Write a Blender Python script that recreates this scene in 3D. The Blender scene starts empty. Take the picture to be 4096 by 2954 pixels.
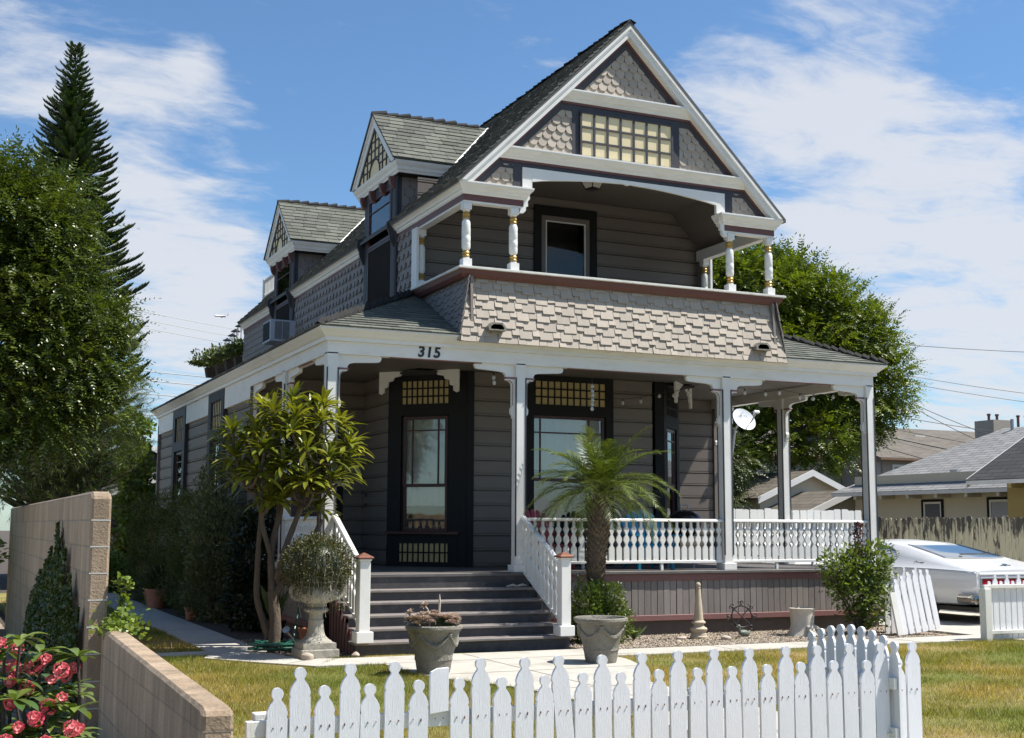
import bpy, bmesh, math, random
import numpy as np
from mathutils import Vector, Matrix
R_ = math.radians
rnd = random.Random(7)
nrg = np.random.default_rng(11)
sc = bpy.context.scene

# ---------------------------------------------------------------- camera
cam_d = bpy.data.cameras.new('camera')
cam = bpy.data.objects.new('camera', cam_d)
sc.collection.objects.link(cam)
cam_d.sensor_fit = 'HORIZONTAL'; cam_d.sensor_width = 36.0
cam_d.lens = 44.62; cam_d.clip_end = 900; cam_d.clip_start = 0.05
cr = Vector((0.91074263, -0.41294871, 0.0046065)); cdn = Vector((0.0550373, 0.11031262, -0.99237192)); cf = Vector((0.40929055, 0.90404894, 0.12319399))
m3 = Matrix((cr, -cdn, -cf)).transposed()
cam.matrix_world = Matrix.Translation((-4.83, -16.4, 1.55)) @ m3.to_4x4()
sc.camera = cam

# ---------------------------------------------------------------- view, sun, world
sc.view_settings.view_transform = 'Standard'; sc.view_settings.look = 'None'
sc.view_settings.exposure = 0.68; sc.view_settings.gamma = 1.0
SUN_EL, SUN_AZ = 58.0, 23.0            # azimuth measured from +X towards -Y
sd = Vector((math.cos(R_(SUN_EL))*math.cos(R_(SUN_AZ)), -math.cos(R_(SUN_EL))*math.sin(R_(SUN_AZ)), math.sin(R_(SUN_EL))))
sl = bpy.data.lights.new('sun', 'SUN'); sl.energy = 5.0; sl.angle = R_(0.53); sl.color = (1.0, 0.955, 0.88)
so = bpy.data.objects.new('sun', sl); sc.collection.objects.link(so)
so.rotation_euler = sd.to_track_quat('Z', 'Y').to_euler()

world = bpy.data.worlds.new('World'); sc.world = world; world.use_nodes = True
wn = world.node_tree; wn.nodes.clear()
def N(nt, t, **k):
    n = nt.nodes.new(t)
    for a, v in k.items():
        if a == 'inp':
            for i, x in v.items(): n.inputs[i].default_value = x
        else: setattr(n, a, v)
    return n
def L(nt, a, b): nt.links.new(a, b)
def mth(nt, op, a, b=None, c=None, clamp=False):
    n = nt.nodes.new('ShaderNodeMath'); n.operation = op; n.use_clamp = clamp
    for i, v in enumerate((a, b, c)):
        if v is None: continue
        if isinstance(v, (int, float)): n.inputs[i].default_value = v
        else: nt.links.new(v, n.inputs[i])
    return n.outputs[0]
def mixc(nt, f, a, b, mode='MIX'):
    n = nt.nodes.new('ShaderNodeMix'); n.data_type = 'RGBA'; n.blend_type = mode
    for i, v in ((0, f), (6, a), (7, b)):
        if isinstance(v, (int, float)): n.inputs[i].default_value = v
        elif isinstance(v, (tuple, list)): n.inputs[i].default_value = (*v[:3], 1)
        else: nt.links.new(v, n.inputs[i])
    return n.outputs[2]
sky = N(wn, 'ShaderNodeTexSky', sky_type='NISHITA', sun_disc=False, sun_elevation=R_(SUN_EL), altitude=0.0, air_density=1.0, dust_density=0.35, ozone_density=2.2)
# sun_rotation: 0 points to +Y, growing clockwise seen from above
sky.sun_rotation = R_(90.0 + SUN_AZ)
tc = N(wn, 'ShaderNodeTexCoord')
sep = N(wn, 'ShaderNodeSeparateXYZ'); L(wn, tc.outputs['Generated'], sep.inputs[0])
zz = mth(wn, 'MAXIMUM', sep.outputs[2], 0.02); zz = mth(wn, 'ADD', zz, 0.12)
cx = mth(wn, 'DIVIDE', sep.outputs[0], zz); cy = mth(wn, 'DIVIDE', sep.outputs[1], zz)
cmb = N(wn, 'ShaderNodeCombineXYZ'); L(wn, cx, cmb.inputs[0]); L(wn, cy, cmb.inputs[1])
mp = N(wn, 'ShaderNodeMapping', inp={'Rotation': (0, 0, R_(-20)), 'Scale': (1.0, 1.5, 1)}); L(wn, cmb.outputs[0], mp.inputs[0])
n1 = N(wn, 'ShaderNodeTexNoise', inp={'Scale': 2.6, 'Detail': 12, 'Roughness': 0.58, 'Distortion': 0.5}); L(wn, mp.outputs[0], n1.inputs['Vector'])
n2 = N(wn, 'ShaderNodeTexNoise', inp={'Scale': 8.0, 'Detail': 8, 'Roughness': 0.65, 'Distortion': 0.5}); L(wn, mp.outputs[0], n2.inputs['Vector'])
CLOUDS = [  # where cloud banks hang: world direction, angular radius, weight
 (0.043, 0.940, 0.338, 0.084, 0.60), (0.107, 0.942, 0.318, 0.102, 0.50), (0.137, 0.932, 0.336, 0.053, 0.25), (0.161, 0.924, 0.346, 0.027, 0.75), (0.132, 0.951, 0.279, 0.098, 0.65), (0.143, 0.965, 0.218, 0.116, 0.88), (0.189, 0.965, 0.180, 0.116, 0.79), (0.177, 0.979, 0.104, 0.147, 0.83), (0.526, 0.765, 0.373, 0.093, 0.45), (0.603, 0.716, 0.351, 0.133, 0.70), (0.578, 0.761, 0.295, 0.125, 0.80), (0.629, 0.736, 0.253, 0.116, 0.80), (0.682, 0.690, 0.244, 0.133, 0.75), (0.711, 0.678, 0.187, 0.107, 0.80), (0.678, 0.724, 0.124, 0.147, 0.80), (0.728, 0.679, 0.095, 0.133, 0.75), (0.604, 0.776, 0.182, 0.089, 0.40), (-0.109, 0.974, 0.200, 0.222, 0.70), (-0.209, 0.932, 0.296, 0.222, 0.60), (0.813, 0.522, 0.258, 0.222, 0.70), (0.906, 0.404, 0.127, 0.311, 0.80)]
acc = None
for (dx_, dy_, dz_, rr, w) in CLOUDS:
    dn = N(wn, 'ShaderNodeVectorMath', operation='DISTANCE'); L(wn, tc.outputs['Generated'], dn.inputs[0]); dn.inputs[1].default_value = (dx_, dy_, dz_)
    v = mth(wn, 'MULTIPLY', dn.outputs['Value'], -1.0/rr); v = mth(wn, 'ADD', v, 1.0, clamp=True)
    v = mth(wn, 'MULTIPLY', v, w)
    acc = v if acc is None else mth(wn, 'ADD', acc, v)
# broad clouds behind and around the viewer
back = mth(wn, 'MULTIPLY', sep.outputs[1], -0.55, clamp=True)
acc = mth(wn, 'ADD', acc, back)
nn = mth(wn, 'MULTIPLY', n1.outputs[0], 0.72); nn = mth(wn, 'MULTIPLY_ADD', n2.outputs[0], 0.28, nn)
cl = mth(wn, 'SUBTRACT', nn, 0.5); cl = mth(wn, 'MULTIPLY', cl, 4.0)
cl = mth(wn, 'ADD', cl, mth(wn, 'MULTIPLY', acc, 0.80)); cl = mth(wn, 'SUBTRACT', cl, 0.22, clamp=True)
cr_ = N(wn, 'ShaderNodeMapRange', interpolation_type='SMOOTHSTEP', inp={1: 0.0, 2: 1.0, 3: 0.0, 4: 0.9}); L(wn, cl, cr_.inputs[0])
skyc = mixc(wn, 1.0, sky.outputs[0], (0.72, 0.92, 1.06), 'MULTIPLY')
# cloud radiance in the units of the sky texture
cc = mixc(wn, cr_.outputs[0], skyc, (5.3, 5.5, 5.9))
bg = N(wn, 'ShaderNodeBackground', inp={1: 0.09}); L(wn, cc, bg.inputs[0])
wo = N(wn, 'ShaderNodeOutputWorld'); L(wn, bg.outputs[0], wo.inputs[0])

# ---------------------------------------------------------------- materials
MATS = {}
def new_mat(name):
    m = bpy.data.materials.new(name); m.use_nodes = True
    nt = m.node_tree; b = nt.nodes['Principled BSDF']; MATS[name] = m
    return m, nt, b
def S(c): return tuple(((x/255.0)/12.92 if x/255.0 <= 0.04045 else ((x/255.0+0.055)/1.055)**2.4) for x in c)
def surf(name, col, rough=0.6, var=0.12, scale=6.0, bump=0.15, bscale=40.0, stretch=(1, 1, 1), island=0.0, dirt=None, dirt_amt=0.0, dscale=1.2, metal=0.0, spec=0.5, dist=0.003):
    """procedural surface: base colour with two scales of noise, optional per-piece tint, stains and bump"""
    m, nt, b = new_mat(name)
    t = N(nt, 'ShaderNodeTexCoord'); mp = N(nt, 'ShaderNodeMapping', inp={'Scale': stretch}); L(nt, t.outputs['Object'], mp.inputs[0])
    a = N(nt, 'ShaderNodeTexNoise', inp={'Scale': scale, 'Detail': 6, 'Roughness': 0.6}); L(nt, mp.outputs[0], a.inputs['Vector'])
    f = mth(nt, 'SUBTRACT', a.outputs[0], 0.5); f = mth(nt, 'MULTIPLY', f, 2*var*1.6)
    if island:
        g = N(nt, 'ShaderNodeNewGeometry'); r = mth(nt, 'SUBTRACT', g.outputs['Random Per Island'], 0.5); r = mth(nt, 'MULTIPLY', r, 2*island); f = mth(nt, 'ADD', f, r)
    f = mth(nt, 'ADD', f, 1.0)
    c = N(nt, 'ShaderNodeVectorMath', operation='SCALE'); c.inputs[0].default_value = col[:3]; L(nt, f, c.inputs['Scale'])
    out = c.outputs[0]
    if dirt is not None:
        d = N(nt, 'ShaderNodeTexNoise', inp={'Scale': dscale, 'Detail': 8, 'Roughness': 0.7}); L(nt, mp.outputs[0], d.inputs['Vector'])
        r = N(nt, 'ShaderNodeMapRange', inp={1: 0.5, 2: 0.72, 3: 0.0, 4: dirt_amt}); L(nt, d.outputs[0], r.inputs[0])
        out = mixc(nt, r.outputs[0], out, dirt)
    L(nt, out, b.inputs['Base Color'])
    b.inputs['Roughness'].default_value = rough; b.inputs['Metallic'].default_value = metal
    b.inputs['Specular IOR Level'].default_value = spec
    if bump:
        bn = N(nt, 'ShaderNodeTexNoise', inp={'Scale': bscale, 'Detail': 5, 'Roughness': 0.65}); L(nt, mp.outputs[0], bn.inputs['Vector'])
        bp = N(nt, 'ShaderNodeBump', inp={'Strength': bump, 'Distance': dist*4}); L(nt, bn.outputs[0], bp.inputs['Height']); L(nt, bp.outputs[0], b.inputs['Normal'])
    return m
def leaf(name, c1, c2, rough=0.45, trans=0.35, var=0.25, spec=0.5, tcol=None, patch=1.7):
    """foliage: colour between c1 and c2 per leaf, light passes through the blade"""
    m, nt, b = new_mat(name)
    g = N(nt, 'ShaderNodeNewGeometry')
    t = N(nt, 'ShaderNodeTexCoord'); a = N(nt, 'ShaderNodeTexNoise', inp={'Scale': patch, 'Detail': 3}); L(nt, t.outputs['Object'], a.inputs['Vector'])
    f = mth(nt, 'MULTIPLY_ADD', a.outputs[0], 1.4 if patch > 1 else 2.6, -0.45 if patch > 1 else -1.1); f = mth(nt, 'MULTIPLY_ADD', g.outputs['Random Per Island'], 0.5, f, clamp=True)
    c = mixc(nt, f, c1, c2)
    wn_ = N(nt, 'ShaderNodeTexWhiteNoise', noise_dimensions='1D'); L(nt, g.outputs['Random Per Island'], wn_.inputs['W'])
    v = mth(nt, 'MULTIPLY_ADD', wn_.outputs[0], 2*var, 1-var)
    s = N(nt, 'ShaderNodeVectorMath', operation='SCALE'); L(nt, c, s.inputs[0]); L(nt, v, s.inputs['Scale'])
    L(nt, s.outputs[0], b.inputs['Base Color']); b.inputs['Roughness'].default_value = rough; b.inputs['Specular IOR Level'].default_value = spec
    if trans:
        tr = N(nt, 'ShaderNodeBsdfTranslucent')
        s2 = mixc(nt, 1.0, s.outputs[0], tcol or (1.5, 1.6, 0.5), 'MULTIPLY'); L(nt, s2, tr.inputs[0])
        mx = N(nt, 'ShaderNodeMixShader', inp={0: trans}); L(nt, b.outputs[0], mx.inputs[1]); L(nt, tr.outputs[0], mx.inputs[2])
        L(nt, mx.outputs[0], nt.nodes['Material Output'].inputs[0])
    return m
def glass(name, tint=(0.02, 0.022, 0.024), rough=0.03, wave=0.03, spec=1.0, refl=1.0):
    m, nt, b = new_mat(name)
    b.inputs['Base Color'].default_value = (*tint, 1); b.inputs['Roughness'].default_value = rough; b.inputs['Specular IOR Level'].default_value = spec
    t = N(nt, 'ShaderNodeTexCoord'); a = N(nt, 'ShaderNodeTexNoise', inp={'Scale': 2.2, 'Detail': 2}); L(nt, t.outputs['Object'], a.inputs['Vector'])
    bp = N(nt, 'ShaderNodeBump', inp={'Strength': wave, 'Distance': 0.05}); L(nt, a.outputs[0], bp.inputs['Height']); L(nt, bp.outputs[0], b.inputs['Normal'])
    tb = N(nt, 'ShaderNodeBsdfTransparent'); tb.inputs[0].default_value = (0.9, 0.92, 0.91, 1)
    gl = N(nt, 'ShaderNodeBsdfGlossy', inp={'Roughness': rough}); L(nt, bp.outputs[0], gl.inputs['Normal'])
    fr = N(nt, 'ShaderNodeFresnel', inp={'IOR': 1.6}); L(nt, bp.outputs[0], fr.inputs['Normal'])
    ff = mth(nt, 'MULTIPLY_ADD', fr.outputs[0], 1.3*refl, 0.03*refl, clamp=True)
    mx = N(nt, 'ShaderNodeMixShader'); L(nt, ff, mx.inputs[0]); L(nt, tb.outputs[0], mx.inputs[1]); L(nt, gl.outputs[0], mx.inputs[2])
    L(nt, mx.outputs[0], nt.nodes['Material Output'].inputs[0])
    return m

M = MATS
surf('white_paint', (0.74, 0.73, 0.69), 0.5, 0.04, 3, 0.12, 60, dirt=(0.50, 0.44, 0.33), dirt_amt=0.30, dscale=1.6)
surf('white_trim', (0.75, 0.735, 0.69), 0.5, 0.05, 2.5, 0.12, 60, stretch=(1, 1, 3), dirt=(0.50, 0.43, 0.30), dirt_amt=0.30, dscale=2.2)
surf('picket_paint', (0.74, 0.745, 0.76), 0.5, 0.07, 7, 0.35, 60, stretch=(5, 5, 0.22), dirt=(0.40, 0.38, 0.34), dirt_amt=0.6, dscale=3.2, island=0.03)
surf('old_white_paint', (0.70, 0.69, 0.64), 0.6, 0.06, 5, 0.3, 50, stretch=(2, 2, 0.6), dirt=(0.35, 0.31, 0.25), dirt_amt=0.5, dscale=3)
surf('siding', (0.165, 0.140, 0.118), 0.55, 0.06, 4, 0.12, 50, stretch=(1, 1, 4), dirt=(0.13, 0.11, 0.095), dirt_amt=0.4)
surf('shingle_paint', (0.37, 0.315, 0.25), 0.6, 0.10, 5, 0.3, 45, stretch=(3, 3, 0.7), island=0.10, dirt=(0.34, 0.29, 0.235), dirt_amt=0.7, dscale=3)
surf('shingle_shade_tone', (0.21, 0.18, 0.16), 0.6, 0.08, 5, 0.3, 45, island=0.07)  # front shingle paint darkened, shade of the side faces put into its colour
surf('slate_paint', (0.036, 0.035, 0.042), 0.6, 0.10, 5, 0.15, 60, dirt=(0.10, 0.09, 0.09), dirt_amt=0.3, dscale=3)
surf('dark_trim', (0.014, 0.014, 0.014), 0.65, 0.08, 5, 0.1, 60, spec=0.2)
surf('maroon', (0.125, 0.045, 0.037), 0.5, 0.08, 5, 0.12, 60, dirt=(0.10, 0.05, 0.04), dirt_amt=0.5)
surf('faded_maroon', (0.21, 0.095, 0.085), 0.6, 0.10, 5, 0.25, 40, dirt=(0.13, 0.08, 0.07), dirt_amt=0.6, dscale=2.5)
surf('sash_maroon', (0.055, 0.016, 0.013), 0.45, 0.08, 5, 0.1, 60)
surf('gold', (0.42, 0.27, 0.075), 0.38, 0.15, 14, 0.1, 60, metal=0.35)
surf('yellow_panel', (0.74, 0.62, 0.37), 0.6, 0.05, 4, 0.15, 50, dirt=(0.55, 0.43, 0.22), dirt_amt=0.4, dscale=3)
surf('shaded_yellow_panel', (0.46, 0.36, 0.16), 0.6, 0.06, 4, 0.15, 50)  # same yellow as the open panels, with the porch shade put into the colour
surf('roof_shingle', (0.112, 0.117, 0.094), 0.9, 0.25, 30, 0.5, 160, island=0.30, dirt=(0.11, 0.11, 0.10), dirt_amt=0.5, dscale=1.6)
surf('dark_roof_shingle', (0.085, 0.086, 0.078), 0.85, 0.25, 20, 0.5, 120, island=0.42)  # darker copy of the roof shingle, shade of the off-sun slopes in its colour
surf('ridge_cap', (0.016, 0.015, 0.014), 0.9, 0.3, 30, 0.6, 120, island=0.3)
surf('deck_paint', (0.105, 0.095, 0.090), 0.6, 0.15, 6, 0.2, 60, stretch=(1, 3, 1), dirt=(0.20, 0.18, 0.16), dirt_amt=0.5, dscale=4)
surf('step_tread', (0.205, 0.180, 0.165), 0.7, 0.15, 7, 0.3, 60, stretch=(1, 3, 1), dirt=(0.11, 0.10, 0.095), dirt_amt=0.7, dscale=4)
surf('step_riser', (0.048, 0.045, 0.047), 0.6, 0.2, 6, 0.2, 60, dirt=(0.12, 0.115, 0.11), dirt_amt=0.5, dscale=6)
surf('skirt_slat', (0.22, 0.19, 0.17), 0.65, 0.12, 6, 0.25, 60, stretch=(3, 3, 0.6), island=0.16, dirt=(0.14, 0.12, 0.11), dirt_amt=0.5, dscale=2.5)
surf('foundation', (0.10, 0.080, 0.066), 0.85, 0.2, 6, 0.3, 40, dirt=(0.06, 0.05, 0.045), dirt_amt=0.6)
surf('porch_ceiling', (0.13, 0.115, 0.10), 0.6, 0.06, 5, 0.1, 40)
surf('concrete', (0.45, 0.425, 0.37), 0.85, 0.10, 3, 0.25, 70, dirt=(0.27, 0.25, 0.21), dirt_amt=0.75, dscale=2.0)
surf('asphalt', (0.06, 0.06, 0.062), 0.9, 0.2, 4, 0.4, 90)
surf('stone_urn', (0.36, 0.335, 0.275), 0.85, 0.22, 9, 0.5, 60, dirt=(0.13, 0.125, 0.10), dirt_amt=0.75, dscale=6, dist=0.006)
surf('stone_pot', (0.27, 0.25, 0.205), 0.9, 0.35, 12, 0.8, 45, dirt=(0.085, 0.08, 0.065), dirt_amt=0.9, dscale=6, dist=0.012)
surf('sandstone', (0.46, 0.38, 0.27), 0.8, 0.12, 9, 0.3, 60, dirt=(0.25, 0.21, 0.15), dirt_amt=0.5, dscale=6)
surf('bark', (0.13, 0.098, 0.072), 0.85, 0.3, 14, 0.7, 40, stretch=(1, 1, 0.5), dist=0.01, dirt=(0.09, 0.07, 0.055), dirt_amt=0.7, dscale=5)
surf('dark_bark', (0.060, 0.045, 0.035), 0.9, 0.3, 10, 0.7, 30, stretch=(1, 1, 0.4), dist=0.02)
surf('palm_boot', (0.13, 0.095, 0.065), 0.9, 0.25, 20, 0.4, 60, island=0.45)
surf('terracotta', (0.40, 0.155, 0.085), 0.8, 0.15, 9, 0.3, 60, dirt=(0.25, 0.14, 0.09), dirt_amt=0.6)
surf('rusty_copper', (0.17, 0.065, 0.040), 0.6, 0.3, 20, 0.3, 60, dirt=(0.34, 0.15, 0.08), dirt_amt=0.7, dscale=8, metal=0.3)
surf('black_iron', (0.025, 0.022, 0.022), 0.5, 0.2, 20, 0.1, 60, metal=0.4)
surf('black_plastic', (0.014, 0.014, 0.014), 0.4, 0.1, 10, 0.05, 60)
surf('green_hose', (0.012, 0.085, 0.055), 0.35, 0.1, 10, 0.05, 60)
surf('grey_metal', (0.42, 0.43, 0.45), 0.4, 0.06, 8, 0.05, 60, metal=0.5)
surf('ac_metal', (0.40, 0.42, 0.46), 0.5, 0.06, 8, 0.05, 60, dirt=(0.30, 0.30, 0.31), dirt_amt=0.5)
surf('dish_paint', (0.72, 0.73, 0.74), 0.35, 0.03, 5, 0.02, 60)
surf('dish_print', (0.45, 0.47, 0.50), 0.5, 0.03, 5, 0.0)
surf('black_enamel', (0.010, 0.010, 0.011), 0.12, 0.05, 5, 0.0)
surf('red_plastic', (0.30, 0.022, 0.030), 0.4, 0.06, 5, 0.05)
surf('blue_plastic', (0.015, 0.30, 0.50), 0.4, 0.06, 5, 0.05)
surf('number_black', (0.012, 0.012, 0.012), 0.4, 0.05, 5, 0.0)
surf('curtain', (0.88, 0.86, 0.82), 0.9, 0.08, 6, 0.3, 12, stretch=(6, 6, 0.2), dist=0.02)
surf('interior', (0.035, 0.030, 0.028), 0.9, 0.2, 3, 0.0)
surf('screen_mesh', (0.022, 0.018, 0.016), 0.9, 0.1, 3, 0.1, 200, spec=0.1)
surf('mortar', (0.55, 0.53, 0.48), 0.9, 0.1, 20, 0.2)
surf('stained_board', (0.060, 0.052, 0.045), 0.85, 0.4, 12, 0.3, 30, stretch=(3, 3, 0.4))
surf('fence_cream', (0.50, 0.45, 0.30), 0.75, 0.12, 5, 0.4, 30, stretch=(3, 3, 0.4), island=0.10, dirt=(0.03, 0.027, 0.025), dirt_amt=1.6, dscale=3.4)
surf('stucco_taupe', (0.34, 0.30, 0.25), 0.95, 0.06, 3, 0.4, 30)
surf('cream_siding', (0.60, 0.55, 0.42), 0.8, 0.04, 3, 0.15, 30)
surf('ochre_wall', (0.42, 0.32, 0.13), 0.8, 0.05, 3, 0.15, 30)
surf('garage_wall', (0.055, 0.048, 0.046), 0.8, 0.1, 3, 0.1, 30)
surf('brown_wood', (0.22, 0.13, 0.075), 0.8, 0.2, 6, 0.3, 30)
surf('tarp_brown', (0.115, 0.085, 0.065), 0.8, 0.1, 5, 0.15, 20)
surf('curtain_white', (0.75, 0.75, 0.75), 0.7, 0.05, 5, 0.0)
surf('soil', (0.075, 0.058, 0.045), 0.95, 0.35, 8, 0.8, 30, dist=0.012)
surf('driftwood', (0.50, 0.45, 0.37), 0.8, 0.2, 12, 0.4, 40, stretch=(1, 1, 0.4))
surf('car_tire', (0.012, 0.012, 0.012), 0.8, 0.1, 20, 0.1)
surf('tail_red', (0.32, 0.006, 0.025), 0.12, 0.1, 30, 0.1, 60)
surf('twig', (0.33, 0.29, 0.235), 0.8, 0.2, 20, 0.0, island=0.35)
surf('flower_bronze', (0.12, 0.14, 0.11), 0.5, 0.2, 12, 0.2)
def chrome():
    m, nt, b = new_mat('chrome'); b.inputs['Base Color'].default_value = (0.62, 0.60, 0.56, 1); b.inputs['Metallic'].default_value = 1; b.inputs['Roughness'].default_value = 0.12
chrome()
def carpaint():
    m, nt, b = new_mat('car_paint'); b.inputs['Base Color'].default_value = (0.74, 0.745, 0.74, 1); b.inputs['Roughness'].default_value = 0.28
    b.inputs['Coat Weight'].default_value = 0.6; b.inputs['Coat Roughness'].default_value = 0.04
carpaint()
def clearbulb():
    m, nt, b = new_mat('bulb_glass'); b.inputs['Base Color'].default_value = (0.75, 0.75, 0.72, 1); b.inputs['Roughness'].default_value = 0.1; b.inputs['Alpha'].default_value = 0.55
clearbulb()
glass('window_glass'); glass('car_glass', wave=0.0)
glass('screen_door_glass', wave=0.02, refl=0.25)
# foliage
leaf('plumeria_leaf', (0.040, 0.072, 0.010), (0.29, 0.275, 0.032), 0.30, 0.24, 0.45)
leaf('palm_leaf', (0.030, 0.060, 0.012), (0.16, 0.19, 0.028), 0.42, 0.18, 0.45, spec=0.35)
leaf('shrub_leaf', (0.045, 0.085, 0.020), (0.15, 0.19, 0.035), 0.4, 0.25, 0.35)
leaf('rose_leaf', (0.06, 0.105, 0.020), (0.17, 0.21, 0.040), 0.45, 0.30, 0.35)
leaf('hedge_leaf', (0.055, 0.078, 0.020), (0.15, 0.175, 0.050), 0.5, 0.2, 0.3)
leaf('grey_leaf', (0.075, 0.092, 0.042), (0.17, 0.19, 0.085), 0.5, 0.2, 0.3)
leaf('dark_leaf', (0.010, 0.018, 0.008), (0.030, 0.045, 0.016), 0.4, 0.1, 0.3)
leaf('vine_leaf', (0.035, 0.055, 0.014), (0.080, 0.105, 0.028), 0.45, 0.2, 0.3)
leaf('lit_leaf', (0.09, 0.15, 0.03), (0.22, 0.27, 0.05), 0.4, 0.3, 0.3)
leaf('feather_leaf', (0.032, 0.060, 0.010), (0.115, 0.140, 0.020), 0.32, 0.22, 0.45)
leaf('jacaranda_leaf', (0.035, 0.070, 0.008), (0.19, 0.225, 0.022), 0.42, 0.30, 0.35)
leaf('pine_needle', (0.020, 0.048, 0.012), (0.055, 0.085, 0.018), 0.5, 0.12, 0.3)
leaf('conifer_needle', (0.028, 0.048, 0.010), (0.090, 0.115, 0.018), 0.5, 0.2, 0.4)
leaf('grass_blade', (0.125, 0.155, 0.018), (0.42, 0.31, 0.10), 0.55, 0.35, 0.55, patch=0.55)
leaf('succulent', (0.42, 0.29, 0.25), (0.55, 0.46, 0.34), 0.5, 0.1, 0.25, tcol=(1, .9, .8))
leaf('trailing_green', (0.042, 0.045, 0.014), (0.12, 0.112, 0.030), 0.5, 0.1, 0.4)
leaf('trailing_dry', (0.14, 0.12, 0.095), (0.33, 0.30, 0.24), 0.7, 0.0, 0.3)
leaf('flower_red', (0.62, 0.06, 0.10), (0.80, 0.34, 0.30), 0.45, 0.25, 0.2, tcol=(1.2, .8, .8))
leaf('crown_leaf', (0.050, 0.095, 0.020), (0.22, 0.26, 0.055), 0.35, 0.2, 0.3)
leaf('aloe_leaf', (0.045, 0.085, 0.03), (0.11, 0.15, 0.05), 0.35, 0.1, 0.2)
leaf('leaf_litter', (0.16, 0.11, 0.06), (0.42, 0.36, 0.20), 0.7, 0.1, 0.3, tcol=(1, 1, 1))
leaf('purple_leaf', (0.05, 0.018, 0.024), (0.11, 0.04, 0.04), 0.4, 0.2, 0.3, tcol=(1.2, .8, .8))

def stain_tops():
    m = M['fence_cream']; nt = m.node_tree; b = nt.nodes['Principled BSDF']; src = b.inputs['Base Color'].links[0].from_socket
    t = N(nt, 'ShaderNodeTexCoord'); oi = N(nt, 'ShaderNodeObjectInfo'); ad = N(nt, 'ShaderNodeVectorMath', operation='ADD'); cmb_ = N(nt, 'ShaderNodeCombineXYZ')
    r9 = mth(nt, 'MULTIPLY', oi.outputs['Random'], 37.0); L(nt, r9, cmb_.inputs[0]); L(nt, r9, cmb_.inputs[1]); L(nt, t.outputs['Object'], ad.inputs[0]); L(nt, cmb_.outputs[0], ad.inputs[1])
    mp = N(nt, 'ShaderNodeMapping', inp={'Scale': (1.6, 1.6, 0.5)}); L(nt, ad.outputs[0], mp.inputs[0]); n = N(nt, 'ShaderNodeTexNoise', inp={'Scale': 5.0, 'Detail': 7, 'Roughness': 0.65}); L(nt, mp.outputs[0], n.inputs['Vector'])
    sp = N(nt, 'ShaderNodeSeparateXYZ'); L(nt, t.outputs['Object'], sp.inputs[0]); z = N(nt, 'ShaderNodeMapRange', inp={1: 1.2, 2: 1.82, 3: 0.0, 4: 0.16}); L(nt, sp.outputs[2], z.inputs[0])
    v = mth(nt, 'ADD', n.outputs[0], z.outputs[0]); k = N(nt, 'ShaderNodeMapRange', inp={1: 0.57, 2: 0.64, 3: 0.0, 4: 0.92}); L(nt, v, k.inputs[0])
    L(nt, mixc(nt, k.outputs[0], src, (0.035, 0.03, 0.027)), b.inputs['Base Color'])
stain_tops()
def bump_from(nt, b, h, strength, dist):
    bp = N(nt, 'ShaderNodeBump', inp={'Strength': strength, 'Distance': dist}); L(nt, h, bp.inputs['Height']); L(nt, bp.outputs[0], b.inputs['Normal'])
def lawn_mat():
    m, nt, b = new_mat('lawn_ground'); t = N(nt, 'ShaderNodeTexCoord')
    a = N(nt, 'ShaderNodeTexNoise', inp={'Scale': 0.55, 'Detail': 3, 'Roughness': 0.5}); L(nt, t.outputs['Object'], a.inputs['Vector'])
    f = N(nt, 'ShaderNodeTexNoise', inp={'Scale': 45, 'Detail': 6, 'Roughness': 0.7}); L(nt, t.outputs['Object'], f.inputs['Vector'])
    r = N(nt, 'ShaderNodeMapRange', inp={1: 0.42, 2: 0.62, 3: 0, 4: 1}); L(nt, a.outputs[0], r.inputs[0])
    c = mixc(nt, r.outputs[0], (0.165, 0.180, 0.030), (0.33, 0.235, 0.10))
    s = mth(nt, 'MULTIPLY_ADD', f.outputs[0], 1.6, 0.2)
    v = N(nt, 'ShaderNodeVectorMath', operation='SCALE'); L(nt, c, v.inputs[0]); L(nt, s, v.inputs['Scale'])
    L(nt, v.outputs[0], b.inputs['Base Color']); b.inputs['Roughness'].default_value = 0.9; bump_from(nt, b, f.outputs[0], 0.8, 0.03)
lawn_mat()
def gravel_mat():
    m, nt, b = new_mat('gravel'); t = N(nt, 'ShaderNodeTexCoord')
    v = N(nt, 'ShaderNodeTexVoronoi', inp={'Scale': 42}); L(nt, t.outputs['Object'], v.inputs['Vector'])
    rp = N(nt, 'ShaderNodeValToRGB'); L(nt, v.outputs['Color'], rp.inputs[0])
    e = rp.color_ramp.elements; e[0].color = (0.16, 0.10, 0.07, 1); e[1].color = (0.52, 0.45, 0.36, 1); e.new(0.5).color = (0.34, 0.25, 0.18, 1)
    L(nt, rp.outputs[0], b.inputs['Base Color']); b.inputs['Roughness'].default_value = 0.9; bump_from(nt, b, v.outputs['Distance'], 1.0, 0.03)
gravel_mat()
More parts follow.
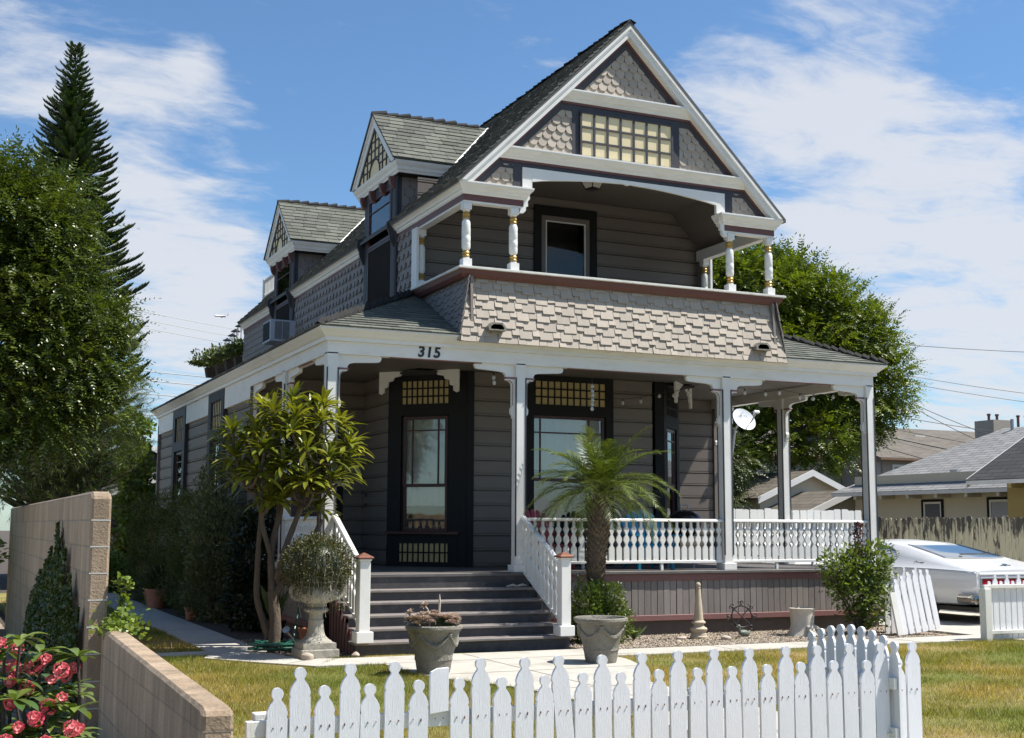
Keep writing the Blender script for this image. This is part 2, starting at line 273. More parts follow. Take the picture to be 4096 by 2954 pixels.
def block_mat():
    m, nt, b = new_mat('block_wall'); t = N(nt, 'ShaderNodeTexCoord')
    # object axes: x along thickness, y along the wall, z up
    mp = N(nt, 'ShaderNodeCombineXYZ'); sp = N(nt, 'ShaderNodeSeparateXYZ'); L(nt, t.outputs['Object'], sp.inputs[0])
    L(nt, sp.outputs[1], mp.inputs[0]); L(nt, sp.outputs[2], mp.inputs[1])
    br = N(nt, 'ShaderNodeTexBrick', inp={'Color1': (0.32, 0.235, 0.155, 1), 'Color2': (0.39, 0.29, 0.195, 1), 'Mortar': (0.27, 0.215, 0.155, 1), 'Scale': 1.0, 'Mortar Size': 0.006, 'Mortar Smooth': 0.2, 'Brick Width': 0.37, 'Row Height': 0.198})
    L(nt, mp.outputs[0], br.inputs['Vector'])
    n = N(nt, 'ShaderNodeTexNoise', inp={'Scale': 60, 'Detail': 4}); L(nt, t.outputs['Object'], n.inputs['Vector'])
    n2_ = N(nt, 'ShaderNodeTexNoise', inp={'Scale': 2.2, 'Detail': 7, 'Roughness': 0.7})
    mp2 = N(nt, 'ShaderNodeMapping', inp={'Scale': (2, 3.2, 0.5)}); L(nt, t.outputs['Object'], mp2.inputs[0]); L(nt, mp2.outputs[0], n2_.inputs['Vector'])
    r = N(nt, 'ShaderNodeMapRange', inp={1: 0.35, 2: 0.75, 3: 0.62, 4: 1.32}); L(nt, n2_.outputs[0], r.inputs[0])
    s = mth(nt, 'MULTIPLY_ADD', n.outputs[0], 0.7, 0.65); s = mth(nt, 'MULTIPLY', s, r.outputs[0])
    v = N(nt, 'ShaderNodeVectorMath', operation='SCALE'); L(nt, br.outputs[0], v.inputs[0]); L(nt, s, v.inputs['Scale'])
    L(nt, v.outputs[0], b.inputs['Base Color']); b.inputs['Roughness'].default_value = 0.95
    h = mth(nt, 'MULTIPLY_ADD', br.outputs['Fac'], -1.2, n.outputs[0]); bump_from(nt, b, h, 0.7, 0.008)
block_mat()
def far_roof(name, c1, c2, sx, sy):
    m, nt, b = new_mat(name); t = N(nt, 'ShaderNodeTexCoord')
    br = N(nt, 'ShaderNodeTexBrick', inp={'Color1': (*c1, 1), 'Color2': (*c2, 1), 'Mortar': (c1[0]*.5, c1[1]*.5, c1[2]*.5, 1), 'Scale': 1.0, 'Mortar Size': 0.02, 'Mortar Smooth': 0.4, 'Brick Width': sx, 'Row Height': sy, 'Bias': 0.0})
    L(nt, t.outputs['UV'], br.inputs['Vector']); n = N(nt, 'ShaderNodeTexNoise', inp={'Scale': 3, 'Detail': 6}); L(nt, t.outputs['UV'], n.inputs['Vector'])
    s = mth(nt, 'MULTIPLY_ADD', n.outputs[0], 0.6, 0.7)
    v = N(nt, 'ShaderNodeVectorMath', operation='SCALE'); L(nt, br.outputs[0], v.inputs[0]); L(nt, s, v.inputs['Scale'])
    L(nt, v.outputs[0], b.inputs['Base Color']); b.inputs['Roughness'].default_value = 0.9
far_roof('grey_far_roof', (0.20, 0.20, 0.20), (0.27, 0.27, 0.265), 0.5, 0.17)
far_roof('brown_far_roof', (0.105, 0.090, 0.070), (0.155, 0.132, 0.105), 0.7, 0.26)
far_roof('black_far_roof', (0.032, 0.031, 0.032), (0.055, 0.053, 0.054), 0.5, 0.17)
# ---------------------------------------------------------------- geometry helpers
class MB:
    """collects faces and links them as ONE mesh object"""
    def __init__(s): s.v = []; s.f = []; s.uv = None
    def add(s, vs, fs):
        o = len(s.v); s.v.extend([tuple(map(float, p)) for p in vs]); s.f.extend([tuple(o+i for i in q) for q in fs]); return s
    def box(s, x0, x1, y0, y1, z0, z1):
        vs = [(x0,y0,z0),(x1,y0,z0),(x1,y1,z0),(x0,y1,z0),(x0,y0,z1),(x1,y0,z1),(x1,y1,z1),(x0,y1,z1)]
        return s.add(vs, [(0,3,2,1),(4,5,6,7),(0,1,5,4),(1,2,6,5),(2,3,7,6),(3,0,4,7)])
    def ext(s, poly, O, U, V, T):
        """2D outline (u, v) placed at O + u U + v V and pushed along T"""
        O, U, V, T = Vector(O), Vector(U), Vector(V), Vector(T); n = len(poly)
        a = [O+U*p[0]+V*p[1] for p in poly]; b = [p+T for p in a]
        fs = [tuple(range(n)), tuple(range(2*n-1, n-1, -1))] + [(i, n+i, n+(i+1) % n, (i+1) % n) for i in range(n)]
        return s.add(a+b, fs)
    def sweep(s, prof, path, closed=False, up=(0,0,1)):
        """profile (out, z) swept with mitres along a horizontal path; outwards is to the right of travel"""
        n = len(prof); P = [Vector(p) for p in path]; m = len(P); rows = []
        for i in range(m):
            d0 = (P[i]-P[i-1]) if (i > 0 or closed) else None; d1 = (P[(i+1) % m]-P[i]) if (i < m-1 or closed) else None
            if d0 is None: d0 = d1
            if d1 is None: d1 = d0
            d0 = Vector((d0.x, d0.y, 0)).normalized(); d1 = Vector((d1.x, d1.y, 0)).normalized()
            a = Vector((d0.y, -d0.x, 0)); b = Vector((d1.y, -d1.x, 0)); c = (a+b); c = c/(c.dot(a)) if c.length > 1e-6 else a
            rows.append([P[i]+c*o+Vector((0,0,z)) for o, z in prof])
        vs = [p for r in rows for p in r]; fs = []
        for i in range(m if closed else m-1):
            j = (i+1) % m
            for k in range(n): l = (k+1) % n; fs.append((i*n+k, j*n+k, j*n+l, i*n+l))
        if not closed: fs += [tuple(range(n)), tuple((m-1)*n+k for k in range(n-1, -1, -1))]
        return s.add(vs, fs)
    def tube(s, path, rad, n=8, cap=True):
        P = [Vector(p) for p in path]; m = len(P)
        if isinstance(rad, (int, float)): rad = [rad]*m
        vs = []; ref = None
        for i in range(m):
            t = (P[min(i+1, m-1)]-P[max(i-1, 0)]).normalized()
            if ref is None: ref = t.orthogonal().normalized()
            ref = (ref-t*ref.dot(t)); ref = ref.normalized() if ref.length > 1e-6 else t.orthogonal().normalized()
            b = t.cross(ref)
            for k in range(n):
                a = 2*math.pi*k/n; vs.append(P[i]+(ref*math.cos(a)+b*math.sin(a))*rad[i])
        fs = [(i*n+k, i*n+(k+1) % n, (i+1)*n+(k+1) % n, (i+1)*n+k) for i in range(m-1) for k in range(n)]
        if cap: fs += [tuple(range(n-1, -1, -1)), tuple((m-1)*n+k for k in range(n))]
        return s.add(vs, fs)
    def lathe(s, prof, c, n=16, ax=(0,0,1)):
        """prof: list of (radius, height)"""
        c = Vector(c); az = Vector(ax).normalized(); a1 = Vector((1,0,0)) if abs(az.x) < .9 else Vector((0,1,0)); a1 = (a1-az*a1.dot(az)).normalized(); a2 = az.cross(a1)
        vs = []; m = len(prof)
        for r, h in prof:
            for k in range(n): a = 2*math.pi*k/n; vs.append(c+az*h+(a1*math.cos(a)+a2*math.sin(a))*r)
        fs = [(i*n+k, i*n+(k+1) % n, (i+1)*n+(k+1) % n, (i+1)*n+k) for i in range(m-1) for k in range(n)]
        if prof[0][0] > 1e-5: fs.append(tuple(range(n-1, -1, -1)))
        if prof[-1][0] > 1e-5: fs.append(tuple((m-1)*n+k for k in range(n)))
        return s.add(vs, fs)
    def sqlathe(s, prof, c, rot=0.0):
        """square-section turning: prof (half width, height)"""
        c = Vector(c); vs = []
        for r, h in prof:
            for sx, sy in ((-1,-1),(1,-1),(1,1),(-1,1)):
                x, y = sx*r, sy*r; vs.append(c+Vector((x*math.cos(rot)-y*math.sin(rot), x*math.sin(rot)+y*math.cos(rot), h)))
        m = len(prof); fs = [(i*4+k, i*4+(k+1) % 4, (i+1)*4+(k+1) % 4, (i+1)*4+k) for i in range(m-1) for k in range(4)]
        fs += [(3,2,1,0), tuple((m-1)*4+k for k in range(4))]
        return s.add(vs, fs)
    def build(s, name, mat, parent=None, smooth=False, loc=None, bevel=0.0):
        me = bpy.data.meshes.new(name); 
        v = s.v
        if loc is not None: v = [(p[0]-loc[0], p[1]-loc[1], p[2]-loc[2]) for p in v]
        me.from_pydata(v, [], s.f); me.validate(); 
        bm = bmesh.new(); bm.from_mesh(me); bmesh.ops.recalc_face_normals(bm, faces=bm.faces); bm.to_mesh(me); bm.free()
        me.materials.append(M[mat] if isinstance(mat, str) else mat)
        if smooth: me.polygons.foreach_set('use_smooth', [True]*len(me.polygons))
        o = bpy.data.objects.new(name, me); sc.collection.objects.link(o)
        if loc is not None: o.location = loc
        if parent is not None: o.parent = parent
        if smooth: 
            try: me.set_sharp_from_angle(angle=R_(38))
            except Exception: pass
        if bevel:
            b = o.modifiers.new('bevel', 'BEVEL'); b.width = bevel; b.segments = 1; b.limit_method = 'ANGLE'; b.angle_limit = R_(40)
        return o
def tag(o, label=None, cat=None, group=None, kind=None):
    for k, v in (('label', label), ('category', cat), ('group', group), ('kind', kind)):
        if v: o[k] = v
    return o
def thing(name, label, cat, loc=(0,0,0), rz=0.0, group=None):
    o = bpy.data.objects.new(name, None); sc.collection.objects.link(o); o.location = loc; o.rotation_euler = (0,0,rz); o.empty_display_size = .1
    return tag(o, label, cat, group)
def dup(o, parent=None, loc=None, rz=None):
    """a copy of a thing or part with copies of all below it"""
    c = o.copy(); sc.collection.objects.link(c); c.parent = parent
    if loc is not None: c.location = loc
    if rz is not None: c.rotation_euler = (0, 0, rz)
    for ch in list(o.children): dup(ch, c)
    return c
def clip2(poly, conv):
    """Sutherland-Hodgman against a convex counter-clockwise outline"""
    out = poly
    for i in range(len(conv)):
        a, b = conv[i], conv[(i+1) % len(conv)]; ex, ey = b[0]-a[0], b[1]-a[1]
        inp, out = out, []
        for j in range(len(inp)):
            p, q = inp[j], inp[(j+1) % len(inp)]
            dp = ex*(p[1]-a[1])-ey*(p[0]-a[0]); dq = ex*(q[1]-a[1])-ey*(q[0]-a[0])
            if dp >= 0: out.append(p)
            if (dp >= 0) != (dq >= 0):
                t = dp/(dp-dq); out.append((p[0]+t*(q[0]-p[0]), p[1]+t*(q[1]-p[1])))
        if not out: return []
    return out
def shingles(mb, O, U, V, poly, wid, expo, shape='rect', lift=0.014, jit=0.0, jrow=0.0, v0=None, u0=0.0, holes=(), stag=0.5):
    """rows of overlapping shingles on the plane O + u U + v V (V points up the slope); poly is a convex outline (ccw) in (u, v)"""
    O, U, V = Vector(O), Vector(U).normalized(), Vector(V).normalized(); Nn = U.cross(V)
    us = [p[0] for p in poly]; vs_ = [p[1] for p in poly]; vb = min(vs_) if v0 is None else v0
    rows = int((max(vs_)-vb)/expo)+2
    for r in range(rows):
        vv = vb+r*expo; u = min(us)-wid*(1.0 if r % 2 else 1.0-stag)+u0-(rnd.random()*wid if shape in ('roof', 'rand') else 0); k = 0
        while u < max(us)+wid:
            w = wid*(1+rnd.uniform(-jit, jit)); drop = 0.0
            if shape == 'stag': 
                w = wid*(1.25 if k % 2 else .72)*(1+rnd.uniform(-jit, jit)); drop = expo*(.34 if k % 2 else 0.0)
            g = 0.003; h = expo*1.25; vb_ = vv-drop+rnd.uniform(-jrow, jrow)*expo; a, b = u+g, u+w-g
            if shape == 'fish':
                rr = (b-a)/2; cx = (a+b)/2; pts = [(cx+rr*math.cos(math.pi+math.pi*i/8), vb_+min(rr, expo*.9)*(1+math.sin(math.pi+math.pi*i/8))) for i in range(9)]+[(b, vv+h), (a, vv+h)]
            elif shape == 'hex':
                q = (b-a)*.30; pts = [(a, vb_+q*1.1), (a+q, vb_), (b-q, vb_), (b, vb_+q*1.1), (b, vv+h), (a, vv+h)]
            elif shape == 'wave':
                q = expo*.48; pts = [(a, vb_+q), (a+(b-a)*.30, vb_+q), (a+(b-a)*.55, vb_), (b, vb_), (b, vv+h), (a, vv+h)]
            else:
                sl = rnd.uniform(-.02, .02)*expo if shape != 'rect' else 0
                pts = [(a, vb_+sl), (b, vb_-sl), (b, vv+h), (a, vv+h)]
            u += w; k += 1
            if any(h0 < (a+b)/2 < h1 and h2 < vv+expo*.5 < h3 for h0, h1, h2, h3 in holes): continue
            pts = clip2(pts, poly)
            if len(pts) < 3: continue
            lf = lift*(1+rnd.uniform(-.15, .35)); n = len(pts)
            f = [O+U*p[0]+V*p[1]+Nn*(0.004+max(0.0, lf*(1-(p[1]-(vv-drop))/(h+drop)))) for p in pts]; bk = [O+U*p[0]+V*p[1]-Nn*.002 for p in pts]
            mb.add(f+bk, [tuple(range(n))]+[(i, n+i, n+(i+1) % n, (i+1) % n) for i in range(n)])
    return mb
def siding(mb, A, B, z0, z1, pitch=0.235, base=0.92, holes=()):
    """grooved horizontal boards on the wall from A to B (outside is to the right of A->B); holes are (u0, u1, z0, z1)"""
    A = Vector((*A[:2], 0)); B = Vector((*B[:2], 0)); d = B-A; Ln = d.length; d.normalize(); n = Vector((d.y, -d.x, 0))
    ub = sorted({0.0, Ln, *[min(max(h[0], 0), Ln) for h in holes], *[min(max(h[1], 0), Ln) for h in holes]})
    prof = []
    k = math.floor((z0-base)/pitch)-1
    while base+k*pitch < z1+pitch:
        z = base+k*pitch; prof += [(z, -.032), (z+.015, -.030), (z+.024, 0), (z+.042, 0), (z+.044, -.014), (z+.052, -.014), (z+.055, 0), (z+pitch-.001, .006)]; k += 1
    def off(z):
        for (za, oa), (zb, ob) in zip(prof, prof[1:]):
            if za <= z <= zb: return oa+(ob-oa)*(z-za)/max(zb-za, 1e-6)
        return 0
    for ua, ubb in zip(ub, ub[1:]):
        if ubb-ua < 1e-4: continue
        um = (ua+ubb)/2; zs = sorted([(h[2], h[3]) for h in holes if h[0] < um < h[1]]); cur = z0; iv = []
        for a, b in zs:
            if a > cur: iv.append((cur, min(a, z1)))
            cur = max(cur, b)
        if cur < z1: iv.append((cur, z1))
        for a, b in iv:
            pz = [(a, off(a))]+[p for p in prof if a < p[0] < b]+[(b, off(b))]
            vs = [A+d*u+n*o+Vector((0,0,z)) for z, o in pz for u in (ua, ubb)]
            mb.add(vs, [(2*i, 2*i+1, 2*i+3, 2*i+2) for i in range(len(pz)-1)])
    return mb
def fast_mesh(name, verts, faces, mat, parent=None, smooth=False):
    """faces: (m, k) array of equal-sided faces"""
    me = bpy.data.meshes.new(name); verts = np.asarray(verts, np.float32).reshape(-1, 3); faces = np.asarray(faces, np.int32); m, k = faces.shape
    me.vertices.add(len(verts)); me.vertices.foreach_set('co', verts.ravel()); me.loops.add(m*k); me.loops.foreach_set('vertex_index', faces.ravel())
    me.polygons.add(m); me.polygons.foreach_set('loop_start', np.arange(0, m*k, k, dtype=np.int32)); me.polygons.foreach_set('loop_total', np.full(m, k, np.int32))
    if smooth: me.polygons.foreach_set('use_smooth', np.ones(m, bool))
    me.update(calc_edges=True); me.validate(); me.materials.append(M[mat]); o = bpy.data.objects.new(name, me); sc.collection.objects.link(o)
    if parent is not None: o.parent = parent
    return o
def unit(a): return a/np.maximum(np.linalg.norm(a, axis=-1, keepdims=True), 1e-9)
def leaves(name, mat, pos, dirs, size, aspect=0.45, nrm=None, fold=0.18, curl=0.15, parent=None, shape='leaf', jitter=0.0):
    """one mesh of many blades: pos/dirs (n,3), size scalar or (n,)"""
    pos = np.asarray(pos, float); n = len(pos); d = unit(np.asarray(dirs, float)+nrg.normal(0, jitter, (n, 3)) if jitter else np.asarray(dirs, float))
    if nrm is None: nrm = nrg.normal(0, .55, (n, 3))+np.array([0, 0, 1.0])
    sd_ = unit(np.cross(d, nrm)); up = unit(np.cross(sd_, d)); size = np.broadcast_to(np.asarray(size, float), (n,))[:, None]; w = size*aspect*.5
    if shape == 'leaf':
        T = [(0, 0, 0), (.35, 1, fold), (.35, -1, fold), (.75, .72, fold*.6-curl*.5), (.75, -.72, fold*.6-curl*.5), (1, 0, -curl), (.42, 0, 0), ]
        F = [(0, 2, 6), (0, 6, 1), (6, 2, 4), (6, 4, 5), (1, 6, 5), (1, 5, 3)]
    elif shape == 'quad':
        T = [(0, .55, 0), (0, -.55, 0), (.6, -1, 0), (.6, 1, 0), (1, 0, -curl)]; F = [(0, 1, 2), (0, 2, 3), (3, 2, 4)]
    else:
        T = [(0, .5, 0), (0, -.5, 0), (1, 0, -curl)]; F = [(0, 1, 2)]
    k = len(T); V = np.empty((n, k, 3))
    for i, (a, b, c) in enumerate(T): V[:, i] = pos+d*size*a+sd_*w*b+up*size*c*(.5 if shape == 'leaf' else 1)
    Fa = (np.arange(n)[:, None, None]*k+np.array(F)[None]).reshape(-1, 3)
    return fast_mesh(name, V.reshape(-1, 3), Fa, mat, parent)
def rand_dir(n): return unit(nrg.normal(0, 1, (n, 3)))
def lawn_z(x, y): return 0.0
# ================================================================ THE HOUSE
XL, XR, YF = -0.18, 8.93, -0.20        # outer faces of the porch posts
CXm = 4.375
ZD = 0.92                              # deck
house = thing('victorian_house', 'two storey grey brown victorian house with white trim, steep front gable and wraparound porch', 'house', (0, 0, 0))
def prt(mb, name, mat, parent=None, **k): return mb.build(name, mat, parent or house, **k)

# --- porch deck, skirt, foundation
m = MB(); m.box(XL-.07, XR+.07, YF-.07, 4.34, ZD-.045, ZD); prt(m, 'porch_deck', 'deck_paint', bevel=.006)
m = MB(); m.box(2.86, XR+.03, YF-.03, YF, ZD-.145, ZD-.047); m.box(2.86, XR+.03, YF-.045, YF-.002, .205, .285)
prt(m, 'skirt_band', 'faded_maroon', bevel=.004)
m = MB(); m.box(XL-.03, XL, YF-.0, 4.3, ZD-.145, ZD-.047); m.box(XL-.03, XL-.001, YF, 4.3, .205, .285); prt(m, 'skirt_band', 'faded_maroon', bevel=.004)
m = MB(); x = 2.90
while x < XR: m.box(x, x+.098, YF-.012+rnd.uniform(-.003, .003), YF+.01, .27, ZD-.13); x += .108
prt(m, 'skirt_slats', 'skirt_slat'); m = MB()
y = YF+.02
while y < 4.3: m.box(XL-.0, XL+.012, y, y+.098, .27, ZD-.13); y += .108
prt(m, 'skirt_slats', 'skirt_slat')
m = MB(); m.box(2.84, XR-.02, YF+.012, YF+.2, -.05, .88); m.box(XL+.014, XL+.2, YF+.2, 4.3, -.05, .88); m.box(XR-.2, XR-.02, YF+.2, 4.3, -.05, .88); prt(m, 'foundation', 'foundation')
# --- stairs
ZS = [.727, .584, .438, .293, .152]
m = MB(); r = MB()
for i, z in enumerate(ZS):
    yf = YF-.24*(i+1); x0, x1 = (-.12, 2.82) if i == 4 else (-.06, 2.76)
    m.box(x0, x1, yf-.035, yf+.245, z-.038, z)
    r.box(x0+.02, x1-.02, yf, yf+.02, (ZS[i+1] if i < 4 else -.02)-.0, z-.039)
r.box(-.04, 2.76, YF-.05, YF-.02, ZS[0], ZD-.046)
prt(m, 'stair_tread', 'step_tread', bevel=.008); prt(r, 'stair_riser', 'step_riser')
m = MB()
for xs in (-.075, 2.762):
    m = MB(); m.ext([(YF, 0), (YF-1.16, 0), (YF-1.16, .11)]+[q for i in range(4, -1, -1) for q in ((YF-.24*i-.0, ZS[i]-.04 if i == 4 else ZS[i]-.04),)]+[(YF, .8)], (xs, 0, 0), (0, 1, 0), (0, 0, 1), (.014, 0, 0)); prt(m, 'stair_side', 'skirt_slat')
m = MB()
for k in range(9): m.box(-.094, -.078, YF-.06-.125*k-.028, YF-.06-.125*k, 0, .80-.074*k)
prt(m, 'stair_side_band', 'faded_maroon')
# --- turned flat balusters
def bal_outline(h, w=.068):
    n = .0145; a = [(w*.22, 0), (w*.22, h*.13), (w*.5, h*.24), (w*.5, h*.30), (w*.24, h*.42), (w*.24, h*.45), (w*.5, h*.57), (w*.5, h*.63), (w*.26, h*.75), (w*.26, h*.77), (w*.42, h*.84), (w*.42, h)]
    a = [(w*.5, 0), (w*.5, h*.30), (w*.44, h*.34), (w*.22, h*.385), (w*.18, h*.41), (w*.22, h*.435), (w*.5, h*.51), (w*.5, h*.55), (w*.42, h*.60), (w*.20, h*.655), (w*.18, h*.675), (w*.22, h*.70), (w*.5, h*.79), (w*.5, h*.815), (w*.22, h*.865), (w*.20, h)]
    return a+[(-x, z) for x, z in reversed(a)]
BH = 0.565
mbb = MB(); mbb.ext(bal_outline(BH, .088), (0, -.014, 0), (1, 0, 0), (0, 0, 1), (0, .028, 0)); bal_me = mbb.build('baluster', 'white_paint'); bal_mesh = bal_me.data; bpy.data.objects.remove(bal_me)
def place_mesh(name, me, parent, loc, rz=0, scale=None, rot=None):
    o = bpy.data.objects.new(name, me); sc.collection.objects.link(o); o.parent = parent; o.location = loc; o.rotation_euler = rot or (0, 0, rz)
    if scale: o.scale = scale
    return o
def railing(A, B, z=ZD, feet=2, pitch=.1225, low=.105):
    A, B = Vector(A), Vector(B); d = B-A; n = d.length; d.normalize(); rz = math.atan2(d.y, d.x)
    m = MB(); m.ext([(-.045, 0), (.045, 0), (.045, .022), (.03, .045), (-.03, .045), (-.045, .022)], (0, 0, z+low+BH+.04), (0, 1, 0), (0, 0, 1), (n, 0, 0))
    m.box(0, n, -.028, .028, z+low, z+low+.04)
    for k in range(feet): x = n*(k+.9)/(feet+.8); m.box(x-.022, x+.022, -.02, .02, z, z+low)
    o = m.build('railing', 'white_paint', house, bevel=.005); o.location = (A.x, A.y, 0); o.rotation_euler = (0, 0, rz)
    c = max(1, int(n/pitch)); p = n/c
    for k in range(c): place_mesh('baluster', bal_mesh, o, (p*(k+.5), 0, z+low+.039))
    return o
# --- porch posts with chamfers, plinths and brackets
ZB = 3.825                              # underside of the porch beam
PX = [-.105, 2.645, 6.105, 8.855]; hw = .075
def post(x, y, base=True):
    m = MB(); m.box(x-hw, x+hw, y-hw, y+hw, ZD, ZB+.02)
    if base: m.box(x-hw-.035, x+hw+.035, y-hw-.035, y+hw+.035, ZD+.001, ZD+.10)
    o = prt(m, 'porch_post', 'white_paint', bevel=.004)
    c = MB()
    for sx in (-1, 1):
        for sy in (-1, 1):
            if sx > 0 and sy > 0: continue
            xx, yy = x+sx*hw, y+sy*hw; c.box(xx-.0085 if sx < 0 else xx-.009, xx+.009 if sx < 0 else xx+.0085, yy-.0085 if sy < 0 else yy-.009, yy+.009 if sy < 0 else yy+.0085, ZD+.22, 3.64)
    c.build('chamfer_strip', 'slate_paint', o)
    return o
def bracket(x, y, dx, dy):
    """flat sawn bracket springing from a post face towards (dx, dy)"""
    up = [(0, 0), (.60, 0), (.62, -.03), (.60, -.075), (.565, -.085), (.24, -.105), (.17, -.12), (.145, -.15), (.14, -.18), (.0, -.18)]
    lo = [(0, -.205), (.14, -.205), (.14, -.222), (.085, -.235), (.052, -.265), (.042, -.30), (.042, -.60), (.062, -.635), (.058, -.69), (.032, -.73), (.036, -.75), (.02, -.765), (0, -.77)]
    tp = [(0, -.18), (.155, -.18), (.162, -.192), (.155, -.205), (0, -.205)]
    trim = [(.134, -.223), (.080, -.236), (.048, -.266), (.037, -.30), (.037, -.58), (.029, -.58), (.029, -.30), (.042, -.255), (.076, -.226)]
    n = Vector((-dy, dx, 0)); O = Vector((x, y, ZB+.001)); U = (dx, dy, 0)
    m = MB(); m.ext(up, O-n*.028, U, (0,0,1), n*.056); m.ext(lo, O-n*.028, U, (0,0,1), n*.056); o = prt(m, 'bracket', 'white_paint')
    c = MB(); c.ext(tp, O-n*.036, U, (0,0,1), n*.072); c.ext(trim, O-n*.031, U, (0,0,1), n*.003); c.ext(trim, O+n*.028, U, (0,0,1), n*.003); c.build('bracket_trim', 'faded_maroon', o)
for i, x in enumerate(PX):
    post(x, YF+hw)
    if i > 0: bracket(x-hw, YF+hw, -1, 0)
    if i < 3: bracket(x+hw, YF+hw, 1, 0)
yc = YF+hw
bracket(PX[0], yc+hw, 0, 1); bracket(PX[3], yc+hw, 0, 1)
SPY = 2.13
for x in (PX[0], PX[3]):
    post(x, SPY); bracket(x, SPY-hw, 0, -1); bracket(x, SPY+hw, 0, 1); bracket(x, 4.3, 0, -1)
railing((PX[1]+hw, yc+.0, 0), (PX[2]-hw, yc, 0)); railing((PX[2]+hw, yc, 0), (PX[3]-hw, yc, 0))
railing((PX[0], 4.3, 0), (PX[0], SPY+hw, 0)); railing((PX[0], SPY-hw, 0), (PX[0], yc+hw, 0))
railing((PX[3], yc+hw, 0), (PX[3], SPY-hw, 0)); railing((PX[3], SPY+hw, 0), (PX[3], 4.3, 0))
# --- newel posts and stair rails
for xn in (-.03, 2.69):
    m = MB(); yn = -1.46; m.box(xn-.068, xn+.068, yn-.068, yn+.068, .153, 1.13); m.box(xn-.105, xn+.105, yn-.105, yn+.105, .1525, .285)
    m.box(xn-.080, xn+.080, yn-.080, yn+.080, 1.13, 1.155)
    o = prt(m, 'newel_post', 'white_paint', bevel=.006)
    c = MB(); c.sqlathe([(.098, 1.155), (.100, 1.17), (.085, 1.182), (.012, 1.225), (.0, 1.228)], (xn, yn, 0)); c.build('newel_cap', 'rusty_copper', o)
    y0, y1 = yn+.068, YF-.0; z0, z1 = 1.035, 1.66; sl_ = (z1-z0)/(y1-y0)
    m = MB(); n = MB()
    m.ext([(-.042, 0), (.042, 0), (.042, .02), (.028, .042), (-.028, .042), (-.042, .02)], (xn, y0, z0), (1, 0, 0), (0, 0, 1), (0, y1-y0, z1-z0))
    m.ext([(-.03, 0), (.03, 0), (.03, .035), (-.03, .035)], (xn, y0, z0-.72), (1, 0, 0), (0, 0, 1), (0, y1-y0, z1-z0))
    o = prt(m, 'stair_rail', 'white_paint')
    hb = .72-.036; pr = bal_outline(hb, .088)
    for k in range(10):
        yy = y0+(k+.55)*(y1-y0)/10.2; zz0 = z0-.72+.034+(yy-y0)*sl_
        b = MB(); b.ext(pr, (-.013, 0, 0), (0, 1, sl_), (0, 0, 1), (.026, 0, 0)); b.build('baluster', 'white_paint', o, loc=None).location = (xn, yy, zz0)

# --- porch beam, fascia and crown (front, left down to the back, right)
path = [(XL, 13.74, 0), (XL, YF, 0), (XR, YF, 0), (XR, 13.74, 0)]
m = MB(); m.sweep([(0, ZB), (0, 3.995), (.045, 3.995), (.045, 4.045), (.06, 4.05), (.075, 4.062), (.095, 4.085), (.130, 4.115), (.150, 4.135), (.160, 4.14), (.160, 4.165), (-.02, 4.165), (-.15, 4.165), (-.15, ZB)], [(XL, 4.319, 0), (XL, YF, 0), (XR, YF, 0), (XR, 13.74, 0)])
prt(m, 'porch_beam', 'white_trim')
m = MB()
for a, b in ((.7, 2.05), (3.4, 5.35), (6.85, 8.1)): m = MB(); m.box(a, b, YF+.02, YF+.05, ZB-.014, ZB-.001); prt(m, 'beam_trim', 'faded_maroon')
for a, b in ((.7, 1.4), (2.9, 3.5)): m = MB(); m.box(XL+.02, XL+.05, a, b, ZB-.014, ZB-.001); prt(m, 'beam_trim', 'faded_maroon')
m = MB(); m.box(XL+.15, XR-.15, YF+.15, 2.0, 3.985, 4.0); m.box(XL+.15, 1.9, 2.0, 4.3, 3.985, 4.0); m.box(6.9, XR-.15, 2.0, 4.3, 3.985, 4.0); prt(m, 'porch_ceiling', 'porch_ceiling')

# --- body walls of the lower floor
A0, A1, A2, A3 = (1.77, 4.3), (1.77, 2.96), (2.73, 2.0), (6.29, 2.0); A4 = (7.05, 2.76); A5 = (7.05, 4.3)
def dist(a, b): return math.hypot(a[0]-b[0], a[1]-b[1])
sw = MB(); ZT = 3.99
siding(sw, (XL, 4.3), (1.80, 4.3), ZD-.0, ZT); siding(sw, A0, A1, ZD, ZT)
dA = dist(A1, A2); dC = dist(A3, A4)
hA = (.17, dA-.17, 1.30+.12, 3.36); siding(sw, A1, A2, ZD, ZT, holes=[(.0, dA, ZD-.1, ZT+.1)])
BX0, BX1 = 3.68, 5.33; siding(sw, A2, A3, ZD, ZT, holes=[(BX0-A2[0], BX1-A2[0], ZD-.1, ZT+.1), (0, .12, ZD-.1, ZT+.1), (3.56-.2, 3.6, ZD-.1, ZT+.1)])
siding(sw, A3, A4, ZD, ZT, holes=[(0, dC, ZD-.1, ZT+.1)]); siding(sw, A4, A5, ZD, ZT); siding(sw, (7.03, 4.3), (8.87, 4.3), ZD, ZT)
siding(sw, (8.87, 4.3), (8.87, 13.7), 0, ZT, base=.92); siding(sw, (8.87, 13.7), (-.12, 13.7), 0, ZT)
W1 = (4.0-.0, 0)
WL = [(6.36, 7.77), (10.18, 11.67)]
hl = [(13.74-b, 13.74-a, ZD+.25, 3.99) for a, b in WL]
siding(sw, (-.12, 13.74), (-.12, 4.3), 0, ZT, holes=hl)
prt(sw, 'wall', 'siding')
for q_ in ((-.155, -.06, 4.29, 4.42, ZD, ZB), (XL, -.06, 13.66, 13.78, 0, ZB), (8.8, 8.90, 4.25, 4.38, ZD, ZB)): m = MB(); m.box(*q_); prt(m, 'corner_board', 'siding')
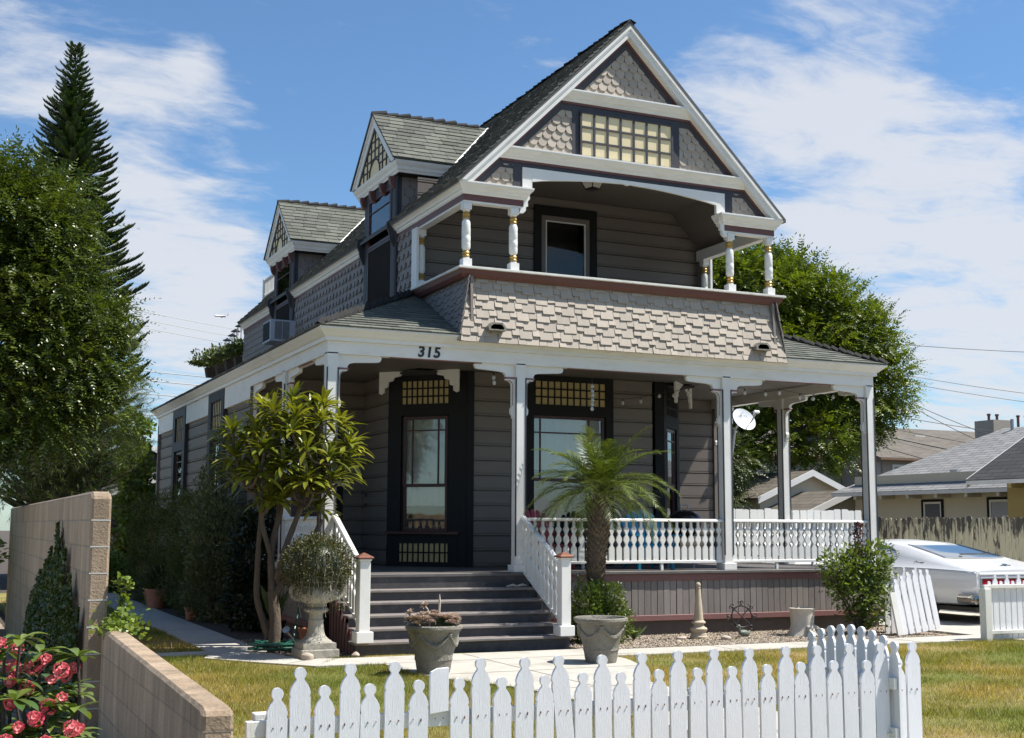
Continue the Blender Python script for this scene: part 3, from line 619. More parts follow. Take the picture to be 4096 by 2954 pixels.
m = MB(); m.sweep([(-.02, 3.99), (0, 3.995), (.045, 3.995), (.045, 4.045), (.06, 4.05), (.075, 4.062), (.095, 4.085), (.130, 4.115), (.150, 4.135), (.160, 4.14), (.160, 4.165), (-.02, 4.165)], [(XL, 13.78, 0), (XL, 4.32, 0)])
prt(m, 'porch_beam', 'white_trim')
for a, b in ((4.32, 6.355), (7.775, 10.175), (11.675, 13.78)): m = MB(); m.box(XL, XL+.06, a, b, 3.62, 3.992); prt(m, 'frieze', 'white_trim')
# dark room volumes behind the glass
m = MB(); m.box(1.85, 7.0, 3.4, 3.45, ZD-.05, 3.97); m.box(1.8, 7.0, 2.1, 4.2, 3.94, 3.97); m.box(1.8, 7.0, 2.1, 4.2, ZD-.06, ZD-.04); m.box(.6, .65, 5.2, 12.8, .3, 3.97)
prt(m, 'room', 'interior')

def frame_rect(mb, P, a0, a1, z0, z1, w, d0, d1):
    """four-sided frame in the wall frame P (origin, along, out)"""
    for (ua, ub, za, zb) in ((a0, a0+w, z0, z1), (a1-w, a1, z0, z1), (a0+w, a1-w, z0, z0+w), (a0+w, a1-w, z1-w, z1)): slab(mb, P, ua, ub, za, zb, d0, d1)
def slab(mb, P, a0, a1, z0, z1, d0, d1):
    O, U, Nn = P; mb.ext([(a0, z0), (a1, z0), (a1, z1), (a0, z1)], O+Nn*d0, U, (0,0,1), Nn*(d1-d0))
def frame_of(A, B):
    A = Vector((*A[:2], 0)); B = Vector((*B[:2], 0)); u = (B-A).normalized(); return (A, u, Vector((u.y, -u.x, 0)))
def grid_panel(P, a0, a1, z0, z1, nc, nr, casing, panel, out=.03, bar=.022, parent=None, edge=.0):
    """coloured panel behind a lattice of bars"""
    m = MB(); slab(m, P, a0, a1, z0, z1, out-.022, out-.012); o = m.build('lattice_panel', panel, parent or house)
    b = MB()
    for i in range(nc+1): x = a0+(a1-a0)*i/nc; slab(b, P, x-bar/2, x+bar/2, z0, z1, out-.012, out+.004)
    for j in range(nr+1): z = z0+(z1-z0)*j/nr; slab(b, P, a0-bar/2, a1+bar/2, z-bar/2, z+bar/2, out-.012, out+.0045)
    b.build('lattice', casing, o)
    return o
def sash_window(P, a0, a1, z0, z1, zm, cols=(.17, .66, .17), curtain_to=.0, screen=False, top_split=.16, par=None, inset=-.03, cm='curtain'):
    """double-hung window: margin lights above, plain sash below"""
    fr = MB(); t = .045
    frame_rect(fr, P, a0, a1, zm-.02, z1, t, inset, inset+.035); frame_rect(fr, P, a0, a1, z0, zm+.02, t, inset-.02, inset+.012)
    w = a1-a0-2*t; x1 = a0+t+w*cols[0]; x2 = a1-t-w*cols[2]
    for x in (x1, x2): slab(fr, P, x-.011, x+.011, zm+.02, z1-t, inset+.006, inset+.03)
    zt = z1-t-(z1-zm)*top_split; slab(fr, P, a0+t, a1-t, zt-.011, zt+.011, inset+.007, inset+.031)
    o = fr.build('window_sash', 'sash_maroon', par or house)
    g = MB(); slab(g, P, a0+t, a1-t, zm, z1-t, inset+.012, inset+.016); slab(g, P, a0+t, a1-t, z0+t, zm, inset-.012, inset-.008); g.build('window_pane', 'window_glass', o)
    c = MB(); zc = z0+(z1-z0)*curtain_to
    pts = []; n = 26
    O, U, Nn = P
    vs = []
    for i in range(n+1):
        a = a0+(a1-a0)*i/n; d = inset-.055+.008*math.sin(i*1.9)
        for z in (zc, z1): vs.append(O+U*a+Nn*d+Vector((0,0,z)))
    c.add(vs, [(2*i, 2*i+2, 2*i+3, 2*i+1) for i in range(n)])
    c.build('curtain', cm, o, smooth=True)
    rv = MB()
    for (ua, ub, za, zb) in ((a0-.02, a0, z0, z1), (a1, a1+.02, z0, z1), (a0, a1, z1, z1+.02), (a0, a1, z0-.02, z0)): slab(rv, P, ua, ub, za, zb, inset-.12, .0)
    rv.build('window_reveal', 'dark_trim', o)
    return o
# window in the left canted wall
PA = frame_of(A1, A2)
c = MB(); slab(c, PA, 0, .23, ZD, ZT, 0, .03); slab(c, PA, dA-.30, dA+.012, ZD, ZT, 0, .03); slab(c, PA, .23, dA-.30, 3.86, ZT, 0, .03); slab(c, PA, .23, dA-.30, 3.30, 3.47, 0, .03)
slab(c, PA, .23, dA-.30, ZD, .98, 0, .03); slab(c, PA, .23, dA-.30, 1.30, 1.42, 0, .03)
PF = frame_of(A2, A3); slab(c, PF, -.005, .11, ZD, ZT, 0, .03)
prt(c, 'window_casing', 'dark_trim')
grid_panel(PA, .23, dA-.30, 3.47, 3.86, 9, 3, 'dark_trim', 'shaded_yellow_panel'); grid_panel(PA, .10, dA-.16, .985, 1.295, 12, 2, 'dark_trim', 'shaded_yellow_panel', out=.034)
sash_window(PA, .26, dA-.33, 1.47, 3.28, 2.19, curtain_to=.22)
s = MB(); slab(s, PA, .0, dA-.1, 1.425, 1.465, .03, .085); prt(s, 'window_sill', 'sash_maroon')
# wide front window
c = MB(); w = BX1-BX0; PB = frame_of((BX0, 2.0), (BX1, 2.0))
slab(c, PB, 0, .20, ZD, ZT, 0, .035); slab(c, PB, w-.14, w, ZD, ZT, 0, .035); slab(c, PB, .20, w-.14, 3.90, ZT, 0, .035); slab(c, PB, .20, w-.14, 3.34, 3.50, 0, .035); slab(c, PB, .20, w-.14, ZD, 1.35, 0, .035)
prt(c, 'window_casing', 'dark_trim')
grid_panel(PB, .10, w-.14, 3.50, 3.90, 12, 3, 'dark_trim', 'shaded_yellow_panel')
sash_window(PB, .02, w-.16, 1.40, 3.33, 2.30, cols=(.19, .64, .17), curtain_to=.55, top_split=.22)
s = MB(); slab(s, PB, -.02, w+.02, 1.355, 1.40, .0, .10); prt(s, 'window_sill', 'sash_maroon')
# right canted wall
PC = frame_of(A3, A4); c = MB(); slab(c, PF, 3.40, 3.565, ZD, ZT, 0, .03)
slab(c, PC, -.005, .17, ZD, ZT, 0, .03); slab(c, PC, dC-.17, dC+.01, ZD, ZT, 0, .03); slab(c, PC, .17, dC-.17, 3.88, ZT, 0, .03); slab(c, PC, .17, dC-.17, 3.24, 3.44, 0, .03); slab(c, PC, .17, dC-.17, ZD, 1.42, 0, .03)
prt(c, 'window_casing', 'dark_trim')
grid_panel(PC, .17, dC-.17, 3.44, 3.88, 8, 3, 'dark_trim', 'shaded_yellow_panel'); sash_window(PC, .2, dC-.2, 1.47, 3.22, 2.25, curtain_to=.0)
# sawn brackets over the canted windows
def cant_bracket(P, n):
    o1 = [(-.06, .0), (-.06, -.34), (-.02, -.36), (.03, -.33), (.03, -.26), (.09, -.24), (.10, -.16), (.17, -.15), (.20, -.09), (.30, -.075), (.33, -.035), (n-.33, -.035), (n-.30, -.075), (n-.20, -.09), (n-.17, -.15), (n-.10, -.16), (n-.09, -.24), (n-.03, -.26), (n-.03, -.33), (n+.02, -.36), (n+.06, -.34), (n+.06, 0)]
    m = MB(); m.ext(o1, P[0]+P[2]*.22+Vector((0,0,3.985)), P[1], (0,0,1), P[2]*.04); prt(m, 'corner_fretwork', 'white_trim')
cant_bracket(PA, dA-.1); cant_bracket(PC, dC)
# entry door on the recessed wall
c = MB(); P = frame_of((.28, 4.3), (1.42, 4.3)); frame_rect(c, P, .0, 1.14, ZD-.1, 3.35, .13, 0, .04); prt(c, 'door_casing', 'dark_trim')
d = MB(); slab(d, P, .13, 1.01, ZD, 3.22, .0, .02); frame_rect(d, P, .25, .89, 1.95, 3.05, .04, .02, .032); dr = prt(d, 'front_door', 'sash_maroon')
k = MB(); k.lathe([(.0, 0), (.028, .005), (.028, .03), (.018, .045), (0, .05)], (1.26, 4.275, 1.86), 10, (0, -1, 0)); k.build('door_knob', 'gold', dr)
k = MB()
for z in (1.90, 2.06): k.lathe([(.0, 0), (.03, .0), (.026, .012), (.012, .018), (0, .02)], (1.74, 4.298-.3, z), 12, (-1, 0, 0))
prt(k, 'doorbell', 'black_plastic')
# left side windows with lattice transoms
for (a, b) in WL:
    P = frame_of((-.12, b), (-.12, a)); w = b-a
    c = MB(); slab(c, P, 0, .26, ZD+.2, 3.985, 0, .075); slab(c, P, w-.26, w, ZD+.2, 3.985, 0, .075); slab(c, P, .26, w-.26, 3.82, 3.985, 0, .074); slab(c, P, .26, w-.26, 3.10, 3.30, 0, .074); slab(c, P, .26, w-.26, ZD+.2, ZD+.36, 0, .074)
    prt(c, 'window_casing', 'slate_paint'); grid_panel(P, .26, w-.26, 3.30, 3.82, 6, 2, 'slate_paint', 'yellow_panel', out=.04); sash_window(P, .28, w-.28, ZD+.38, 3.08, 2.05, curtain_to=0, inset=.0)
# 315
def text_obj(body, size, loc, rot, mat, name, parent, ext=.004, shear=0.0, space=1.0, bold=0.0, align='CENTER'):
    cu = bpy.data.curves.new(name, 'FONT'); cu.body = body; cu.size = size; cu.extrude = ext; cu.align_x = align; cu.align_y = 'CENTER'; cu.shear = shear; cu.space_character = space; cu.offset = bold
    o = bpy.data.objects.new(name, cu); sc.collection.objects.link(o); dg = bpy.context.evaluated_depsgraph_get(); me = bpy.data.meshes.new_from_object(o.evaluated_get(dg)); bpy.data.objects.remove(o)
    me.materials.clear(); me.materials.append(M[mat]); q = bpy.data.objects.new(name, me); sc.collection.objects.link(q); q.location = loc; q.rotation_euler = rot
    if parent: q.parent = parent
    return q
for i, ch in enumerate('315'):
    text_obj(ch, .205, (1.135+.115*i, YF-.006, 3.915-.0*i), (R_(90), 0, 0), 'number_black', 'house_number', house, shear=.12, bold=.006)
# ================================================================ UPPER FLOOR, BALCONY, ROOFS
def EX(mb, poly, y0, y1):               # outline in (x, z), pushed along Y
    return mb.ext(poly, (0, y0, 0), (1, 0, 0), (0, 0, 1), (0, y1-y0, 0))
def mir(poly): return [(2*CXm-x, z) for x, z in reversed(poly)]
# cores
m = MB()
m.ext([(1.64, 4.11), (7.11, 4.11), (6.95, 5.04), (1.80, 5.04)], (0, -.368-4.11*.172, 0), (1,0,0), (0, .172, 1.0), (0, .08, 0)); prt(m, 'balcony_core', 'shingle_paint')
# shingled flare of the balcony front
f = MB(); zt, zb = 5.03, 4.10; hgt = zt-zb
shingles(f, (1.64, -.372, zb), (1,0,0), (0, .16, hgt), [(0, -.02), (5.47, -.02), (5.31, hgt), (.16, hgt)], .160, .132, 'stag', lift=.024, jit=.06, jrow=.03, v0=-.02, holes=[(2.62, 2.70, .14, .25)])
prt(f, 'balcony_shingles', 'shingle_paint')
for s in (-1, 1):
    f = MB(); x0 = CXm+s*2.735; x1 = CXm+s*2.575
    # wall plane leaning out towards the bottom
    if s < 0: shingles(f, (x0, 1.8, zb), (0,-1,0), (x1-x0, 0, hgt), [(0, .80), (2.18, -.03), (2.14, hgt+.02), (0, hgt+.02)], .132, .101, 'stag', lift=.018, jit=.12, v0=-.02)
    else: shingles(f, (x0, -.38, zb), (0,1,0), (x1-x0, 0, hgt), [(0, -.03), (2.18, .80), (2.18, hgt+.02), (.04, hgt+.02)], .132, .101, 'stag', lift=.018, jit=.12, v0=-.02)
    c = MB(); c.ext([(-.36, zb), (1.8, 4.9), (1.8, 5.02), (-.31, 5.02)], (x1-s*.012, 0, 0), (0,1,0), (0,0,1), (-s*.04, 0, 0)); c.build('balcony_side', 'shingle_shade_tone', f.build('balcony_shingles', 'shingle_shade_tone', house))
# rail band and cap
pb = [(1.745, 1.80, 0), (1.745, -.245, 0), (7.005, -.245, 0), (7.005, 1.80, 0)]
m = MB(); m.sweep([(-.08, 5.00), (.03, 5.00), (.055, 5.03), (.07, 5.05), (.09, 5.112), (-.08, 5.112)], pb); prt(m, 'balcony_rail_band', 'maroon')
m = MB(); m.sweep([(-.12, 5.113), (.115, 5.113), (.122, 5.12), (.122, 5.145), (.10, 5.152), (-.12, 5.165)], pb); prt(m, 'balcony_rail_cap', 'old_white_paint')
# roof vents on the flare
for xv in (2.16, 6.61):
    m = MB(); o_ = [(-.13, -.055), (-.135, .0), (-.075, .06), (.075, .06), (.135, 0), (.13, -.055)]; i_ = [(.10, -.035), (.10, -.005), (.06, .035), (-.06, .035), (-.10, -.005), (-.10, -.035)]
    m.ext(o_+[o_[0]]+[i_[-1]]+list(reversed(i_))[1:]+[i_[-1]], (xv, -.47, 4.30), (1,0,0), (0,0,1), (0, .12, 0)); o = prt(m, 'roof_vent', 'stone_pot')
    k = MB(); k.ext([(-.10,-.035),(.10,-.035),(.10,-.005),(.06,.035),(-.06,.035),(-.10,-.005)], (xv, -.40, 4.30), (1,0,0), (0,0,1), (0,.02,0)); k.build('vent_opening', 'number_black', o)
# turned balcony columns
Z0, Z1 = 5.165, 6.09
def column(x, y, half=False):
    g = [(0, Z1-Z0-.215, .052), ]
    o = MB(); o.box(x-.066, x+.066, y-.066, y+.066, Z0, Z0+.115); o.box(x-.060, x+.060, y-.060, y+.060, Z1-.10, Z1)
    o.lathe([(.052, .115), (.054, .13), (.040, .14)], (x, y, Z0), 16)
    o.lathe([(.040, .235), (.050, .25), (.062, .275), (.0625, .34), (.060, .342), (.060, .346), (.0625, .35), (.063, .44), (.061, .443), (.061, .447), (.063, .45), (.061, .457), (.061, .461), (.063, .465), (.0625, .57), (.060, .573), (.060, .577), (.0625, .58), (.062, .645), (.050, .675), (.040, .69)], (x, y, Z0), 18)
    o.lathe([(.040, .795), (.052, .805), (.054, .83)], (x, y, Z0), 16)
    q = prt(o, 'balcony_column', 'white_paint', smooth=True)
    for b in (.140, .690): r = MB(); r.lathe([(.040, b), (.052, b+.008), (.056, b+.022), (.048, b+.036), (.044, b+.040), (.050, b+.048), (.058, b+.064), (.050, b+.082), (.040, b+.092), (.042, b+.103)], (x, y, Z0), 16); r.build('column_ring', 'gold', q, smooth=True)
YC = -.165
for x in (1.80, 2.53, 6.22, 6.95): column(x, YC)
for x in (1.80, 6.95): column(x, 1.66)
m = MB()
for s in (-1, 1): x = CXm+s*2.66; m = MB(); m.box(x-.02, x+.02, 1.58, 1.80, Z0, Z1+.02); prt(m, 'pilaster_board', 'white_paint')
# beams over the columns, maroon band, small cornices
CP = [(0, 0), (.02, .0), (.035, .02), (.04, .045), (.065, .06), (.075, .085), (.11, .12), (.12, .145), (.12, .165), (-.02, .165), (-.02, 0)]
for s in (-1, 1):
    m = MB(); xa, xb = (1.735, 2.66) if s < 0 else (6.09, 7.015)
    m.box(xa, xb, -.225, -.10, 6.085, 6.26); xs = 1.735 if s < 0 else 6.89; m.box(xs, xs+.125, -.10, 1.82, 6.085, 6.26); prt(m, 'balcony_beam', 'white_trim')
    b = MB(); b.box(xa, xb-.0, -.232, -.226, 6.115, 6.23); 
    if s < 0: b.box(1.727, 1.734, -.232, 1.82, 6.115, 6.23)
    else: b.box(7.016, 7.022, -.232, 1.82, 6.115, 6.23)
    prt(b, 'beam_band', 'maroon')
EG = [(o, z+6.205) for o, z in CP]
m = MB(); m.sweep(EG, [(1.735, 2.62, 0), (1.735, -.225, 0), (2.66, -.225, 0), (2.66, -.05, 0)]); prt(m, 'eave_cornice', 'white_trim')
m = MB(); m.sweep(EG, [(6.09, -.05, 0), (6.09, -.225, 0), (7.015, -.225, 0), (7.015, 13.74, 0)]); prt(m, 'eave_cornice', 'white_trim')
# --- gable
ROUT = 4.72                             # outer edge of the rake: z = x + ROUT on the left half
def band(a, b, y0, y1, zlo=None, x_lo=None):
    """strip between offsets a and b (vertical) inside the rake edge, left half + right half"""
    x0 = (6.37-ROUT)-.0; ap = CXm+ROUT
    p = [(x0+a, 6.37), (x0+b, 6.37), (CXm, ap-b), (CXm, ap-a)]
    return p
m = MB(); EX(m, [(1.80, 6.32), (6.95, 6.32), (CXm, 8.94)], -.195, -.17); 
g = m; m = MB(); 
# back board as three pieces so the arched opening stays open
EX(m, [(1.80, 6.32), (2.66, 6.32), (2.66, 7.18)], -.195, -.17); EX(m, mir([(1.80, 6.32), (2.66, 6.32), (2.66, 7.18)]), -.195, -.17)
EX(m, [(2.34, 6.80), (6.41, 6.80), (CXm, 8.90)], -.196, -.171); prt(m, 'gable_wall', 'slate_paint')
for a, b, y, mat, nm in ((0, .185, -.335, 'white_paint', 'rake_board'), (.185, .235, -.222, 'maroon', 'rake_band'), (.235, .35, -.210, 'slate_paint', 'rake_trim')):
    for s in (0, 1):
        p = band(a, b, 0, 0); p = p if not s else mir(p); k = MB(); EX(k, p, y, -.19); o = prt(k, nm, mat)
        if nm == 'rake_board': k = MB(); q = band(-.0, .065, 0, 0); EX(k, q if not s else mir(q), -.362, -.336); q = band(.065, .095, 0, 0); EX(k, q if not s else mir(q), -.350, -.336); k.build('rake_moulding', 'white_paint', o)
# horizontal cornices of the gable
for zc, xw in ((6.80, 2.285), (7.79, 3.265)):
    m = MB(); m.sweep([(o, z+zc) for o, z in CP], [(xw, -.21, 0), (2*CXm-xw, -.21, 0)]); prt(m, 'gable_cornice', 'white_trim')
    k = MB(); k.box(xw-.0+.03, 2*CXm-xw-.03, -.228, -.2, zc-.035, zc+.0); prt(k, 'cornice_band', 'maroon')
    k = MB(); k.box(xw+.0, 2*CXm-xw-.0, -.212, -.19, zc-.135, zc-.036); prt(k, 'cornice_trim', 'slate_paint')
m = MB()
for a, b, c, d in ((2.50, 2.635, 6.37, 6.70), (3.45, 3.58, 6.965, 7.70)):
    for q_ in ((a, b), (2*CXm-b, 2*CXm-a)): m = MB(); m.box(*q_, -.216, -.19, c, d); prt(m, 'gable_post', 'slate_paint')
bd = ROUT-.35
for nm, pl in (('a', [(2.01, 6.37), (2.50, 6.37), (2.50, 6.72), (2.35, 6.72)]), ('b', [(2.60, 6.965), (3.45, 6.965), (3.45, 7.66), (3.29, 7.66)])):
    f = MB(); shingles(f, (0, -.196, 0), (1,0,0), (0,0,1), pl, .150, .120, 'fish', lift=.018, v0=6.34 if nm == 'a' else 6.94); prt(f, 'gable_shingles', 'shingle_paint')
    f = MB(); shingles(f, (0, -.196, 0), (1,0,0), (0,0,1), mir(pl), .150, .120, 'fish', lift=.018, v0=6.34 if nm == 'a' else 6.94); prt(f, 'gable_shingles', 'shingle_paint')
f = MB(); shingles(f, (0, -.196, 0), (1,0,0), (0,0,1), [(3.60, 7.955), (5.15, 7.955), (CXm, 8.745)], .150, .120, 'fish', lift=.018, v0=7.92); prt(f, 'gable_shingles', 'shingle_paint')
PG = frame_of((0, -.196), (1, -.196)); grid_panel(PG, 3.59, 5.16, 6.98, 7.655, 7, 3, 'slate_paint', 'yellow_panel', out=.045, bar=.030)
# arched spandrel and its brackets
def arch_y(t): return 6.515+.145*math.sin(math.pi*min(max(t, 0), 1))**.7
pts = [(2.645, 6.70), (2.645, 6.30), (2.70, 6.30), (2.72, 6.36), (2.75, 6.37), (2.76, 6.45), (2.80, 6.50)]
arc = [(2.80+(CXm-2.80)*k/10, 6.51+.13*math.sin(math.pi/2*k/10)) for k in range(1, 10)]+[(CXm-.06, 6.645), (CXm, 6.625)]
half = pts+arc
full = half+mir(half)[1:]
m = MB()
lo_ = half+[(CXm+ (CXm-x), z) for x, z in reversed(half)][1:]
# build as quads strips between the top edge and the arch so that the outline stays clean
st = [p for p in [(2.80, 6.50)]+arc]; st = st+[(2*CXm-x, z) for x, z in reversed(st)][1:]
for (xa, za), (xb, zb_) in zip(st, st[1:]): EX(m, [(xa, za), (xb, zb_), (xb, 6.70), (xa, 6.70)], -.232, -.19)
prt(m, 'arched_spandrel', 'white_paint')
br = [(2.645, 6.70), (2.645, 6.22), (2.655, 6.12), (2.61, 6.10), (2.60, 6.02), (2.66, 6.02), (2.70, 6.06), (2.70, 6.11), (2.735, 6.13), (2.73, 6.20), (2.765, 6.24), (2.755, 6.33), (2.80, 6.38), (2.80, 6.70)]
for s in (0, 1):
    m = MB(); EX(m, br if not s else mir(br), -.228 if not s else -.229, -.17); prt(m, 'arch_bracket', 'white_paint')
# balcony interior
sw = MB(); siding(sw, (1.80, 1.86), (6.99, 1.86), 4.9, 6.98, pitch=.212, base=5.2, holes=[(2.01, 3.16, 4.8, 6.76)]); prt(sw, 'balcony_wall', 'siding')
m = MB(); m.ext([(1.79, 6.30), (2.36, 6.90), (6.39, 6.90), (6.96, 6.30), (6.99, 6.33), (6.40, 6.94), (2.35, 6.94), (1.76, 6.33)], (0, -.165, 0), (1,0,0), (0,0,1), (0, 2.0, 0)); prt(m, 'balcony_ceiling', 'porch_ceiling')
m = MB(); m.box(1.80, 6.95, -.2, 1.85, 4.80, 4.84); prt(m, 'balcony_floor', 'deck_paint')
PD = frame_of((3.81, 1.86), (4.96, 1.86))
c = MB(); slab(c, PD, 0, .13, 4.84, 6.76, 0, .035); slab(c, PD, 1.02, 1.15, 4.84, 6.76, 0, .035); slab(c, PD, .13, 1.02, 6.60, 6.76, 0, .035); prt(c, 'door_casing', 'dark_trim')
c = MB(); slab(c, PD, .13, .21, 4.84, 6.60, -.02, .02); slab(c, PD, .94, 1.02, 4.84, 6.60, -.02, .02); slab(c, PD, .21, .94, 6.52, 6.60, -.02, .02); prt(c, 'door_jamb', 'siding')
c = MB(); frame_rect(c, PD, .21, .94, 4.85, 6.52, .018, 0, .025); d = prt(c, 'balcony_door', 'white_paint')
g = MB(); slab(g, PD, .228, .922, 4.87, 6.502, .0, .006); g.build('door_glass', 'screen_door_glass', d)
g = MB(); slab(g, PD, .1, 1.05, 4.8, 6.7, -.5, -.48); g.build('dark_room', 'interior', d)
m = MB(); m.box(2.9, 4.05, .1, .35, 5.17, 5.215); 
m = MB(); m.box(2.75, 3.75, -.12, .10, 5.1655, 5.195); prt(m, 'balcony_board', 'maroon')
# porch light under the balcony ceiling
lp = MB(); c0 = (4.05, .27, 6.83); lp.sqlathe([(.05, 0), (.06, -.02), (.155, -.045), (.155, -.062), (.12, -.066)], c0, .3)
lp.lathe([(.05, -.01), (.05, .075)], c0, 12); lamp = prt(lp, 'ceiling_lamp', 'black_iron')
lp = MB(); lp.sqlathe([(.118, -.066), (.078, -.165)], c0, .3); lp.build('lamp_glass', 'bulb_glass', lamp)
lp = MB(); lp.sqlathe([(.082, -.163), (.080, -.178), (.03, -.182)], c0, .3)
for k in range(4): a = .3+math.pi/4+k*math.pi/2; lp.tube([(c0[0]+.165*math.cos(a), c0[1]+.165*math.sin(a), c0[2]-.064), (c0[0]+.112*math.cos(a), c0[1]+.112*math.sin(a), c0[2]-.165)], .008, 5)
lp.build('lamp_cage', 'black_iron', lamp)

# --- main roof
RO = 4.775; XE = 1.595; ZR = CXm+RO; YB = 13.76
def under(mb, s):
    p = [(XE, XE+RO-.05), (XE, XE+RO), (CXm, ZR), (CXm, ZR-.07)]; p = p if not s else mir(p); EX(mb, p, -.365, YB); return mb
rf = under(MB(), 0).build('roof', 'dark_roof_shingle', house); rg = under(MB(), 1).build('roof', 'dark_roof_shingle', house)
SL = math.hypot(CXm-XE, CXm-XE)
DM = [(3.38, .79, 1.13), (9.80, .79, 1.13)]      # dormers: centre, half width, half gable width
def dz(x): return x+RO
hl = []
f = MB()
# u runs from back to front on the left slope so that the normal looks up and out
U0 = YB
for (v0, v1) in [(0, SL)]:
    pl = [(0, -.015), (YB+.375, -.015), (YB+.375, SL), (0, SL)]
    holes = []
    for yc_, hw_, gw in DM:
        for k in range(22):
            va = (k)*SL/22.; xm = XE+(va)/math.sqrt(2); zm = xm+RO; half = gw*(8.42-zm)/1.06 if zm > 7.36 else hw_
            if half > .06 and zm < 8.42: holes.append((U0-yc_-half+.06, U0-yc_+half-.06, va-.001, va+SL/22.+.001))
    shingles(f, (XE, YB, XE+RO), (0,-1,0), (1, 0, 1), pl, .26, .118, 'roof', lift=.026, jit=.3, jrow=.12, holes=holes)
f.build('roof_shingles', 'dark_roof_shingle', rf)
def caps(name, A, B, parent, step=.16, w=.10, mat='ridge_cap', lump=.03, off=.02):
    A, B = Vector(A), Vector(B); d = B-A; n = int(d.length/step); d.normalize(); sd_ = d.cross(Vector((0,0,1))).normalized(); up = sd_.cross(d); m = MB()
    for k in range(n):
        p = A+d*(k*step)+up*off; h = lump*rnd.uniform(.6, 1.5); l = step*1.25; ww = w*rnd.uniform(.85, 1.15); tw = rnd.uniform(-.015, .015)
        m.add([p-sd_*ww-up*.03, p-up*.0+up*.012+sd_*tw, p+sd_*ww-up*.03, p+d*l-sd_*ww*.9+up*(h-.03), p+d*l+up*(h+.02)+sd_*tw, p+d*l+sd_*ww*.9+up*(h-.03), p+d*l-sd_*ww*.9-up*.04, p+d*l-up*.0, p+d*l+sd_*ww*.9-up*.04],
              [(0,1,4,3), (1,2,5,4), (3,4,7,6), (4,5,8,7), (0,3,6), (2,8,5)])
    return m.build(name, mat, parent)
caps('ridge_cap', (CXm, -.38, ZR-.01), (CXm, YB, ZR-.01), rf, .17, .10, lump=.03)
# --- upper side walls
ZW0 = 4.85
for s in (0, 1):
    x = 1.75 if not s else 7.0; m = MB(); m.box(min(x, x+(.05 if not s else -.05)), max(x, x+(.05 if not s else -.05)), 1.8, 13.72, 4.3, 6.33); o = prt(m, 'upper_wall', 'shingle_shade_tone')
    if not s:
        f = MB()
        for ya, yb_ in ((1.80, 2.60), (4.17, 9.01)): f = MB(); shingles(f, (1.748, yb_, 0), (0,-1,0), (0,0,1), [(0, 4.75), (yb_-ya, 4.75), (yb_-ya, 6.20), (0, 6.20)], .215, .165, 'wave', lift=.030, v0=4.75, jit=.05); f.build('wall_shingles', 'shingle_shade_tone', o)
        f = MB(); shingles(f, (1.748, 13.72, 0), (0,-1,0), (0,0,1), [(0, 4.55), (13.72-10.59, 4.55), (13.72-10.59, 6.20), (0, 6.20)], .15, .14, 'rect', lift=.016, v0=4.55); f.build('wall_shingles', 'shingle_shade_tone', o)
m = MB(); m.box(1.75, 7.0, 13.66, 13.72, 4.3, 6.4); EX(m, [(1.75, 6.4), (7.0, 6.4), (CXm, 9.02)], 13.66, 13.72); prt(m, 'upper_back_wall', 'siding')
for a, b in ((4.17, 9.01), (10.59, 13.74)):
    m = MB(); m.sweep(EG, [(1.735, b, 0), (1.735, a, 0)]); prt(m, 'eave_cornice', 'white_trim')
    m = MB(); m.box(1.727, 1.75, a, b, 6.115, 6.21); prt(m, 'cornice_band', 'maroon')
m = MB(); m.box(1.727, 1.75, 1.82, 2.6, 6.115, 6.21); prt(m, 'cornice_band', 'maroon')
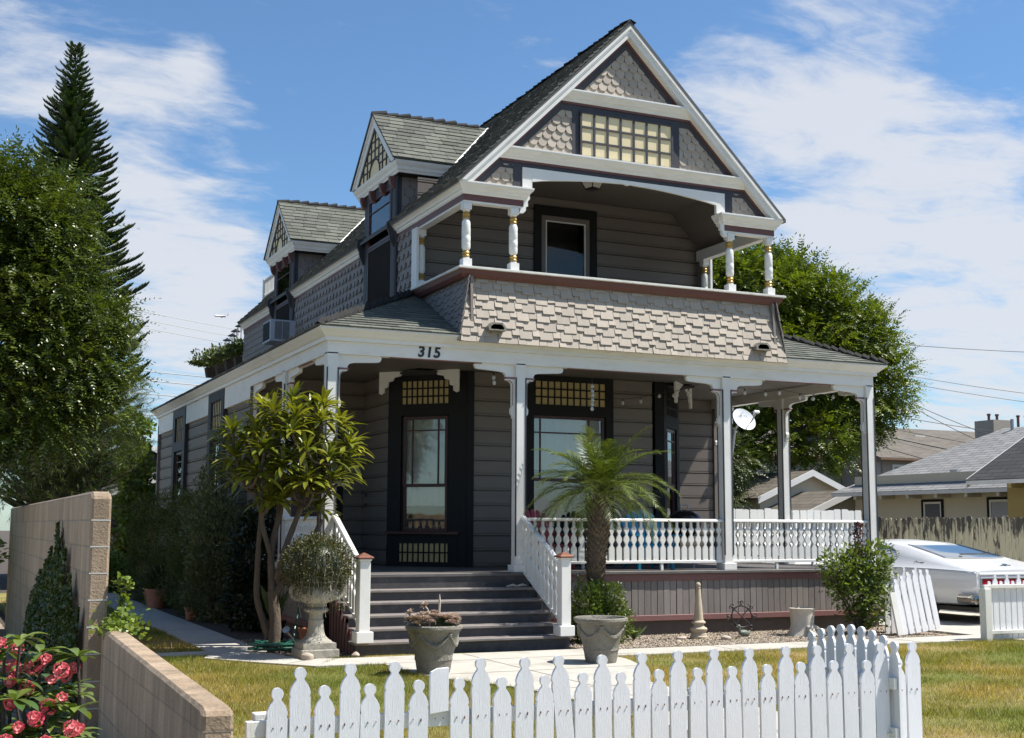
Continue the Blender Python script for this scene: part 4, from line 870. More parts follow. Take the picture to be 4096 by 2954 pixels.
# --- dormers
for yc_, h, gw in DM:
    fx = 1.56; ze = 7.36; za = 8.42; xe = ze-RO; xa = za-RO; sl_l = math.hypot(gw, za-ze)
    d = MB(); d.ext([(yc_-h, 4.85), (yc_+h, 4.85), (yc_+h, 7.22), (yc_-h, 7.22)], (1.70, 0, 0), (0,1,0), (0,0,1), (.10, 0, 0)); 
    # cheeks
    for s in (-1, 1): d.ext([(1.78, 6.30), (2.62, 7.30), (1.78, 7.30)], (0, yc_+s*h, 0), (1,0,0), (0,0,1), (0, -s*.03, 0))
    dr = prt(d, 'dormer_wall', 'dark_trim')
    f = MB(); shingles(f, (0, yc_-h-.002, 0), (1,0,0), (0,0,1), [(1.79, 6.42), (2.66, 7.29), (1.79, 7.29)], .17, .15, 'hex', lift=.012, v0=6.38, u0=.05); f.build('cheek_shingles', 'shingle_shade_tone', dr)
    m = MB(); PW = frame_of((1.70, yc_+h), (1.70, yc_-h)); w = 2*h
    slab(m, PW, 0, .20, 4.9, 7.16, 0, .02); slab(m, PW, w-.13, w, 4.9, 7.16, 0, .02); slab(m, PW, .20, w-.13, 7.03, 7.16, 0, .02)
    m.box(1.68, 1.79, yc_-h-.018, yc_-h+.02, 6.3, 7.2); m.tube([(1.705, yc_-h-.02, 4.95), (1.705, yc_-h-.02, 7.18)], .03, 8)
    m.ext([(1.73, 5.96), (1.66, 6.00), (1.60, 6.12), (1.585, 6.22), (1.545, 6.30), (1.55, 6.40), (1.60, 6.44), (1.73, 6.46)], (0, yc_-h-.02, 0), (1,0,0), (0,0,1), (0, .04, 0))
    m.ext([(1.73, 5.96), (1.66, 6.00), (1.60, 6.12), (1.585, 6.22), (1.545, 6.30), (1.55, 6.40), (1.60, 6.44), (1.73, 6.46)], (0, yc_+h-.02, 0), (1,0,0), (0,0,1), (0, .04, 0))
    m.build('dormer_trim', 'slate_paint', dr)
    dk = MB(); slab(dk, PW, .18, w-.11, 5.0, 7.05, .0, .004); 
    # sash: frame, margin lights and pane proud of the dark wall; the lower half is an insect screen
    sf = MB(); frame_rect(sf, PW, .22, w-.15, 6.20, 7.04, .045, .012, .03); slab(sf, PW, .30, .315, 6.24, 7.0, .012, .026); slab(sf, PW, .265, w-.195, 6.80, 6.815, .012, .0265); slab(sf, PW, w-.24, w-.225, 6.24, 7.0, .012, .026); frame_rect(sf, PW, .20, w-.13, 5.05, 6.20, .04, .01, .022)
    o = sf.build('window_sash', 'sash_maroon', dr)
    g = MB(); slab(g, PW, .26, w-.19, 6.24, 7.0, .008, .011); g.build('window_pane', 'window_glass', o)
    g = MB(); slab(g, PW, .26, w-.19, 6.24, 7.0, .002, .004); g.build('curtain', 'curtain', o)
    g = MB(); slab(g, PW, .235, w-.165, 5.08, 6.17, .004, .012); g.build('insect_screen', 'screen_mesh', o)
    # gable front: cornice, rakes, lattice
    y0, y1 = yc_-gw, yc_+gw
    m = MB(); m.sweep([(0, 7.17), (.03, 7.17), (.04, 7.20), (.06, 7.22), (.07, 7.26), (.10, 7.30), (.115, 7.33), (.115, 7.355), (-.02, 7.355), (-.02, 7.17)], [(2.56, y1-.115, 0), (fx+.115, y1-.115, 0), (fx+.115, y0+.115, 0), (2.56, y0+.115, 0)]); m.build('dormer_cornice', 'white_trim', dr)
    m = MB(); m.ext([(yc_-gw+.1, 7.165), (yc_+gw-.1, 7.165), (yc_+gw-.1, 7.17), (yc_-gw+.1, 7.17)], (fx+.1, 0, 0), (0,1,0), (0,0,1), (1.0, 0, 0)); m.build('dormer_soffit', 'dark_trim', dr)
    for s in (-1, 1):
        m = MB(); k = .15; m.ext([(yc_+s*gw, 7.34), (yc_+s*(gw-.20), 7.34), (yc_, za-.22), (yc_, za-.01)], (fx, 0, 0), (0,1,0), (0,0,1), (.06, 0, 0)); m.ext([(yc_+s*gw, 7.35), (yc_+s*(gw-.06), 7.35), (yc_, za-.07), (yc_, za-.005)], (fx-.025, 0, 0), (0,1,0), (0,0,1), (.025, 0, 0)); m.build('dormer_rake', 'white_paint', dr)
    PL = frame_of((fx+.03, yc_+1), (fx+.03, yc_-1)); ip = [(-.90, 7.36), (.90, 7.36), (0, 8.20)]
    m = MB(); m.ext([(yc_-.93, 7.35), (yc_+.93, 7.35), (yc_, 8.22)], (fx+.035, 0, 0), (0,1,0), (0,0,1), (.02, 0, 0)); pan = m.build('lattice_panel', 'shaded_yellow_panel' if False else 'yellow_panel', dr)
    m = MB()
    for k in range(-4, 5):
        yy = k*.2; top = 8.20-abs(yy)*.93; lo_ = 7.36 if abs(yy) > .25 else 7.36+math.sqrt(max(.28**2-yy*yy, 0))
        if top > lo_: m.ext([(yc_+yy-.011, lo_), (yc_+yy+.011, lo_), (yc_+yy+.011, top), (yc_+yy-.011, top)], (fx+.018, 0, 0), (0,1,0), (0,0,1), (.018, 0, 0))
    for j in range(1, 6):
        z = 7.36+j*.15; hw2 = (8.20-z)/.93
        if z < 7.64:
            g0 = math.sqrt(.28**2-(z-7.36)**2)
            for s in (-1, 1): m.ext([(yc_+s*g0, z-.01), (yc_+s*hw2, z-.01), (yc_+s*hw2, z+.01), (yc_+s*g0, z+.01)], (fx+.0185, 0, 0), (0,1,0), (0,0,1), (.018, 0, 0))
        else: m.ext([(yc_-hw2, z-.01), (yc_+hw2, z-.01), (yc_+hw2, z+.01), (yc_-hw2, z+.01)], (fx+.0185, 0, 0), (0,1,0), (0,0,1), (.018, 0, 0))
    m.tube([(fx+.022, yc_+.28*math.cos(a*math.pi/12), 7.36+.28*math.sin(a*math.pi/12)) for a in range(13)], .011, 6)
    for s in (-1, 1): m.ext([(yc_+s*.93, 7.36), (yc_+s*.87, 7.36), (yc_, 8.16), (yc_, 8.22)], (fx+.014, 0, 0), (0,1,0), (0,0,1), (.02, 0, 0))
    m.build('lattice', 'slate_paint', pan)
    for yy in (-.76, -.27, .27, .76):
        m = MB(); m.ext([(1.70, 7.16), (1.585, 7.16), (1.585, 7.10), (1.61, 7.02), (1.66, 6.97), (1.70, 6.96)], (0, yc_+yy-.04, 0), (1,0,0), (0,0,1), (0, .08, 0)); m.build('eave_bracket', 'sash_maroon' if False else 'maroon', dr)
    # dormer roof
    ov = .02; fx2 = fx-.05
    for s in (-1, 1):
        a = Vector((fx2, yc_+s*(gw+ov), ze-.0)); b = Vector((xe+.02, yc_+s*(gw+ov), ze)); c_ = Vector((xa+.02, yc_, za)); e = Vector((fx2, yc_, za))
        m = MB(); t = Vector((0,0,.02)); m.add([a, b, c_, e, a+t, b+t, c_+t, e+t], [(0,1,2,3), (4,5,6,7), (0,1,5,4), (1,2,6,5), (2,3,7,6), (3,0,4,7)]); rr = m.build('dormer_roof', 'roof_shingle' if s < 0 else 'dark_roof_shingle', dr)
        if s < 0:
            f = MB(); L_ = (Vector((0, yc_, za))-Vector((0, yc_-gw-ov, ze))).length
            shingles(f, (fx2, yc_-gw-ov, ze+.022), (1,0,0), (0, gw+ov, za-ze), [(0, -.015), (xe-fx2, -.015), (xa-fx2, L_), (0, L_)], .27, .135, 'roof', lift=.014, jit=.12, jrow=.03); f.build('roof_shingles', 'roof_shingle', rr)
            f = MB(); n_ = Vector((0, -(za-ze), gw)).normalized(); p0 = b+n_*.05; p1 = c_+n_*.05; f.add([p0-Vector((.05,0,0)), p0+Vector((.05,0,0)), p1+Vector((.05,0,0)), p1-Vector((.05,0,0)), p0-Vector((.05,0,.05)), p0+Vector((.05,0,-.05)), p1+Vector((.05,0,-.05)), p1-Vector((.05,0,.05))], [(0,1,2,3), (0,1,5,4), (1,2,6,5), (2,3,7,6), (3,0,4,7), (4,5,6,7)]); f.build('valley_flashing', 'white_paint', dr)
    caps('ridge_cap', (fx2, yc_, za+.01), (xa-.05, yc_, za+.01), dr, .21, .07, lump=.04)
# --- low roof round the porch
zp0, zp1 = 4.172, 5.075; XI = 1.73; ye = -.355
m = MB()
m.add([(-.345, ye, zp0), (9.095, ye, zp0), (7.02, XI, zp1), (XI, XI, zp1), (-.345, ye, zp0-.02), (9.095, ye, zp0-.02), (7.02, XI, zp1-.05), (XI, XI, zp1-.05)], [(0,1,2,3), (4,5,6,7), (0,1,5,4)])
m.add([(-.345, ye, zp0), (XI, XI, zp1), (XI, 13.8, zp1), (-.345, 13.9, zp0), (-.345, ye, zp0-.02), (-.345, 13.9, zp0-.02)], [(0,1,2,3), (0,3,5,4)])
m.add([(9.095, ye, zp0), (7.02, XI, zp1), (7.02, 13.8, zp1), (9.095, 13.9, zp0)], [(0,1,2,3)])
lr = prt(m, 'porch_roof', 'dark_roof_shingle')
f = MB(); Lp = math.hypot(XI-ye, zp1-zp0)
shingles(f, (-.345, ye, zp0+.003), (1,0,0), (0, XI-ye, zp1-zp0), [(0, -.02), (2.3, -.02), (2.3, Lp), (XI+.345, Lp)], .27, .13, 'roof', lift=.014, jit=.12, jrow=.04)
f.build('roof_shingles', 'roof_shingle', lr); f = MB()
shingles(f, (-.345, ye, zp0+.003), (1,0,0), (0, XI-ye, zp1-zp0), [(7.2, -.02), (9.44, -.02), (7.365, Lp), (7.0, Lp)], .27, .13, 'roof', lift=.014, jit=.12, jrow=.04)
f.build('roof_shingles', 'roof_shingle', lr)
f = MB(); shingles(f, (-.345, 13.8, zp0+.003), (0,-1,0), (XI+.345, 0, zp1-zp0), [(0, -.02), (13.8-ye, -.02), (13.8-ye, .12), (0, .12)], .25, .113, 'roof', lift=.018, jit=.2, jrow=.1); f.build('roof_shingles', 'dark_roof_shingle', lr)
caps('hip_cap', (-.36, -.37, zp0+.01), (XI, XI, zp1+.03), lr, .13, .06, lump=.04); caps('hip_cap', (9.10, -.37, zp0+.01), (7.02, XI, zp1+.03), lr, .13, .06, lump=.04)
# rear roof deck rail and rear deck
for (A, B, z, hgt_, n_) in (((2.25, 13.9, 0), (2.25, 12.7, 0), 7.02, .44, 9), ((1.80, 17.2, 0), (1.80, 13.76, 0), 5.30, .46, 22)):
    A, B = Vector(A), Vector(B); L_ = (A-B).length; m = MB()
    m.box(A.x-.03, A.x+.03, B.y, A.y, z+hgt_, z+hgt_+.035); m.box(A.x-.02, A.x+.02, B.y, A.y, z+.05, z+.08)
    for k in range(n_): yy = B.y+L_*(k+.5)/n_; m.box(A.x-.012, A.x+.012, yy-.022, yy+.022, z+.08, z+hgt_)
    for yy in (B.y, A.y): m.box(A.x-.045, A.x+.045, yy-.04, yy+.04, z-.2, z+hgt_+.06)
    prt(m, 'roof_railing', 'white_trim')
m = MB(); m.box(1.75, 7, 13.76, 17.3, 5.05, 5.28); m.box(1.8, 7, 13.8, 17.2, 0, 5.05); prt(m, 'rear_wing', 'siding')
# ================================================================ GROUND AND PAVING
def sheet(name, poly, z, mat, thick=0.0):
    m = MB()
    if thick: m.ext([(x, y) for x, y in poly], (0, 0, z-thick), (1,0,0), (0,1,0), (0,0,thick))
    else: m.add([(x, y, z) for x, y in poly], [tuple(range(len(poly)))])
    return tag(m.build(name, mat), kind='structure')
sheet('ground', [(-350, -350), (350, -350), (350, 350), (-350, 350)], -.16, 'soil')
sheet('lawn', [(-3.5, -11.2), (13.5, -11.2), (13.5, -3.3), (7.6, -2.62), (3.0, -2.62), (2.0, -1.6), (-1.0, -1.2), (-1.5, 15.2), (-3.5, 15.2)], -.012, 'lawn_ground', .14)
sheet('soil_bed', [(-.98, -1.3), (-.02, -1.55), (-.02, 4.6), (-.1, 18), (-1.0, 18)], -.004, 'soil', .1)
sheet('gravel_bed', [(2.84, -1.93), (8.9, -1.93), (9.0, -.1), (2.8, -.1)], -.002, 'gravel', .1)
sheet('neighbour_driveway', [(-30, -9.2), (-5.0, -9.2), (-5.0, 30), (-30, 30)], -.03, 'concrete', .1)
sheet('neighbour_bed', [(-5.0, -11), (-3.74, -11), (-3.74, 30), (-5.0, 30)], -.03, 'gravel', .1)
def walk(name, poly, z=.006, joints=()):
    o = sheet(name, poly, z, 'concrete', .10); return o
arc = [(2.75, -2.63), (2.74, -3.0), (2.60, -3.5), (2.40, -3.9), (2.12, -4.3), (1.92, -4.7), (1.82, -5.2), (1.78, -6.0), (1.78, -11.2)]
larc = [(.56, -11.2), (.53, -6.0), (.50, -5.4), (.44, -5.0), (.30, -4.6), (.10, -4.2), (-.06, -3.7), (-.10, -3.2), (-.10, -2.45)]
walk('front_walk', [(-.86, -2.42), (-.40, -1.72), (2.86, -1.72), (3.2, -1.94), (3.2, -2.63)]+arc+larc)
walk('garden_walk', [(3.204, -2.63), (9.2, -2.63), (9.2, -1.94), (3.204, -1.94)])
walk('side_walk', [(-1.66, 15.5), (-1.66, -.55), (-1.85, -1.1), (-1.4, -1.75), (-.865, -2.42), (-.405, -1.72), (-.62, -1.62), (-.9, -1.2), (-.97, -.8), (-.97, 15.5)])
walk('stepping_strip', [(-3.45, -.30), (-1.665, -.24), (-1.665, -.56), (-3.45, -.62)], .003)
sheet('driveway', [(9.21, -30), (13.4, -30), (13.4, 26), (9.21, 26)], .002, 'concrete', .12)
sheet('sidewalk', [(-40, -13.4), (9.2, -13.4), (9.2, -11.3), (-40, -11.3)], -.01, 'concrete', .12)
sheet('sidewalk', [(-60, -19.0), (60, -19.0), (60, -17.2), (-60, -17.2)], -.02, 'concrete', .12)
sheet('road', [(-200, -34), (200, -34), (200, -20.5), (-200, -20.5)], -.12, 'asphalt')
m = MB()
for a in [(-.1, -2.55), (.0, -3.75)]: pass
for (x0, y0, x1, y1) in ((-.1, -2.46, 3.2, -2.46), (-.05, -3.7, 2.5, -3.7), (.5, -5.2, 1.85, -5.2), (.55, -6.7, 1.78, -6.7), (.55, -8.2, 1.78, -8.2), (1.16, -1.75, 1.16, -9), (4.6, -2.62, 4.6, -1.95), (6.1, -2.62, 6.1, -1.95), (7.6, -2.62, 7.6, -1.95), (-1.65, 1, -.98, 1), (-1.65, 3, -.98, 3), (-1.65, 5, -.98, 5), (-1.65, 7.4, -.98, 7.4), (-1.1, -2.05, -.66, -1.66)):
    d = Vector((x1-x0, y1-y0, 0)).normalized(); n = Vector((-d.y, d.x, 0))*.006; m.add([Vector((x0,y0,.0075))-n, Vector((x1,y1,.0075))-n, Vector((x1,y1,.0075))+n, Vector((x0,y0,.0075))+n], [(0,1,2,3)])
tag(m.build('paving_joints', 'soil'), kind='structure')
# grass blades: one mass
def in_poly(x, y, P):
    c = np.zeros(len(x), bool); n = len(P)
    for i in range(n):
        x0, y0 = P[i]; x1, y1 = P[(i+1) % n]; cnd = ((y0 > y) != (y1 > y)) & (x < (x1-x0)*(y-y0)/(y1-y0+1e-12)+x0); c ^= cnd
    return c
def grass(n, x0, x1, y0, y1, excl, name, h=.035, label='short lawn grass'):
    x = nrg.uniform(x0, x1, n); y = nrg.uniform(y0, y1, n); ok = np.ones(n, bool)
    for P in excl: ok &= ~in_poly(x, y, P)
    x, y = x[ok], y[ok]; n = len(x)
    # denser close to the viewer is not needed; size varies in clumps
    cl = .6+.8*(np.sin(x*3.1+np.sin(y*2.3)*2)*np.sin(y*2.7+1.3)*.5+.5)
    p = np.stack([x, y, np.full(n, -.014)], 1); d = np.stack([nrg.normal(0, .45, n), nrg.normal(0, .45, n), np.ones(n)], 1)
    return leaves(name, 'grass_blade', p, d, h*1.25*cl*nrg.uniform(.5, 1.4, n), aspect=.18, nrm=nrg.normal(0, 1, (n, 3)), shape='tri', curl=.2)
walkP = [(-.86, -2.42), (-.40, -1.72), (2.86, -1.72), (3.2, -1.94), (3.2, -2.63)]+arc+larc
sideP = [(-1.66, 16), (-1.66, -.55), (-1.85, -1.1), (-1.4, -1.75), (-.865, -2.42), (-.4, -1.6), (3, -1.6), (3, 16)]
g1 = grass(170000, -3.48, .62, -10.2, -1.0, [walkP, sideP], 'grass')
tag(g1, 'short green and straw coloured lawn left of the front walk', 'grass', kind='stuff')
g2 = grass(210000, 1.7, 10.5, -9.9, -2.64, [walkP], 'grass'); tag(g2, 'dry patchy lawn right of the front walk', 'grass', kind='stuff')
g3 = grass(36000, -3.48, -1.67, -.22, 12, [], 'grass', .045); tag(g3, 'shaded lawn strip between block wall and side path', 'grass', kind='stuff')
# gravel pebbles and leaf litter in the bed
def pebbles(n, box, mat, name, s0, s1, label, z=0.0):
    x = nrg.uniform(box[0], box[1], n); y = nrg.uniform(box[2], box[3], n); s = nrg.uniform(s0, s1, n)[:, None, None]
    oc = np.array([(1,0,0),(-1,0,0),(0,1,0),(0,-1,0),(0,0,.7),(0,0,-.7)], float); r = nrg.normal(0, 1, (n, 6, 3))*.18+oc
    a = nrg.uniform(0, 6.28, n); ca, sa = np.cos(a)[:, None], np.sin(a)[:, None]; rx = r[..., 0]*ca-r[..., 1]*sa; ry = r[..., 0]*sa+r[..., 1]*ca
    V = np.stack([rx, ry, r[..., 2]], -1)*s+np.stack([x, y, np.full(n, z)], 1)[:, None, :]
    F = np.array([(0,2,4),(2,1,4),(1,3,4),(3,0,4),(2,0,5),(1,2,5),(3,1,5),(0,3,5)]); Fa = (np.arange(n)[:, None, None]*6+F[None]).reshape(-1, 3)
    return tag(fast_mesh(name, V.reshape(-1, 3), Fa, mat), label, name, kind='stuff')
surf('pebble', (0.36, 0.30, 0.24), 0.85, 0.15, 30, 0.0, island=0.45)
pebbles(14000, (2.86, 8.7, -1.9, -.25), 'pebble', 'pebbles', .006, .017, 'small tan and white pebbles covering the bed along the porch skirt', .004)
pebbles(900, (-.95, -.1, -1.1, 1.2), 'pebble', 'pebbles', .006, .018, 'scattered pebbles in the shaded bed under the porch rail', .0)
n = 1500; p = np.stack([nrg.uniform(2.9, 8.9, n), nrg.uniform(-1.92, -.3, n), np.full(n, .02)], 1); lo = leaves('leaf_litter', 'leaf_litter', p, rand_dir(n)*np.array([1,1,.25]), nrg.uniform(.02, .05, n), .5); tag(lo, 'dry fallen leaves scattered over the gravel bed', 'leaf litter', kind='stuff')

# ================================================================ BLOCK WALLS
def wall_prism(name, x0, x1, pts, label, cat='wall', cap=.03):
    """pts: outline in (y, z)"""
    m = MB(); m.ext(pts, (x0, 0, 0), (0,1,0), (0,0,1), (x1-x0, 0, 0)); o = m.build(name, 'block_wall', bevel=.018); return tag(o, label, cat)
wall_prism('block_wall', -3.745, -3.60, [(-6.35, -.05), (4.6, -.05), (4.6, 1.80), (-6.25, 1.80), (-6.35, 1.76)], 'tall tan concrete block wall with vine climbing its face')
wall_prism('block_wall', -3.635, -3.485, [(-10.28, -.3), (-6.37, -.3), (-6.37, .775), (-6.5, .78), (-10.20, .70), (-10.28, .68)], 'low tan block wall running from the tall wall to the picket fence')

for w_, x0, x1, yy_, zs in ((0, -3.743, -3.602, -6.3515, (.198, .396, .594, .792, .990, 1.188, 1.386, 1.584)), (1, -3.633, -3.487, -10.2815, (.198, .396, .594))):
    wl_ = [o for o in sc.objects if o.name.startswith('block_wall')][w_]
    for z in zs: m = MB(); m.box(x0, x1, yy_, yy_+.004, z-.005, z+.005); m.build('mortar_joint', 'mortar' if w_ == 0 else 'block_wall', wl_)
# ================================================================ PICKET FENCES
def picket_outline(h, w=.108):
    r = .0305; q = w/2; top = h
    pts = [(q*.97, 0), (q*.97, top-.152), (q*.90, top-.145), (q*.90, top-.138), (q*.97, top-.128), (q*.90, top-.108), (q*.72, top-.086), (q*.50, top-.070), (.020, top-.062)]
    head = [(r*math.cos(a), top-r+r*math.sin(a)) for a in [math.radians(x) for x in range(-50, 231, 20)]]
    left = [(-x, z) for x, z in reversed(pts)]
    return pts+head+left
def picket_mesh(h, w=.108, t=.020, name='picket'):
    m = MB(); m.ext(picket_outline(h, w), (0, 0, 0), (1,0,0), (0,0,1), (0, t, 0)); o = m.build(name, 'picket_paint', bevel=.0025); me = o.data; me['w'] = 1; bpy.data.objects.remove(o); return me
PM_T, PM_S = picket_mesh(.95), picket_mesh(.85)
fence = thing('picket_fence', 'white picket fence along the street with round-headed pickets, one broken off short', 'fence', (-3.22, -10.05, 0))
ZG = -.10
for i in range(34):
    x = -3.22+i*.1222
    if i == 7:
        b = MB(); b.ext([(-.052, .0), (.052, .012), (.054, .235), (-.01, .232), (-.046, .215), (-.052, .200)], (0,0,0), (1,0,0), (0,0,1), (0, .02, 0)); o = b.build('picket', 'picket_paint', fence, bevel=.002); o.location = (x+3.22, -.002, .578); o['label'] = 'broken picket left as a short stub'; continue
    tall = i % 2 == 1
    o = place_mesh('picket', PM_T if tall else PM_S, fence, (x+3.22+rnd.uniform(-.004, .004), rnd.uniform(-.002, .002), ZG+rnd.uniform(-.006, .006)), 0)
    o.rotation_euler = (rnd.uniform(-.004, .004), rnd.uniform(-.012, .012) if i != 13 else -R_(5.5), rnd.uniform(-.02, .02))
    if i == 13: o.location.x += .06; o.rotation_euler = (0, -R_(5.5), 0)
for z in (.555, .12):
    m = MB(); m.box(-.15, 4.1, .022, .060, z-.045, z+.035); m.build('rail', 'old_white_paint', fence, bevel=.003)
for x in (-.06, 2.5, 4.06):
    m = MB(); m.box(x-.04, x+.04, .061, .14, -.15, .62); m.build('post', 'old_white_paint', fence, bevel=.004)
m = MB()
for i in range(34):
    x = i*.1222
    for dx in (-.022, .022):
        for z in (.555,): m.box(x+dx-.0022, x+dx+.0022, -.0045, .0, z-.006+rnd.uniform(-.006, .006), z+.004)
m.build('nail_heads', 'rusty_copper', fence)
# arched gate swung inwards
gate = thing('picket_gate', 'white arched picket gate standing open behind the right end of the street fence', 'gate', (.66, -10.10, 0), R_(92))
for k in range(9):
    h = .845+.085*math.sin(math.pi*(k+.3)/8.6); me = picket_mesh(h+.1, .085)
    place_mesh('picket', me, gate, (.03+k*.098, 0, -.1))
for z in (.30, .60): m = MB(); m.box(0, .86, .021, .05, z-.035, z+.035); m.build('rail', 'old_white_paint', gate, bevel=.003)
m = MB(); m.ext([(.03, .30), (.08, .27), (.83, .60), (.78, .63)], (0, .051, 0), (1,0,0), (0,0,1), (0, .02, 0)); m.build('brace', 'old_white_paint', gate)
# fence right of the driveway opening, seen from its rail side
rf_ = thing('picket_fence', 'white picket fence by the driveway seen from its rail side behind the car', 'fence', (8.72, -2.66, 0))
for k in range(26):
    h = .93 if k % 2 else .84; me = PM_T if k % 2 else PM_S
    o = place_mesh('picket', me, rf_, (.13+k*.112, .05, -.02), 0, scale=(.86, 1, .98))
for z, t in ((.735, .05), (.10, .05)): m = MB(); m.box(-.02, 3.2, .0, .048, z-.02, z+.03); m.build('rail', 'old_white_paint', rf_, bevel=.004)
m = MB(); m.box(-.05, .07, -.04, .08, -.05, .735-.021); m.build('post', 'old_white_paint', rf_, bevel=.006)
# loose gate panel leaning on the short fence
pf = thing('picket_fence', 'short white picket fence section behind the leaning gate panel by the rose bush', 'fence', (8.15, -1.28, 0), R_(3))
for k in range(6): place_mesh('picket', PM_T if k % 2 else PM_S, pf, (k*.118, 0, .0), 0, scale=(.8, 1, 1.02))
for z in (.25, .70): m = MB(); m.box(-.05, .72, .021, .05, z-.03, z+.03); m.build('rail', 'old_white_paint', pf)
lg = thing('gate_panel', 'loose white gate panel of six pickets leaning by the rose bush', 'gate', (8.02, -1.74, 0.02)); lg.rotation_euler = (R_(-8), R_(-5), R_(2))
for k, h in enumerate((.80, .84, .88, .90, .89, .88)): place_mesh('picket', picket_mesh(h, .098), lg, (.06+k*.128, 0, 0))
for z in (.12, .66): m = MB(); m.box(.0, .76, .021, .05, z-.03, z+.03); m.build('rail', 'old_white_paint', lg)
m = MB(); m.box(-.09, .01, -.012, .02, 0, .62); m.build('side_board', 'old_white_paint', lg)
# dog-eared board fences
def board_fence(name, A, B, h, w, label, mat, ear=.02, hv=.012, gap=.006, t=.016, rails=(.3, 1.3), z0=0):
    A, B = Vector((*A, 0)), Vector((*B, 0)); n = int((B-A).length/w); d = (B-A).normalized(); t_ = thing(name, label, 'fence', tuple(A), math.atan2(d.y, d.x))
    ms = []
    for k in range(4):
        hh = h+rnd.uniform(-hv, hv); m = MB(); m.ext([(gap, z0), (w-gap, z0), (w-gap, hh-ear), (w-gap-ear, hh), (gap+ear, hh), (gap, hh-ear)], (0,0,0), (1,0,0), (0,0,1), (0, t, 0)); o = m.build('board', mat); ms.append(o.data); bpy.data.objects.remove(o)
    for k in range(min(n, 99)): o = place_mesh('board', ms[rnd.randrange(4)], t_, (k*w, rnd.uniform(-.004, .004), rnd.uniform(-hv, 0))); o.rotation_euler = (0, rnd.uniform(-.006, .006), 0)
    for z in rails: m = MB(); m.box(0, n*w, t+.001, t+.05, z-.04, z+.04); m.build('rail', mat, t_)
    return t_
board_fence('board_fence', (13.45, 13.2), (13.85, -1.0), 1.78, .150, 'weathered cream dog-eared board fence with dark mildew stains behind the white car', 'fence_cream', hv=.03, ear=.03, gap=.004)
board_fence('board_fence', (13.84, -1.05), (13.9, -5.0), 1.80, .145, 'peeling cream board fence at the right edge beyond the driveway', 'fence_cream', hv=.02, ear=.03, gap=.003)
board_fence('board_fence', (9.0, 4.9), (12.9, 4.9), 1.93, .175, 'white dog-eared board fence behind the right porch rail', 'white_paint', rails=(.3, 1.2, 1.7))
# ================================================================ GARDEN OBJECTS
def urn_plant_strands(): pass
# pedestal urn
u = thing('garden_urn', 'weathered stone pedestal urn with a scroll handle left of the steps', 'urn', (-.60, -1.42, 0))
m = MB(); m.box(-.23, .23, -.23, .23, .0, .105); m.build('plinth', 'stone_urn', u, bevel=.01)
m = MB(); m.box(-.20, .20, -.20, .20, .106, .175); m.lathe([(.20, .17), (.19, .19), (.15, .215), (.115, .25), (.10, .30), (.092, .37), (.088, .41), (.094, .425), (.094, .435), (.084, .445), (.082, .49), (.088, .515), (.118, .525), (.145, .54), (.150, .555), (.140, .568), (.10, .575), (.09, .58)], (0,0,0), 28); m.build('pedestal', 'stone_urn', u, smooth=True)
m = MB(); m.lathe([(.09, .58), (.11, .60), (.105, .625), (.15, .64), (.20, .66), (.245, .70), (.262, .75), (.25, .80), (.235, .84), (.25, .875), (.27, .89), (.25, .90), (.22, .89), (.21, .84), (.0, .80)], (0,0,0), 32); m.build('bowl', 'stone_urn', u, smooth=True)
for s in (-1, 1):
    m = MB(); pts = [(s*(.22+.10*math.sin(t*1.15)), -.03, .86-.05*t*.9-.0*t) for t in [i*.35 for i in range(0, 9)]]; pts = [(s*(.235+.085*math.sin(a)), -.02, .77+.085*math.cos(a)) for a in [i*math.pi/10 for i in range(-1, 14)]]
    m.tube(pts, [.018+.010*abs(math.sin(i*.4)) for i in range(len(pts))], 8); m.build('handle', 'stone_urn', u, smooth=True)
# trailing plant of the urn
n = 9000; a = nrg.uniform(0, 2*np.pi, n); ph = np.arccos(nrg.uniform(-.85, 1, n)); rr = nrg.uniform(.80, 1.04, n)
rr = rr*(1+.07*np.sin(a*5+ph*3)+.05*np.sin(a*11)); P = np.stack([.42*rr*np.sin(ph)*np.cos(a), .40*rr*np.sin(ph)*np.sin(a), 1.07+.37*rr*np.cos(ph)], 1)
D_ = P-np.array([0,0,1.0]); D_ = unit(D_)*.7+nrg.normal(0, .5, (n, 3)); 
tp = thing('trailing_succulent', 'dome of trailing succulent with dry hanging stems filling the pedestal urn', 'plant', (-.60, -1.42, 0))
leaves('green_tips', 'trailing_green', P, D_, nrg.uniform(.018, .042, n), .4, parent=tp)
n = 520; a = nrg.uniform(0, 2*np.pi, n); r0 = nrg.uniform(.26, .40, n); z0 = nrg.uniform(.72, 1.30, n); ln = nrg.uniform(.05, .30, n)*nrg.uniform(.3, 1, n)
seg = 5; V = []; F = []
for i in range(n):
    x, y = r0[i]*math.cos(a[i]), r0[i]*math.sin(a[i]); w = .0018; tx, ty = -math.sin(a[i])*w, math.cos(a[i])*w; b = len(V); x2, y2 = x, y
    for s in range(seg+1):
        t = s/seg; zz = z0[i]-ln[i]*t; x2 += rnd.uniform(-.014, .014); y2 += rnd.uniform(-.014, .014); V += [(x2-tx, y2-ty, zz), (x2+tx, y2+ty, zz)]
    F += [(b+2*s, b+2*s+1, b+2*s+3, b+2*s+2) for s in range(seg)]
fast_mesh('dry_stems', V, F, 'twig', tp)
n = 900; a = nrg.uniform(0, 2*np.pi, n); z = nrg.uniform(.55, .95, n); r = nrg.uniform(.30, .40, n); P = np.stack([r*np.cos(a), r*np.sin(a), z], 1); leaves('hanging_leaves', 'trailing_green', P, rand_dir(n)+[0,0,-.5], nrg.uniform(.015, .03, n), .4, parent=tp)
